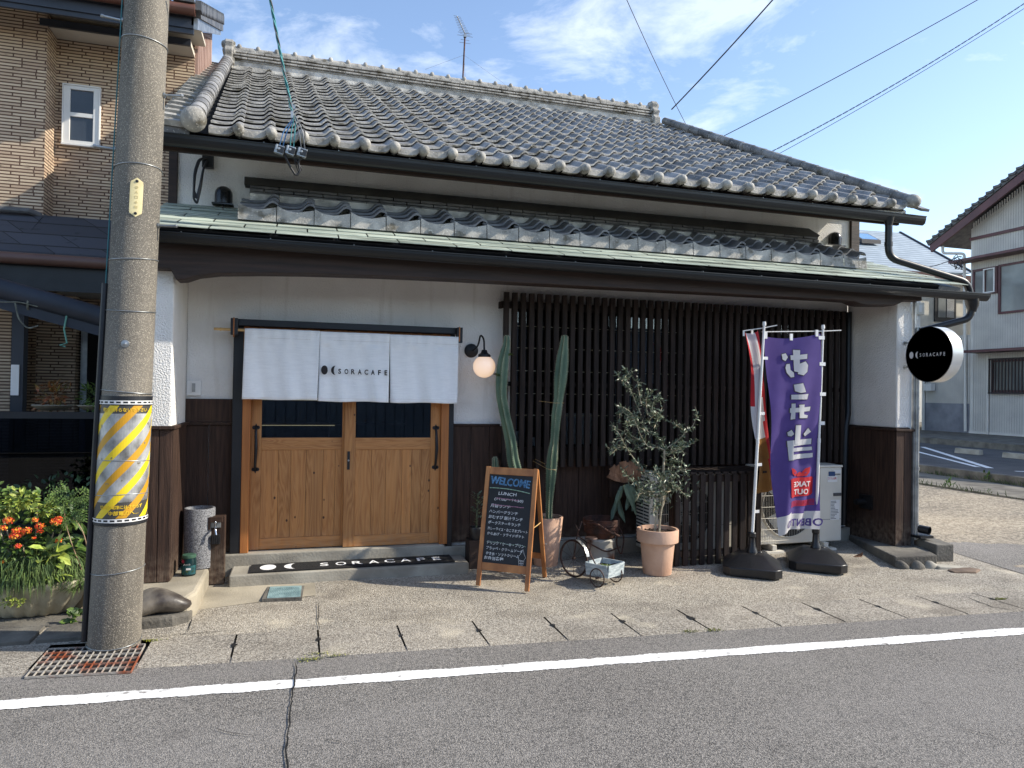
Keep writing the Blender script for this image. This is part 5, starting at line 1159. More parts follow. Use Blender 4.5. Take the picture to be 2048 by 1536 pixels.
b.obox((3.77,5.46,2.15), (.008,0,0),(0,.004,0),(0,0,.025)); b.obox((3.85,5.45,2.165), (.010,0,0),(0,.004,0),(0,0,.022)); b.build('loop', M['white_metal'], t)

# things by the left wing
t = thing('ash_cylinder', 'tall grey speckled stone cylinder behind the tap post', 'stone cylinder', (-.735,6.07,.19))
M['granite'] = mat('speckled granite', S(150,150,152), S(72,73,76), 140, .8, .5, 180, detail=2)
b = MB(); b.lathe([(.10,0),(.112,.004),(.114,.455),(.110,.462),(.098,.462),(.094,.45),(.09,.30),(0,.29)], (-.738,6.05,.187), 40); b.build('stone_body', M['granite'], t, smooth=True, angle=50)
t = thing('tap_post', 'brown wooden post with a silver garden tap beside the door step', 'tap post', (-.60,6.02,.05))
b = MB(); b.box(-.66,-.545,5.985,6.07,.055,.585); o = b.build('post', M['brown_wood'], t, bevel=.005)
b = MB(); b.box(-.665,-.56,5.955,5.984,.545,.585); b.box(-.665,-.65,5.955,5.984,.49,.545); b.build('trim', M['brown_wood'], t, bevel=.002)
b = MB(); b.box(-.645,-.575,5.980,5.9845,.50,.54); b.build('plate', M['silver'], t)
b = MB(); b.tube([(-.612,5.985,.505),(-.612,5.94,.505)], .008, 10); b.tube(bend([(-.612,5.955,.505),(-.610,5.925,.50),(-.602,5.915,.455)], .03), .009, 10); b.tube([(-.612,5.955,.51),(-.612,5.955,.54)], .006, 8); b.ball((-.612,5.955,.545), .011, 10); b.build('tap', mat('chrome', S(220,222,224), S(200,202,204), 4, .12, metal=1), t, smooth=True)
b = MB(); b.box(-.638,-.578,5.955,5.983,.375,.448)
for k in range(3): b.box(-.620+k*.014,-.616+k*.014,5.952,5.955,.378,.445)
b.build('lock_box', M['black_metal'], t, bevel=.003)
t = thing('green_jar', 'dark green plastic jar with leafy label standing on the concrete block', 'jar', (-.775,5.86,.19))
jx, jy = -.775, 5.80
b = MB(); b.lathe([(.045,0),(.050,.006),(.052,.05),(.052,.11),(.047,.128),(.047,.133)], (jx,jy,.186), 28); b.build('jar_body', mat('deep green plastic', S(16,48,48), S(12,38,42), 6, .25), t, smooth=True, angle=50)
b = MB(); b.lathe([(.049,0),(.050,.004),(.050,.018),(.046,.022),(0,.022)], (jx,jy,.319), 28); b.build('lid', mat('green lid', S(64,96,78), S(54,84,68), 6, .35), t, smooth=True, angle=40)
b = MB(); 
for k in range(10): a0, a1 = -2.9+k*.25, -2.9+(k+1)*.25; b.quad(*[(jx+.0525*math.cos(a), jy+.0525*math.sin(a), z) for a, z in ((a0,.20),(a1,.20),(a1,.265),(a0,.265))])
lb = b.build('label', mat('teal label', S(30,88,90), S(20,66,72), 20, .5), t)
b = MB()
for k in range(14): a = random.uniform(-2.6,-.9); b.leaf((jx+.0535*math.cos(a), jy+.0535*math.sin(a), random.uniform(.203,.245)), (random.gauss(0,1),0,random.gauss(0,1)), (math.cos(a),math.sin(a),0), .014, .007, 0)
b.build('leaf_print', M['leaf_green'], lb)
b = MB(); text(b, 'ハッカ', None, (jx-.03,jy-.0545,.268), (1,0,0), (0,0,1), width=.045, height=.014, bold=.01); b.obox((jx+.004,jy-.0545,.242), (.016,0,0),(0,.0005,0),(0,0,.007)); b.build('lettering', M['white_metal'], lb)
b = MB(); disc(b, (jx-.036,jy-.041,.298), (.72,-.69,0), (0,0,1), .014, 18); b.build('seal', mat('crimson seal', S(176,44,70), S(160,38,62), 3), t)
t = thing('boulder', 'smooth dark boulder built into the concrete block beside the utility pole', 'boulder', (-.90,5.36,.1))
M['boulder'] = mat('dark river stone', S(138,130,118), S(62,56,52), 6, .42, .3, 30, detail=6)
b = MB(); b.ball((-.90,5.235,.145), .205, 28, 1.0, .62, .40); b.v = [(x+.02*math.sin(z*30+y*9), y+.02*math.sin(x*13), z+.018*math.sin(x*17+y*8)) for x,y,z in b.v]; o = b.build('stone', M['boulder'], t, smooth='all')
# stones on the right
for lab, (px, py, rx, ry, rz), m_ in (('round grey cobble nearest the street corner of the right ledge',(5.325,5.235,.070,.055,.060),'concrete_old'),('middle grey cobble set against the right ledge',(5.452,5.19,.075,.05,.060),'concrete_old'),('pale cobble at the far end of the row against the right ledge',(5.60,5.185,.080,.05,.052),'concrete')):
    b = MB(); b.ball((px,py,.040), 1, 20, rx, ry, rz); b.v = [(x+.008*math.sin(z*60+px*40), y, z+.008*math.sin(x*50+py*30)) for x,y,z in b.v]; o = b.build('cobble', M[m_], None, smooth='all'); tag(o, lab, 'stone', 'cobbles against the ledge')
b = MB(); b.prism([(0,-.07),(.36,-.13),(.40,-.06),(.30,.02),(.02,.06)], (-.02,.055), lambda u,v,e: (5.62+u,5.18+v,e*(1-.6*u/.4)+.01)); tag(b.build('mortar_lump', M['concrete'], None, bevel=.015), 'rough sloping lump of cement beside the cobbles', 'cement lump')
b = MB(); b.prism([(0,0),(.2,-.05),(.34,.02),(.30,.10),(.12,.12),(.0,.07)], (0,.045), lambda u,v,e: (5.66+u,4.99+v,e)); tag(b.build('flat_stone', mat('brown flat stone', S(132,112,94), S(96,80,68), 6, .9, .6, 30), None, bevel=.012), 'flat brown broken stone lying in the pavement', 'stone')
b = MB(); b.prism([(5.83,5.33),(6.01,5.30),(6.14,5.72),(5.93,5.78)], (-.02,.205), lambda u,v,e: (u,v,e)); tag(b.build('concrete_block', M['concrete_old'], None, bevel=.01), 'rectangular concrete block beside the black drain spout', 'block')
b = MB(); 
for k in range(3): b.leaf((5.13+.03*k,5.64-.01*k,.048), (1,.3*k-.2,.15), (0,0,1), .10, .035, -.3)
tag(b.build('dead_leaf', M['shield'], None), 'curled dead brown leaf on the pavement near the right ledge', 'leaf')
# ================================================================ utility pole
POL = thing('utility_pole', 'speckled concrete utility pole with yellow striped guard', 'utility pole', (-1.07,4.9,0))
px0, px1 = V3(-1.07,4.9,-.02), V3(-.83,4.90,9.0)
def pc(z): return px0.lerp(px1, (z+.02)/9.02)
def pr_(z): return .147-.0055*z
def speck(m, n, l, t, col, p):
    v = n.new('ShaderNodeTexVoronoi'); v.inputs['Scale'].default_value = 260; l.new(t.outputs['Object'], v.inputs['Vector']); s_ = n.new('ShaderNodeSeparateColor'); l.new(v.outputs['Color'], s_.inputs[0])
    r = n.new('ShaderNodeMapRange'); r.inputs[1].default_value = .78; r.inputs[2].default_value = 1.0; r.inputs[4].default_value = .9; l.new(s_.outputs[1], r.inputs[0]); col = mul(n, l, col, r.outputs[0], S(176,167,150))
    col = mul(n, l, col, nmask(n, l, t, 7, .56, .72, st=(1,1,.09), det=5), S(84,78,70)); return col
M['pole'] = mat('pole concrete', S(128,121,110), S(92,87,79), 3, .85, .5, 150, st=(1,1,.3), detail=6, extra=speck)
b = MB(); n_ = 30; b.tube([pc(-.02+9*k/n_) for k in range(n_+1)], [pr_(9*k/n_) for k in range(n_+1)], 48); b.build('shaft', M['pole'], POL, smooth=True)
b = MB()
for z in (.03,.47,.93,.965+.17,1.88-.32,2.06,2.375,2.79+.15,3.73):
    b.tube([pc(z)+V3(math.cos(2*math.pi*k/40)*(pr_(z)+.003), math.sin(2*math.pi*k/40)*(pr_(z)+.003), .012*math.sin(2*math.pi*k/40+z*3)) for k in range(41)], .0032, 6); b.cut()
b.build('wire_band', M['silver'], POL, smooth='all')
# striped guard sheet
def sheetmat():
    m = bpy.data.materials.new('striped guard'); m.use_nodes = True; n = m.node_tree.nodes; l = m.node_tree.links; p = n['Principled BSDF']; p.inputs['Roughness'].default_value = .42
    a = n.new('ShaderNodeAttribute'); a.attribute_name = 'rnd'
    t = n.new('ShaderNodeTexCoord')
    uv = n.new('ShaderNodeUVMap'); s_ = n.new('ShaderNodeSeparateXYZ'); l.new(uv.outputs[0], s_.inputs[0])
    f1 = n.new('ShaderNodeMath'); f1.operation = 'FRACT'; l.new(s_.outputs[0], f1.inputs[0])
    g1 = n.new('ShaderNodeMath'); g1.operation = 'LESS_THAN'; g1.inputs[1].default_value = .42; l.new(f1.outputs[0], g1.inputs[0])
    h = n.new('ShaderNodeMath'); h.operation = 'MULTIPLY'; h.inputs[1].default_value = .5; l.new(s_.outputs[0], h.inputs[0]); f2 = n.new('ShaderNodeMath'); f2.operation = 'FRACT'; l.new(h.outputs[0], f2.inputs[0])
    g2 = n.new('ShaderNodeMath'); g2.operation = 'LESS_THAN'; g2.inputs[1].default_value = .5; l.new(f2.outputs[0], g2.inputs[0])
    ye = n.new('ShaderNodeMix'); ye.data_type = 'RGBA'; ye.inputs['A'].default_value = S(200,148,36); ye.inputs['B'].default_value = S(238,206,40); l.new(g2.outputs[0], ye.inputs['Factor'])
    z = nmask(n, l, t, 9, .40, .66, st=(1,1,.7), det=7); gy = n.new('ShaderNodeMix'); gy.data_type = 'RGBA'; gy.inputs['A'].default_value = S(196,196,194); gy.inputs['B'].default_value = S(104,103,100); l.new(z, gy.inputs['Factor'])
    x = n.new('ShaderNodeMix'); x.data_type = 'RGBA'; l.new(g1.outputs[0], x.inputs['Factor']); l.new(gy.outputs['Result'], x.inputs['A']); l.new(ye.outputs['Result'], x.inputs['B'])
    # top and bottom dark bands (v coordinate)
    lt_ = n.new('ShaderNodeMath'); lt_.operation = 'GREATER_THAN'; lt_.inputs[1].default_value = .90; l.new(s_.outputs[1], lt_.inputs[0])
    lb = n.new('ShaderNodeMath'); lb.operation = 'LESS_THAN'; lb.inputs[1].default_value = .15; l.new(s_.outputs[1], lb.inputs[0])
    mm = n.new('ShaderNodeMath'); mm.operation = 'MAXIMUM'; l.new(lt_.outputs[0], mm.inputs[0]); l.new(lb.outputs[0], mm.inputs[1])
    col = x.outputs['Result']
    dk = n.new('ShaderNodeMath'); dk.operation = 'MULTIPLY'; l.new(mm.outputs[0], dk.inputs[0])
    iv = n.new('ShaderNodeMath'); iv.operation = 'SUBTRACT'; iv.inputs[0].default_value = 1; l.new(g1.outputs[0], iv.inputs[1]); l.new(iv.outputs[0], dk.inputs[1])
    col = mul(n, l, col, dk.outputs[0], S(82,80,76))
    col = mul(n, l, col, nmask(n, l, t, 26, .66, .70, det=6), S(120,112,96)); l.new(col, p.inputs['Base Color'])
    mt = n.new('ShaderNodeMath'); mt.operation = 'MULTIPLY'; mt.inputs[1].default_value = .35; l.new(iv.outputs[0], mt.inputs[0]); l.new(mt.outputs[0], p.inputs['Metallic']); return m
zs0, zs1 = .79, 1.50
b = MB(); n_ = 64; nz = 24; uvs = []
for j in range(nz):
    for i in range(n_):
        q = []
        for (di, dj) in ((0,0),(1,0),(1,1),(0,1)):
            z = zs0+(zs1-zs0)*(j+dj)/nz; a = 2*math.pi*(i+di)/n_; r = pr_(z)+.004; q.append(pc(z)+V3(r*math.cos(a), r*math.sin(a), 0))
            # arc position measured from the side facing the street
            uvs.append(((z - 1.15*(a-1.5*math.pi)*.14)/.150 + .1, (z-zs0)/(zs1-zs0)))
        b.quad(*q)
o = b.build('striped_guard', sheetmat(), POL, smooth=True); ul = o.data.uv_layers.new(name='uv'); 
for i, uvc in enumerate(uvs): ul.data[i].uv = uvc
guard = o
b = MB()
for z0 in (.775,1.485):
    b.cut(); n_ = 72
    for k in range(n_):
        a0, a1 = 2*math.pi*k/n_, 2*math.pi*(k+1)/n_
        r = pr_(z0)+.008
        segs = [(0,.006),(.017,.023)] + ([(.006,.017)] if k%3 == 0 else [])
        for s0, s1 in segs: b.quad(pc(z0)+V3(r*math.cos(a0),r*math.sin(a0),s0), pc(z0)+V3(r*math.cos(a1),r*math.sin(a1),s0), pc(z0)+V3(r*math.cos(a1),r*math.sin(a1),s1), pc(z0)+V3(r*math.cos(a0),r*math.sin(a0),s1))
b.build('clamp_band', M['white_metal'], POL)
b = MB()
for z0, z1 in ((.755,.80),(1.478,1.535)):
    n_ = 48
    for k in range(n_):
        a0, a1 = 2*math.pi*k/n_, 2*math.pi*(k+1)/n_; b.quad(*[pc(z)+V3((pr_(z)+.006)*math.cos(a),(pr_(z)+.006)*math.sin(a),0) for a, z in ((a0,z0),(a1,z0),(a1,z1),(a0,z1))])
    b.cut()
b.build('band_backing', M['black'], POL, smooth='all')
def poltext(mb, s, a_c, z, h, wd, o=.0065):
    tb = MB(); text(tb, s, None, (0,0,0), (1,0,0), (0,1,0), al='C', width=wd, height=h, bold=.02)
    vs = []
    for v in tb.v: r = pr_(z)+o; a = a_c+v[0]/r; zz = z+v[1]; vs.append(pc(zz)+V3(r*math.cos(a), r*math.sin(a), 0))
    mb.add(vs, tb.f)
ac = R(-78)
b = MB(); poltext(b, '電柱に昇らないで下さい', ac-.05, 1.452, .026, .27); poltext(b, '切れた電線にはさわらず', ac-.0, .868, .024, .25); poltext(b, '中部電力へ…', ac+.10, .832, .027, .17); b.build('lettering', mat('yellow lettering', S(240,204,48), S(220,180,40), 4, .5), guard)
# number plate, reflector, step bolts, cable cover
def onpole(mb, a_c, z0, z1, wd, o, rr=0):
    n_ = 10; rows = 10
    for i in range(n_):
        for j in range(rows):
            q = []
            for di, dj in ((0,0),(1,0),(1,1),(0,1)):
                v = (j+dj)/rows; z = z0+(z1-z0)*v; e = min(v, 1-v)*(z1-z0); w_ = wd if e > wd else math.sqrt(max(0, wd*wd-(wd-e)**2)); u = ((i+di)/n_-.5)*2*w_; r = pr_(z)+o
                q.append(pc(z)+V3(r*math.cos(a_c+u/r), r*math.sin(a_c+u/r), 0))
            mb.quad(*q)
b = MB(); ap = R(-80); onpole(b, ap, 2.62, 2.86, .036, .004); plate = b.build('number_plate', mat('cream enamel plate', S(232,216,164), S(220,202,150), 9, .35), POL, smooth='all')
b = MB()
for z in (2.642,2.838): c = pc(z); b.lathe([(.009,0),(.007,.004),(0,.005)], c+V3((pr_(z)+.005)*math.cos(ap),(pr_(z)+.005)*math.sin(ap),0), 12, ax=(math.cos(ap),math.sin(ap),0))
b.build('screw', M['black_metal'], plate)
b = MB()
for k, ch in enumerate('ー6ロA°'): 
    poltext(b, ch, ap, 2.68+k*.03, .017, .018, .0055)
b.build('embossing', mat('faded relief', S(206,188,134), S(196,178,124), 9, .4), plate)
b = MB(); z = 1.85; ar = R(-88); b.lathe([(.024,0),(.022,.004),(.012,.005),(.0,.012)], pc(z)+V3(pr_(z)*math.cos(ar),pr_(z)*math.sin(ar),0), 20, ax=(math.cos(ar),math.sin(ar),0)); b.build('anchor_socket', M['silver'], POL, smooth=True)
b = MB()
for z, a in ((2.60,0),(3.42,0),(3.05,180),(3.85,180),(4.25,0)):
    a = R(a-12 if a == 0 else a+12); d = V3(math.cos(a), math.sin(a), 0); p = pc(z)+d*pr_(z); b.tube([p,p+d*.105], .0085, 10); b.lathe([(.017,0),(.017,.008)], p, 12, ax=d); b.ball(p+d*.11, .012, 8)
b.build('step_bolt', M['silver'], POL, smooth=True)
b = MB(); al_ = R(196); pts = [pc(z)+V3(math.cos(al_),math.sin(al_),0)*(pr_(z)+.014) for z in (.05,.5,1,1.5,2,2.22)]; b.tube(pts, .018, 10); b.build('cable_cover', M['black'], POL, smooth=True)
b = MB(); b.tube([pc(z)+V3(math.cos(al_),math.sin(al_),0)*(pr_(z)+.010) for z in (2.2,2.5,3,3.5,4.2,9)], .004, 6); b.build('earth_wire', mat('teal wire', S(40,110,116), S(34,96,100), 4, .5), POL)
# ================================================================ wires
def wire(lab, pts, r, m, name='overhead_wire', cat='cable'):
    b = MB(); b.tube(pts, r, 6); return tag(b.build(name, m, None, smooth='all'), lab, cat)
def span(p, q, sag=.3, n_=40):
    p, q = Vector(p), Vector(q); return [p.lerp(q,k/n_)-V3(0,0,sag*4*(k/n_)*(1-k/n_)) for k in range(n_+1)]
M['cable'] = mat('cable sheath', S(52,52,58), S(40,40,46), 4, .6)
# each wire is anchored in space: start far behind the roof, end above the street out of frame
def at(x, y, Y): return PY(x, y, Y)
wire('black wire rising steeply from the right end of the cafe ridge', span(at(1343,219,9.6), at(1700,-180,7.2), .05), .010, M['cable'])
wire('thin grey wire slanting down behind the cafe ridge at its right end', span(at(1236,-40,24), at(1395,292,34), .2), .014, M['cable'])
wire('single thin overhead wire, highest of the three parallel ones', span(at(1400,296,20), at(2120,-95,17), .12), .013, M['cable'])
b = MB(); p, q = at(1500,325,20), at(2130,-48,17); cpts = span(p, q, .25, 150)
for s_ in (0,1): b.tube([c_+V3(0,.012*math.cos(k*1.0+s_*math.pi),.016*math.sin(k*1.0+s_*math.pi)) for k, c_ in enumerate(cpts)], .009, 5)
tag(b.build('overhead_wire', M['cable'], None), 'twisted service wire between two plain overhead wires', 'cable')
wire('lowest thin overhead wire just below the twisted one', span(at(1520,328,20), at(2130,-36,17), .15), .009, M['cable'])
# service drop with insulators in front of the left eave
t = thing('service_drop', 'bundle of blue green service wires ending in three clamps before the gutter', 'service cable', (-.1,5.25,3.4))
M['wire_g'] = mat('blue green wire', S(96,170,172), S(60,130,140), 8, .5); M['wire_b'] = mat('grey wire', S(120,124,130), S(90,94,100), 8, .5); M['wire_k'] = mat('black wire', S(30,30,32), S(24,24,26), 8, .5); M['wire_bl'] = mat('blue wire', S(90,140,190), S(70,120,170), 8, .5)
A0, B0 = at(520,-120,4.7), at(584,222,5.2)
base_ = span(A0, B0, .03, 60)
for k_, m_ in enumerate(('wire_g','wire_b','wire_g')):
    b = MB(); b.tube([c_+V3(.006*math.cos(i*.5+k_*2.1), .006*math.sin(i*.5+k_*2.1), 0) for i, c_ in enumerate(base_)], .0048, 5); b.build('wire', M[m_], t, smooth='all')
for (x0, y0, x1, y1, m_) in ((586,224,558,296,'wire_bl'),(588,226,580,298,'wire_g'),(590,226,603,302,'wire_b')):
    b = MB(); b.tube(bend([B0, at(x0,y0+14,5.22), at((x0+x1*2)/3,(y0+y1)/2,5.24), at(x1,y1,5.25)], .05), .0035, 6); b.tube(bend([B0, at(x0+4,y0+12,5.23), at((x0+x1*2)/3+7,(y0+y1)/2,5.25), at(x1+7,y1,5.26)], .05), .0042, 6); b.build('wire', M[m_], t, smooth='all')
    c_ = at(x1+1,y1+4,5.25); b = MB(); b.obox(c_, (.030,0,-.008),(0,.018,0),(.008,0,.030)); b.obox(c_+V3(-.02,-.005,.012), (.007,0,.003),(0,.018,0),(0,0,.02)); b.obox(c_+V3(.022,-.004,-.014), (.007,0,0),(0,.018,0),(0,0,.016)); b.lathe([(.010,0),(.010,.02)], c_+V3(-.004,-.026,.004), 10, ax=(0,1,0))
    cl_ = b.build('clamp', M['silver'], t, bevel=.003); b = MB(); b.obox(c_+V3(.010,-.002,-.002), (.022,0,-.006),(0,.0205,0),(.004,0,.022)); b.build('clamp_jaw', M['plastic_black'], cl_, bevel=.003)
b = MB(); b.tube(bend([at(568,306,5.25),at(578,330,5.27),at(592,352,5.28),at(600,344,5.28),at(596,322,5.27),at(607,312,5.25)], .04), .008, 7); b.tube(bend([at(586,306,5.26),at(590,326,5.28),at(598,346,5.3),at(604,338,5.3),at(590,318,5.27)], .04), .005, 7); b.tube(bend([at(590,232,5.22),at(612,262,5.3),at(606,300,5.26)], .06), .004, 6); b.build('wire', M['wire_k'], t, smooth='all')
b = MB(); b.obox(at(584,222,5.2), (.008,0,0),(0,.008,0),(0,0,.05)); b.obox(at(584,214,5.2), (.022,0,0),(0,.006,0),(0,0,.012)); b.build('cable_grip', M['silver'], t)
# antenna
t = thing('tv_antenna', 'thin rusty television antenna mast standing on the cafe ridge against the sky', 'antenna', (2.09,9.6,5.9))
b = MB(); b.tube([at(925,172,9.6), at(930,68,9.6)], .011, 8); mast = b.build('mast', M['rust'], t, smooth=True)
b = MB(); A_ = at(914,32,9.6); B_ = at(932,72,9.75); b.bar(A_, B_, .010, .010)
for k in range(12):
    c_ = A_.lerp(B_, k/12+.02); L = .05+.025*k/12; b.tube([c_-V3(L,-.0,-.005), c_+V3(L,0,-.005)], .0028, 4)
b.build('boom', M['silver'], t)
b = MB()
for y_, L_ in ((66,.10),(72,.11),(80,.06),(86,.08)): c_ = at(930,y_,9.6); b.tube([c_-V3(L_,0,0), c_+V3(L_,0,0)], .003, 4)
b.box(*(lambda c_: (c_.x-.018,c_.x+.018,c_.y-.02,c_.y+.02,c_.z-.02,c_.z+.02))(at(930,72,9.6))); b.build('element', M['silver'], t)
b = MB()
for dx, yy in ((-.55,9.5),(.6,9.6),(.1,9.9)): b.tube([at(928,110,9.6), (2.09+dx,yy,5.93)], .0015, 4)
b.build('guy_wire', M['silver'], t)

# ================================================================ neighbour house on the left
nb_ = thing('tiled_house', 'two storey house clad in thin beige tiles behind the utility pole', 'house', (-3,7.9,0))
NY, BY = 7.90, 7.63
b = MB(); b.box(-6,-1.10,NY,13,3.1,5.30)           # upper recessed wall
b.box(-6,-2.34,BY,NY,3.1,5.30); b.box(-6,-2.55,7.55,7.62,0,2.75); b.box(-6,-1.10,8.55,13,0,3.1)
b.box(-2.55,-2.2,8.2,8.5,.9,2.6)
b.build('wall', M['house_tile'], nb_)
b = MB(); b.prism([(NY+.02,3.4),(9.05,3.4),(9.05,5.78),(NY+.02,5.26)], (-1.105,-1.075), lambda u,v,e: (e,u,v))
for i in range(9): b.box(-1.0745,-1.068,NY+.03+i*.12,NY+.06+i*.12,3.4,5.26+.4*i*.12)
b.build('side_cladding', mat('pinkish brown cladding', S(168,142,130), S(150,124,114), 3, .7), nb_)
b = MB(); b.box(-2.34,-1.10,NY-.27,NY-.001,4.975,5.02); b.box(-6,-1.0,7.25,NY-.0,5.10,5.13)
b.build('soffit', mat('beige soffit', S(206,196,180), S(196,186,170), 3, .8), nb_)
b = MB(); b.box(-2.40,-1.10,BY-.02,BY+.01,4.965,5.03); b.box(-6,-1.02,7.22,7.25,4.905,5.06); b.box(-6,-1.02,7.205,7.22,4.95,4.98)
b.build('fascia', mat('navy fascia', S(48,52,62), S(40,44,52), 3, .4), nb_)
b = MB(); b.tube([(-6,7.16,5.11),(-1.0,7.16,5.10)], .052, 14); b.build('gutter', mat('brown gutter', S(118,78,62), S(100,66,54), 3, .4), nb_, smooth=True)
M['slate2'] = M['slate']
b = MB(); b.prism([(7.16,5.14),(9.1,6.0),(9.1,5.85),(7.24,5.07)], (-6,-.96), lambda u,v,e: (e,u,v))
for i in range(17): t_ = i/17; b.box(-1.0,-.945,7.14+1.94*t_,7.14+1.94*t_+.09,5.10+.86*t_,5.19+.86*t_)
for i in range(24): b.box(-5.9+i*.205,-5.72+i*.205,7.11,7.30,5.15,5.18)
b.build('roof', M['tile_dark'], nb_)
b = MB(); b.prism([(7.22,4.95),(9.1,5.80),(9.1,5.90),(7.22,5.06)], (-1.04,-.985), lambda u,v,e: (e,u,v)); b.build('corner_flashing', M['silver'], nb_)
# upper window
b = MB(); x0, x1, z0, z1, y = -2.262, -1.955, 3.955, 4.525, NY-.03
b.box(x0,x0+.055,y,NY,z0,z1); b.box(x1-.05,x1,y,NY,z0,z1); b.box(x0+.055,x1-.05,y,NY,z1-.035,z1); b.box(x0+.055,x1-.05,y,NY,z0,z0+.035); b.box(x0+.055,x1-.05,y+.003,NY,4.225,4.265); b.box(x0-.012,x1+.012,y-.02,NY,z0-.02,z0-.001); b.box(x0-.012,x0-.001,y-.01,NY,z0,z1+.012); b.box(x1+.001,x1+.012,y-.01,NY,z0,z1+.012); b.box(x0,x1,y-.01,NY,z1+.001,z1+.014)
wn = b.build('window', M['white_metal'], nb_, bevel=.002)
b = MB(); b.quad((x0+.05,NY-.012,z0+.03),(x1-.05,NY-.012,z0+.03),(x1-.05,NY-.012,z1-.03),(x0+.05,NY-.012,z1-.03)); b.build('pane', mat('dark window pane', S(70,76,84), S(60,66,74), 2, .08), wn)
# lean roof between storeys
b = MB(); b.prism([(6.95,2.72),(7.63,3.18),(7.63,3.05),(7.0,2.66)], (-6,-2.34), lambda u,v,e: (e,u,v)); b.prism([(6.95,2.72),(7.90,3.16),(7.90,3.05),(7.0,2.66)], (-2.34,-1.12), lambda u,v,e: (e,u,v))
for i in range(5): y = 6.94+i*.14; z = 2.722+i*.095*.68*1.4; b.prism([(y,z-.01+.012),(y+.16,z+.105),(y+.16,z+.08),(y,z-.015)], (-6,-1.12), lambda u,v,e: (e,u,v))
b.build('lean_roof', M['slate'], nb_)
b = MB(); b.tube([(-6,7.56,3.20),(-2.44,7.58,3.20),(-2.30,7.70,3.16),(-2.22,7.85,3.20),(-1.12,7.87,3.20)], .03, 10); b.build('roof_flashing', M['tile_dark'], nb_)
b = MB(); b.tube([(-6,6.93,2.67),(-1.12,6.93,2.655)], .05, 12); b.build('gutter', mat('brown gutter low', S(104,76,66), S(92,66,58), 3, .4), nb_, smooth=True)
b = MB(); b.box(-6,-1.12,6.98,7.02,2.45,2.63); b.box(-6,-1.12,6.965,6.98,2.40,2.47); b.box(-6,-1.12,7.02,7.5,2.62,2.65); b.build('fascia', M['black'], nb_)
b = MB(); b.box(-2.36,-2.27,7.0,7.1,.0,2.44); b.build('porch_post', mat('dark grey post', S(50,53,60), S(42,45,52), 3, .45), nb_)
b = MB(); b.box(-2.355,-2.295,6.985,6.999,1.50,1.76); b.build('notice', M['white_metal'], nb_)
b = MB(); b.box(-2.3,-1.1,7.02,8.5,2.50,2.53); b.build('porch_ceiling', mat('porch ceiling', S(150,144,136), S(140,134,126), 3, .8), nb_)
b = MB(); b.box(-2.24,-1.10,8.40,8.52,0,2.5); b.build('porch_wall', M['house_tile'], nb_)
b = MB(); b.box(-2.30,-2.22,8.30,8.38,.0,2.3); b.box(-2.18,-2.12,8.30,8.38,0,2.3); b.box(-1.90,-1.78,8.30,8.38,0,2.3); b.box(-2.22,-1.78,8.30,8.36,2.2,2.32); b.build('door_frame', M['silver'], nb_)
b = MB(); b.box(-2.12,-1.90,8.31,8.34,0,2.2); b.build('door', M['void'], nb_)
b = MB(); 
for i in range(32): b.box(-1.77,-1.2,8.33,8.36,.6+i*.055,.635+i*.055)
b.build('louvre', M['white_metal'], nb_)
b = MB(); b.lathe([(.13,0),(.12,.03),(.08,.05),(0,.05)], (-1.72,7.7,2.455), 24); b.build('ceiling_lamp', M['white_metal'], nb_)
# smoked screen panel
t = thing('smoked_screen', 'dark smoked screen panel with black rail standing before the tiled house porch', 'screen', (-2.4,6.75,0))
b = MB(); b.box(-4,-1.22,6.74,6.745,.10,1.315); b.build('panel', M['glass_tint'], t)
b = MB(); b.box(-4,-1.22,6.71,6.77,1.315,1.37); b.box(-4,-1.22,6.71,6.77,.04,.10); b.box(-1.25,-1.2,6.71,6.77,0,1.37); b.build('rail', M['black'], t)
# bicycle-tyre like low dark car bonnet replaced by low dark planter wall
t = thing('awning_roll', 'dark navy rolled awning pole sloping down behind the utility pole', 'awning', (-1.9,6.5,2.2))
b = MB(); p, q = V3(-3.1,6.5,2.565), V3(-1.16,6.5,2.045); b.tube([p,q], .082, 18); b.bar(p+V3(0,.0,-.105), q+V3(0,0,-.105), .06, .10); b.build('roll', mat('navy canvas', S(40,46,58), S(32,38,48), 5, .55), t, smooth=True)
b = MB(); c_ = V3(-2.12,6.5,2.30)
b.tube([c_+V3(.005*k-.04*math.cos(k*.7)*0, -.07*math.cos(k*.55), .085*math.sin(k*.55)-.004*k) for k in range(14)], .008, 6); b.tube(bend([c_+V3(-.03,-.07,-.07),c_+V3(.0,-.08,-.2),c_+V3(.06,-.07,-.27),c_+V3(.13,-.06,-.24)], .05), .006, 5); b.tube(bend([c_+V3(-.25,-.06,.0),c_+V3(-.15,-.07,-.07),c_+V3(0,-.07,-.06),c_+V3(.12,-.06,-.09)], .04), .005, 5); b.build('rope', mat('grey rope', S(120,122,110), S(80,82,74), 30, .8), t)
b = MB(); b.tube([(-1.80,6.46,2.16),(-1.815,6.45,2.04),(-1.79,6.44,1.93),(-1.84,6.44,1.91),(-1.80,6.44,1.90)], .007, 5); b.build('cord', mat('mint cord', S(110,160,144), S(90,140,124), 10, .8), t)
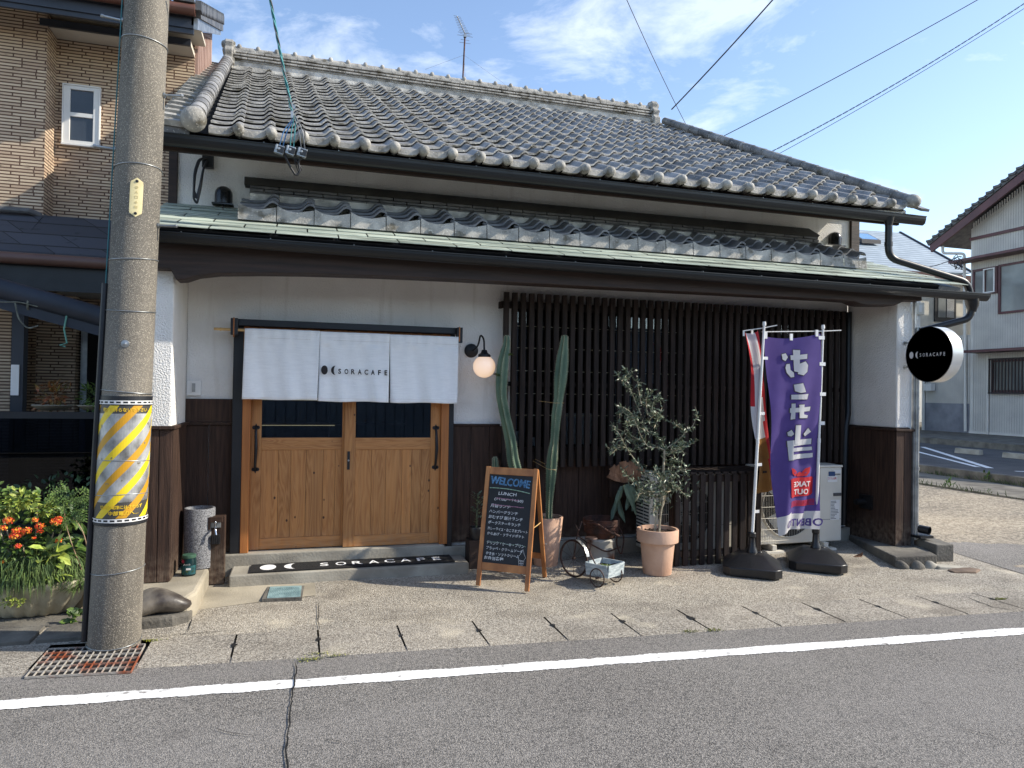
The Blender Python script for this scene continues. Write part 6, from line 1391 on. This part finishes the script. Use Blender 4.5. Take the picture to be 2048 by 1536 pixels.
# plants on dishes behind the screen
def bush(b, c, rx, ry, rz, n_, L, W, up=.3, droop=0):
    c = Vector(c)
    for k in range(n_):
        d = Vector((random.gauss(0,1),random.gauss(0,1),random.gauss(0,1))).normalized(); q = random.random()**.45
        p = c+V3(d.x*rx*q, d.y*ry*q, d.z*rz*q); b.at = random.random()
        b.leaf(p, d+V3(random.gauss(0,.5),random.gauss(0,.5),random.gauss(up,.4)-droop), V3(random.gauss(0,.4),random.gauss(0,.4),1), L*random.uniform(.6,1.2), W*random.uniform(.7,1.2), .25)
M['leaf_red'] = mat('reddish leaf', S(168,96,62), S(108,104,44), 12, .5, rnd=.35)
for lab, x, m_, h in (('hanging dish with a red and yellow succulent behind the smoked screen',-2.02,'leaf_red',.13),('hanging dish with a trailing green plant beside the utility pole',-1.68,'leaf_green',.10)):
    t = thing('dish_planter', lab, 'planter', (x,6.9,1.36), 'dish planters on the screen rail')
    b = MB(); b.lathe([(.02,0),(.10,.005),(.155,.045),(.15,.05),(0,.035)], (x,6.92,1.375), 28); b.build('dish', M['concrete_sand'], t, smooth=True)
    b = MB(); bush(b, (x,6.92,1.50), .13,.12,h, 150, .07, .02)
    if 'trailing' in lab:
        for k in range(5):
            a = random.uniform(-2.6,-.5); 
            for j in range(12): b.at = random.random(); b.leaf((x+.14*math.cos(a),6.92+.14*math.sin(a),1.44-j*.016), (random.gauss(0,1),-1,random.gauss(-.4,.4)), (0,0,1), .03, .014)
    b.build('foliage', M[m_], t)

# planter with lantana in front
t = thing('lantana_planter', 'big oval fluted concrete planter with orange lantana flowers and grassy tufts', 'planter', (-1.80,5.60,.03))
b = MB(); b.lathe([(.27,0),(.29,.01),(.37,.10),(.42,.19),(.455,.215),(.455,.245),(.42,.25),(.40,.20),(0,.18)], (-1.74,5.72,.032), 96, flute=.05, nf=26, sx=1.12, sy=.80); b.build('planter_bowl', mat('mossy cream concrete', S(226,219,190), S(166,158,134), 6, .9, .5, 50, detail=6), t, smooth=True, angle=60)
b = MB()
for k in range(2600):            # grass-like mondo tufts spilling over the rim
    a = random.uniform(0,6.28); q = math.sqrt(random.random()); x, y = -1.76+.40*q*math.cos(a), 5.73+.26*q*math.sin(a); d = V3(math.cos(a)*q+random.gauss(0,.3), math.sin(a)*q-.25+random.gauss(0,.3), random.uniform(.1,.9)).normalized()
    L = random.uniform(.13,.27); p = V3(x,y+.02,.27+random.uniform(0,.20)*(1-q)); p1 = p+d*L*.5; p2 = p1+(d+V3(0,0,-.9)).normalized()*L*.5; s_ = d.cross(V3(0,0,1)).normalized()*.0028; b.at = random.random()
    b.add([p-s_,p+s_,p1+s_*.9,p1-s_*.9,p2], [(0,1,2,3),(3,2,4)])
for k in range(1500):           # blades hanging over the front rim
    a = random.uniform(-2.9,-.75); x, y = -1.74+.455*math.cos(a)*random.uniform(.8,1), 5.72+.33*math.sin(a)*random.uniform(.8,1); d = V3(math.cos(a)*.6+random.gauss(0,.5), -.7+random.gauss(0,.2), random.uniform(.1,.8)).normalized()
    L = random.uniform(.12,.25)*(1.0 if x < -1.6 else .6); p = V3(x,y,.28+random.uniform(0,.14)); p1 = p+d*L*.42; p2 = p1+(d*.6+V3(0,0,-.7)).normalized()*L*.3; p3 = p2+V3(d.x*.1,-.05,-1).normalized()*L*.35; s_ = d.cross(V3(0,0,1)).normalized()*.003; b.at = random.random()
    b.add([p-s_,p+s_,p1+s_,p1-s_,p2+s_*.8,p2-s_*.8,p3], [(0,1,2,3),(3,2,4,5),(5,4,6)])
b.build('grass_tuft', M['grass'], t)
M['leaf_lime'] = mat('lime leaf', S(168,178,84), S(104,128,52), 14, .5, rnd=.35)
b = MB(); st_b = MB()
clusters = [(-1.95,5.66,.58,.15),(-1.64,5.70,.56,.13),(-1.80,5.62,.50,.15),(-1.75,5.72,.74,.11),(-1.98,5.68,.80,.11),(-1.55,5.66,.66,.07)]
for x, y, z, r in clusters:
    st_b.tube(bend([(-1.76+(x+1.76)*.3,5.7,.22),(x*.6-1.76*.4,y,.22+(z-.22)*.5),(x,y,z)], .1), .005, 5)
    for k in range(130):
        d = Vector((random.gauss(0,1),random.gauss(0,1),random.gauss(0,1))).normalized(); p = V3(x,y,z)+d*r*random.random()**.5; b.at = random.random(); L = random.uniform(.03,.065)
        b.leaf(p, d+V3(random.gauss(0,.5),random.gauss(0,.5)-.2,random.gauss(.2,.4)), V3(random.gauss(0,.35),random.gauss(-.3,.35),1), L, L*.55, .2)
lant = b.build('lantana_leaves', M['leaf_green'], t); st_b.build('stem', M['bark'], t)
b = MB(); bush(b, PY(45,1000,5.5), .11,.08,.07, 90, .05,.026); bush(b, PY(20,1020,5.5), .05,.05,.05, 30, .06,.03); bush(b, PY(90,1020,5.48), .06,.05,.04, 40, .045,.026)
for k in range(14): b.at = random.random(); b.leaf(PY(random.uniform(85,120),random.uniform(1090,1130),5.40), (random.gauss(.4,1),-.6,random.gauss(.5,.6)), (0,-.6,.8), .12, .055)
bush(b, PY(25,1205,5.33), .07,.03,.03, 90, .022,.016); bush(b, PY(110,1150,5.4), .07,.04,.03, 50, .05,.022)
b.build('lime_leaves', M['leaf_lime'], t)
M['lant1'] = mat('orange lantana petal', S(236,96,34), S(214,56,40), 60, .6, rnd=.3); M['lant2'] = mat('yellow lantana petal', S(246,186,48), S(240,150,40), 60, .6)
for i, (x, y, s_) in enumerate(((18,1041,.034),(5,1056,.026),(34,1061,.030),(30,1072,.036),(42,1068,.020),(55,1061,.030),(70,1040,.018),(80,1052,.030),(80,1062,.018),(112,1043,.036),(118,1038,.024),(36,1092,.020),(118,1081,.018),(6,1124,.009),(68,1076,.009))):
    c_ = PY(x, y, 5.40); b = MB()
    for k in range(int(70*s_/.03)):
        d = Vector((random.gauss(0,1),random.gauss(-.7,1),random.gauss(.3,.8))).normalized(); p = c_+V3(d.x*s_*.9,d.y*s_*.8,d.z*s_*.6); b.mi = 1 if random.random() < .28 else 0; b.at = random.random()
        b.leaf(p, V3(random.gauss(0,1),random.gauss(0,1),random.gauss(0,1)).cross(d)+d*.3, d, .011, .010, 0)
    b.build('flower_head', [M['lant1'], M['lant2']], t)
# leggy shrub in small pink pot beside the pole
t = thing('potted_nandina', 'leggy shrub with feathery leaves in a small pink pot squeezed beside the pole', 'plant', (-1.38,5.55,.03))
pot(t, (-1.30,5.52,.032), .080, .055, .20, m=mat('dusty pink pot', S(168,124,112), S(146,104,94), 5, .6), soil=True)
b = MB(); heads = []
for pl in ([(172,1170),(160,1130),(148,1100),(135,1060),(128,1020)],[(178,1165),(176,1110),(168,1070),(155,1045),(145,1035)],[(172,1160),(150,1140),(142,1120)]):
    pts = [PY(x,y,5.48) for x,y in pl]; stem(b, pts, .0042, .002, 6); heads += pts[-2:]
b.build('stem', mat('thin pale bark', S(186,160,132), S(136,108,86), 20, .8), t)
b = MB()
for x, y in ((128,1015),(145,1028),(118,1000),(160,1010),(135,985),(178,1000),(182,985),(112,1008),(150,1000),(170,1020),(125,980),(140,1040),(165,1040)):
    c_ = PY(x, y, 5.48)
    for f in range(5):
        d = Vector((random.gauss(0,1),random.gauss(-.2,.6),random.gauss(.4,.5))).normalized(); L = random.uniform(.06,.10)
        for k in range(9):
            p = c_+d*L*k/8; s_ = d.cross(V3(0,-1,.3)).normalized()*(1 if k%2 else -1); b.at = random.random(); b.leaf(p, s_+d*.6, (0,-1,.6), .022, .008)
for k in range(26):
    b.at = random.random(); b.leaf(PY(random.uniform(100,180),random.uniform(1060,1120),5.55), (random.gauss(0,1),-.4,random.gauss(.1,.5)), (0,-.7,.7), random.uniform(.08,.14), .035)
b.build('foliage', M['leaf_green'], t)
b = MB()
for k in range(300):
    a = random.uniform(0,6.28); q = random.random(); p = V3(-1.42+.10*q*math.cos(a), 5.50+.08*q*math.sin(a), .20+random.uniform(0,.08)); d = V3(math.cos(a),math.sin(a)-.3,random.uniform(.2,1)).normalized(); s_ = d.cross(V3(0,0,1)).normalized()*.0028; L = random.uniform(.08,.14); p1 = p+d*L*.5; p2 = p1+(d+V3(0,0,-.9)).normalized()*L*.5; b.at = random.random(); b.add([p-s_,p+s_,p1+s_,p1-s_,p2], [(0,1,2,3),(3,2,4)])
b.build('grass_tuft', M['grass'], t)
b = MB()
for k in range(24): p = PY(random.uniform(135,165),random.uniform(1222,1250),5.33); b.at = random.random(); b.leaf(p, (random.gauss(0,1),-.5,random.gauss(.3,.5)), (0,-.8,.6), .05, .036)
tag(b.build('ivy_plant', M['leaf_green'], None), 'low heart leaved plant growing at the foot of the fluted planter', 'plant')
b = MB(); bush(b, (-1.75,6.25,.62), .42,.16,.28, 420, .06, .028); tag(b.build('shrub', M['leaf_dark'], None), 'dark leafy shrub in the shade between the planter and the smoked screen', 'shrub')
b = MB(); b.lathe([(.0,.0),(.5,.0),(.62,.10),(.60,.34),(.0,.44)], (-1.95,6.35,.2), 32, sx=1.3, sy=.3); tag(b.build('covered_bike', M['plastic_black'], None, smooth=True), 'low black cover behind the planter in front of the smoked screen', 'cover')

# ================================================================ houses on the right
def ribs(b, x, y0, y1, z0, z1f, pit=.083, d=.03, gap=.030):
    n_ = int((y1-y0)/pit)
    for i in range(n_):
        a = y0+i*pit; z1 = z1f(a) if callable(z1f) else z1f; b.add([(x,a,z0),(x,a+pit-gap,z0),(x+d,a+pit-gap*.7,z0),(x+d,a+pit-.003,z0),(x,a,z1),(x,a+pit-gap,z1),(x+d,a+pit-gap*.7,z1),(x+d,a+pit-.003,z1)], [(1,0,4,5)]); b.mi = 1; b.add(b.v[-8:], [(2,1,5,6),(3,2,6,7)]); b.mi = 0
sh = thing('corrugated_house', 'two storey house in pale ribbed metal siding with brown trim across the car park', 'house', (23,18,.4))
M['siding'] = mat('lilac grey metal siding', S(228,224,216), S(214,210,203), 2, .5, .1, 20); M['maroon'] = mat('maroon trim', S(104,66,68), S(88,56,58), 3, .5); M['win_dark'] = mat('curtained window', S(150,152,148), S(124,126,124), 1.2, .12)
HX = 21.5
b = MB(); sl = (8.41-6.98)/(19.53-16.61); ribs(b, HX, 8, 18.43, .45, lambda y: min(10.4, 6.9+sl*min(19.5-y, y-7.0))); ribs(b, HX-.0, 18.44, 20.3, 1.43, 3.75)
b.build('siding', [M['siding'], mat('siding joint and groove shade', S(92,90,94), S(80,78,82), 4)], sh)  # groove faces coloured darker: joint tone plus painted groove shade
b = MB(); b.box(HX+.031,29,8,18.44,.4,7.3); b.prism([(8,7.3),(18.44,7.3),(13.0,9.9)], (HX+.031,29), lambda u,v,e: (e,u,v)); b.box(HX+.031,29,18.44,20.3,.4,3.75); b.box(HX-.02,HX+.012,8,18.43,.36,.52)
b.build('wall', M['siding'], sh)
b = MB(); b.box(HX-.006,HX+.012,18.44,20.24,.40,1.43); b.build('base_panel', mat('grey cement panel', S(150,152,160), S(122,124,132), 2, .85, .2, 30), sh)
sl = (8.41-6.98)/(19.53-16.61)
b = MB(); b.prism([(19.62,6.93),(12.9,6.93+sl*6.72),(12.9,7.10+sl*6.72),(19.68,7.06)], (HX-.55,29.3), lambda u,v,e: (e,u,v)); b.prism([(6.2,6.93),(12.9,6.93+sl*6.72),(12.9,7.10+sl*6.72),(6.1,7.05)], (HX-.55,29.3), lambda u,v,e: (e,u,v))
for i in range(27): y = 19.66-i*.25; z = 7.06+sl*(19.68-y); b.box(HX-.60,HX-.30,y-.24,y,z-.02,z+.05)
b.build('roof', M['tile_dark'], sh)
b = MB(); b.prism([(19.5,6.68),(12.9,6.68+sl*6.6),(12.9,6.95+sl*6.6),(19.56,6.92)], (HX-.54,HX-.47), lambda u,v,e: (e,u,v)); b.box(HX-.04,HX-.001,8,18.45,6.90,7.0); b.box(HX-.55,HX,16.4-8,18.80,6.16,6.24); b.prism([(8,6.24),(18.8,6.24),(18.8,6.26),(8,6.40)], (HX-.30,HX-.02), lambda u,v,e: (e,u,v))
b.box(HX-.7,HX,8,18.15,3.10,3.18); b.build('trim', M['maroon'], sh)
b = MB(); b.tube(bend([(HX-.35,19.2,6.85),(HX-.35,19.2,6.6),(HX-.08,18.6,6.5),(HX-.08,18.5,.5)], .1), .045, 8); b.tube([(HX-.06,20.2,4.0),(HX-.06,20.2,.45)], .05, 8); b.tube([(HX-.05,17.72,3.0),(HX-.05,17.72,.42)], .025, 6); b.build('rain_pipe', M['siding'], sh)
def hwin(y0, y1, z0, z1, m_='win_dark', bars=False, fr='maroon', slider=False):
    b = MB(); x = HX-.05
    b.box(x,HX+.02,y0,y0+.07,z0,z1); b.box(x,HX+.02,y1-.07,y1,z0,z1); b.box(x,HX+.02,y0+.07,y1-.07,z1-.07,z1); b.box(x,HX+.02,y0+.07,y1-.07,z0,z0+.07); b.box(x+.003,HX+.02,(y0+y1)/2-.03,(y0+y1)/2+.03,z0+.07,z1-.07); o = b.build('window', M[fr], sh)
    b = MB(); b.quad((HX-.015,y0,z0),(HX-.015,y0,z1),(HX-.015,y1,z1),(HX-.015,y1,z0)); b.build('pane', M[m_], o)
    if bars:
        b = MB(); n_ = int((y1-y0)/.11)
        for i in range(n_+1): y = y0+(y1-y0)*i/n_; b.box(HX-.13,HX-.10,y,y+.03,z0,z1)
        b.box(HX-.14,HX-.09,y0-.03,y1+.03,z1,z1+.05); b.box(HX-.14,HX-.09,y0-.03,y1+.03,z0-.05,z0); b.build('window_bars', mat('brown bars', S(60,50,50), S(50,42,42), 4), o)
    if slider:
        b = MB(); b.box(HX-.09,HX-.06,y0+.06,y0+.10,z0+.04,z1-.04); b.box(HX-.09,HX-.06,y0+.42,y0+.46,z0+.04,z1-.04); b.box(HX-.09,HX-.06,y0+.10,y0+.42,z0+.04,z0+.08); b.box(HX-.09,HX-.06,y0+.10,y0+.42,z1-.08,z1-.04); b.build('screen_frame', M['white_metal'], o)
hwin(17.44,18.32,5.02,5.90,'glass_dark' if 0 else 'win_dark',slider=True); hwin(15.2,17.40,4.33,5.92); hwin(15.2,17.62,1.82,2.86,'win_dark',True)
b = MB(); b.box(HX-.25,HX-.05,19.72,20.05,1.86,2.10); 
for i in range(4): b.box(HX-.26,HX-.25,19.75+i*.075,19.78+i*.075,1.88,2.08)
b.build('vent_box', M['white_metal'], sh)
for i, (lab, y, m_) in enumerate((('small black pot with a leafy plant at the foot of the ribbed wall',15.95,'plastic_black'),('small pink pot with a green plant at the photo edge by the ribbed wall',15.45,'terracotta'))):
    x_ = 20.2; y_ = y*20.2/21.5; t = thing('small_potted_plant', lab, 'plant', (x_,y_,.45), 'small pots by the siding'); b = MB(); b.lathe([(.10,0),(.15,.24),(.13,.24),(0,.2)], (x_,y_,.45), 16); b.build('pot', M[m_], t); b = MB(); bush(b, (x_,y_,.82), .22,.22,.16, 110, .10, .04); b.build('foliage', M['leaf_green'], t)
# stucco house
t = thing('cream_stucco_house', 'cream stucco house with a black framed window seen between the cafe and the ribbed house', 'house', (20,20,.4)); SY = 20.6
b = MB(); b.box(17.5,21.25,SY,26,.45,5.95); b.box(21.25,27,SY+.01,26,2.8,5.95); b.build('wall', mat('cream stucco', S(226,220,206), S(212,206,192), 3, .9, .3, 30), t)
b = MB(); b.box(21.3,21.34,SY-.04,SY,3.6,5.9)
b.box(22.3,23.3,SY-.05,SY-.005,4.42,5.75); wn = b.build('window', M['black'], t)
b = MB(); b.box(22.45,22.80,SY-.06,SY-.051,4.58,5.65); b.build('pane', M['win_dark'], wn)
b = MB()
for i in range(9):
    for j in range(26): b.box(22.86+i*.038,22.884+i*.038,SY-.062,SY-.052,4.60+j*.04,4.626+j*.04)
b.build('patterned_glass', M['white_metal'], wn)
b = MB(); b.box(17.6,27,SY-.02,SY,3.55,3.62); b.box(23.6,24.2,SY-.5,SY,3.0,3.5); b.build('trim', M['maroon'], t)
b = MB(); b.tube(bend([(24.2,SY-.3,3.6),(24.2,SY-.3,2.9),(23.6,SY-.3,2.7)], .2), .05, 8); b.build('rain_pipe', M['siding'], t)
b = MB(); b.box(17.3,27.4,SY-.3,26,5.95,6.15); b.build('eave', M['maroon'], t)
t = thing('power_meter', 'small ivory electric meter box on the pale wall behind the cafe corner pipe', 'meter', (19.0,18.2,4.6))
b = MB(); c_ = PY(1841,617,18.2); b.box(c_.x-.17,c_.x+.17,18.2,18.4,c_.z-.2,c_.z+.2); b.build('meter_box', M['ac_white'], t, bevel=.02); b = MB(); b.box(c_.x-.06,c_.x+.06,18.19,18.199,c_.z-.12,c_.z+.12); b.tube([(c_.x,18.3,c_.z-.2),(c_.x,18.3,c_.z-.36)], .03, 6); b.build('meter_front', M['white_metal'], t)
b = MB(); b.box(c_.x-.9,c_.x+.22,18.41,18.6,.3,5.6); tag(b.build('side_wall', M['stucco'], None), 'narrow pale wall carrying the meter box behind the cafe corner', 'wall')
# shingle roofed house further back
t = thing('shingle_house', 'house with a pale blue grey shingle hip roof and a skylight behind the cafe', 'house', (26,30,0))
def F(x, y, Y): return PY(x, y, Y)
b = MB(); 
pa, pb_, pc_, pd = F(1640,455,31), F(1800,465,31), F(1946,546,26.5), F(1640,538,26.5)
def shingle():
    m = mat('pale blue shingles', S(160,172,180), S(142,154,163), 2, .6); n = m.node_tree.nodes; l = m.node_tree.links; p = n['Principled BSDF']; t_ = n.new('ShaderNodeTexCoord'); s_ = n.new('ShaderNodeSeparateXYZ'); l.new(t_.outputs['Object'], s_.inputs[0])
    a = n.new('ShaderNodeMath'); a.operation = 'MULTIPLY'; a.inputs[1].default_value = 6.5; l.new(s_.outputs[2], a.inputs[0]); f = n.new('ShaderNodeMath'); f.operation = 'FRACT'; l.new(a.outputs[0], f.inputs[0]); g = n.new('ShaderNodeMath'); g.operation = 'LESS_THAN'; g.inputs[1].default_value = .24; l.new(f.outputs[0], g.inputs[0])
    src = p.inputs['Base Color'].links[0].from_socket; l.new(mul(n, l, src, g.outputs[0], S(104,114,124)), p.inputs['Base Color']); return m
pe = V3(pb_.x+3.2, 34, pc_.z)
b.add([pa,pb_,pc_,pd,V3(pc_.x,40,pc_.z),V3(pb_.x,36,pb_.z)], [(0,3,2,1),(1,2,4,5)]); b.build('roof', shingle(), t)
b = MB(); b.box(F(1640,540,27).x, pc_.x-.5, 27, 38, .4, pc_.z-.15); b.build('wall', mat('pale wall', S(214,212,206), S(200,198,192), 3, .8), t)
b = MB(); b.bar(pb_+V3(0,0,.03), pc_+V3(0,0,.03), .12, .08); b.box(pd.x,pc_.x+.1,pd.y-.12,pd.y+.02,pd.z-.35,pd.z-.12); b.build('roof_trim', M['black'], t)
q = [F(1700,468,29.8), F(1736,470,29.8), F(1762,484,29.0), F(1724,482,29.0)]; b = MB(); b.add([p+V3(0,0,.08) for p in q]+[p-V3(0,0,.1) for p in q], [(0,3,2,1),(0,1,5,4),(1,2,6,5),(2,3,7,6),(3,0,4,7)]); sk = b.build('skylight', mat('skylight frame', S(70,66,64), S(60,56,54), 3), t)
cq = sum(q, V3(0,0,0))/4; b = MB(); b.add([cq+(p-cq)*.84+V3(0,0,.09) for p in q], [(0,3,2,1)]); b.build('pane', mat('sky reflecting pane', S(150,190,220), S(140,180,214), 2, .05, metal=.6), sk)
wire('thin black cable running from the ribbed house to the copper roof corner', span(PY(1850,535,18), PY(1912,515,18), .05), .012, M['cable']); 
b = MB(); c_ = PY(1914,520,18)
for k in range(9): b.tube(bend([c_+V3(random.uniform(-.15,.15),0,.1), c_+V3(random.uniform(-.3,.3),0,random.uniform(-.2,.2)), c_+V3(random.uniform(-.1,.35),0,-.3)], .1), .012, 4)
tag(b.build('wire_tangle', M['cable'], None), 'tangle of black cable ends under the ribbed house eave', 'cable')
# dark ribbed fence across the street: what the door glass mirrors
b = MB()
for i in range(150): x = -14+i*.24; b.box(x, x+.225, -5.6, -5.55, 0, 3.4)
b.box(-14,22,-5.9,-5.61,0,3.45); tag(b.build('ribbed_fence', mat('blue grey fence', S(98,112,126), S(84,96,110), 3, .6), None), 'dark blue grey ribbed fence mirrored in the right door glass', 'fence')
# dry twigs caught in the upper gutter
b = MB()
for cx in (.35,1.0,1.6,2.2,2.9,3.3,3.9,4.5):
    for k in range(16): x = cx+random.gauss(0,.05); b.tube([(x,5.56,3.43),(x+random.gauss(0,.03),5.545,3.43+random.gauss(0,.02)),(x+random.gauss(0,.05),5.54,3.41+random.gauss(0,.02))], .0008, 3)
o = b.build('twigs', M['soil'], None); o['kind'] = 'stuff'; o['label'] = 'dry twigs and straw caught along the upper gutter'; o['category'] = 'twigs'

# loose grit on the pavement and at the foot of the walls
b = MB()
for k in range(900):
    x = random.uniform(-.6,6.0); y = random.choice((random.gauss(6.12,.04), random.uniform(4.5,6.1), random.gauss(yst(x,4.42),.05)))
    r = random.uniform(.0015,.0045); b.at = random.random(); b.ball((x,y,zg(x,y)+.004+r*.5), r, 4, 1, random.uniform(.6,1), .7)
o = b.build('grit', mat('loose grit', S(170,160,144), S(90,84,76), 60, .9, rnd=.3), None); o['kind'] = 'stuff'; o['label'] = 'loose grit scattered over the pavement before the cafe'; o['category'] = 'grit'
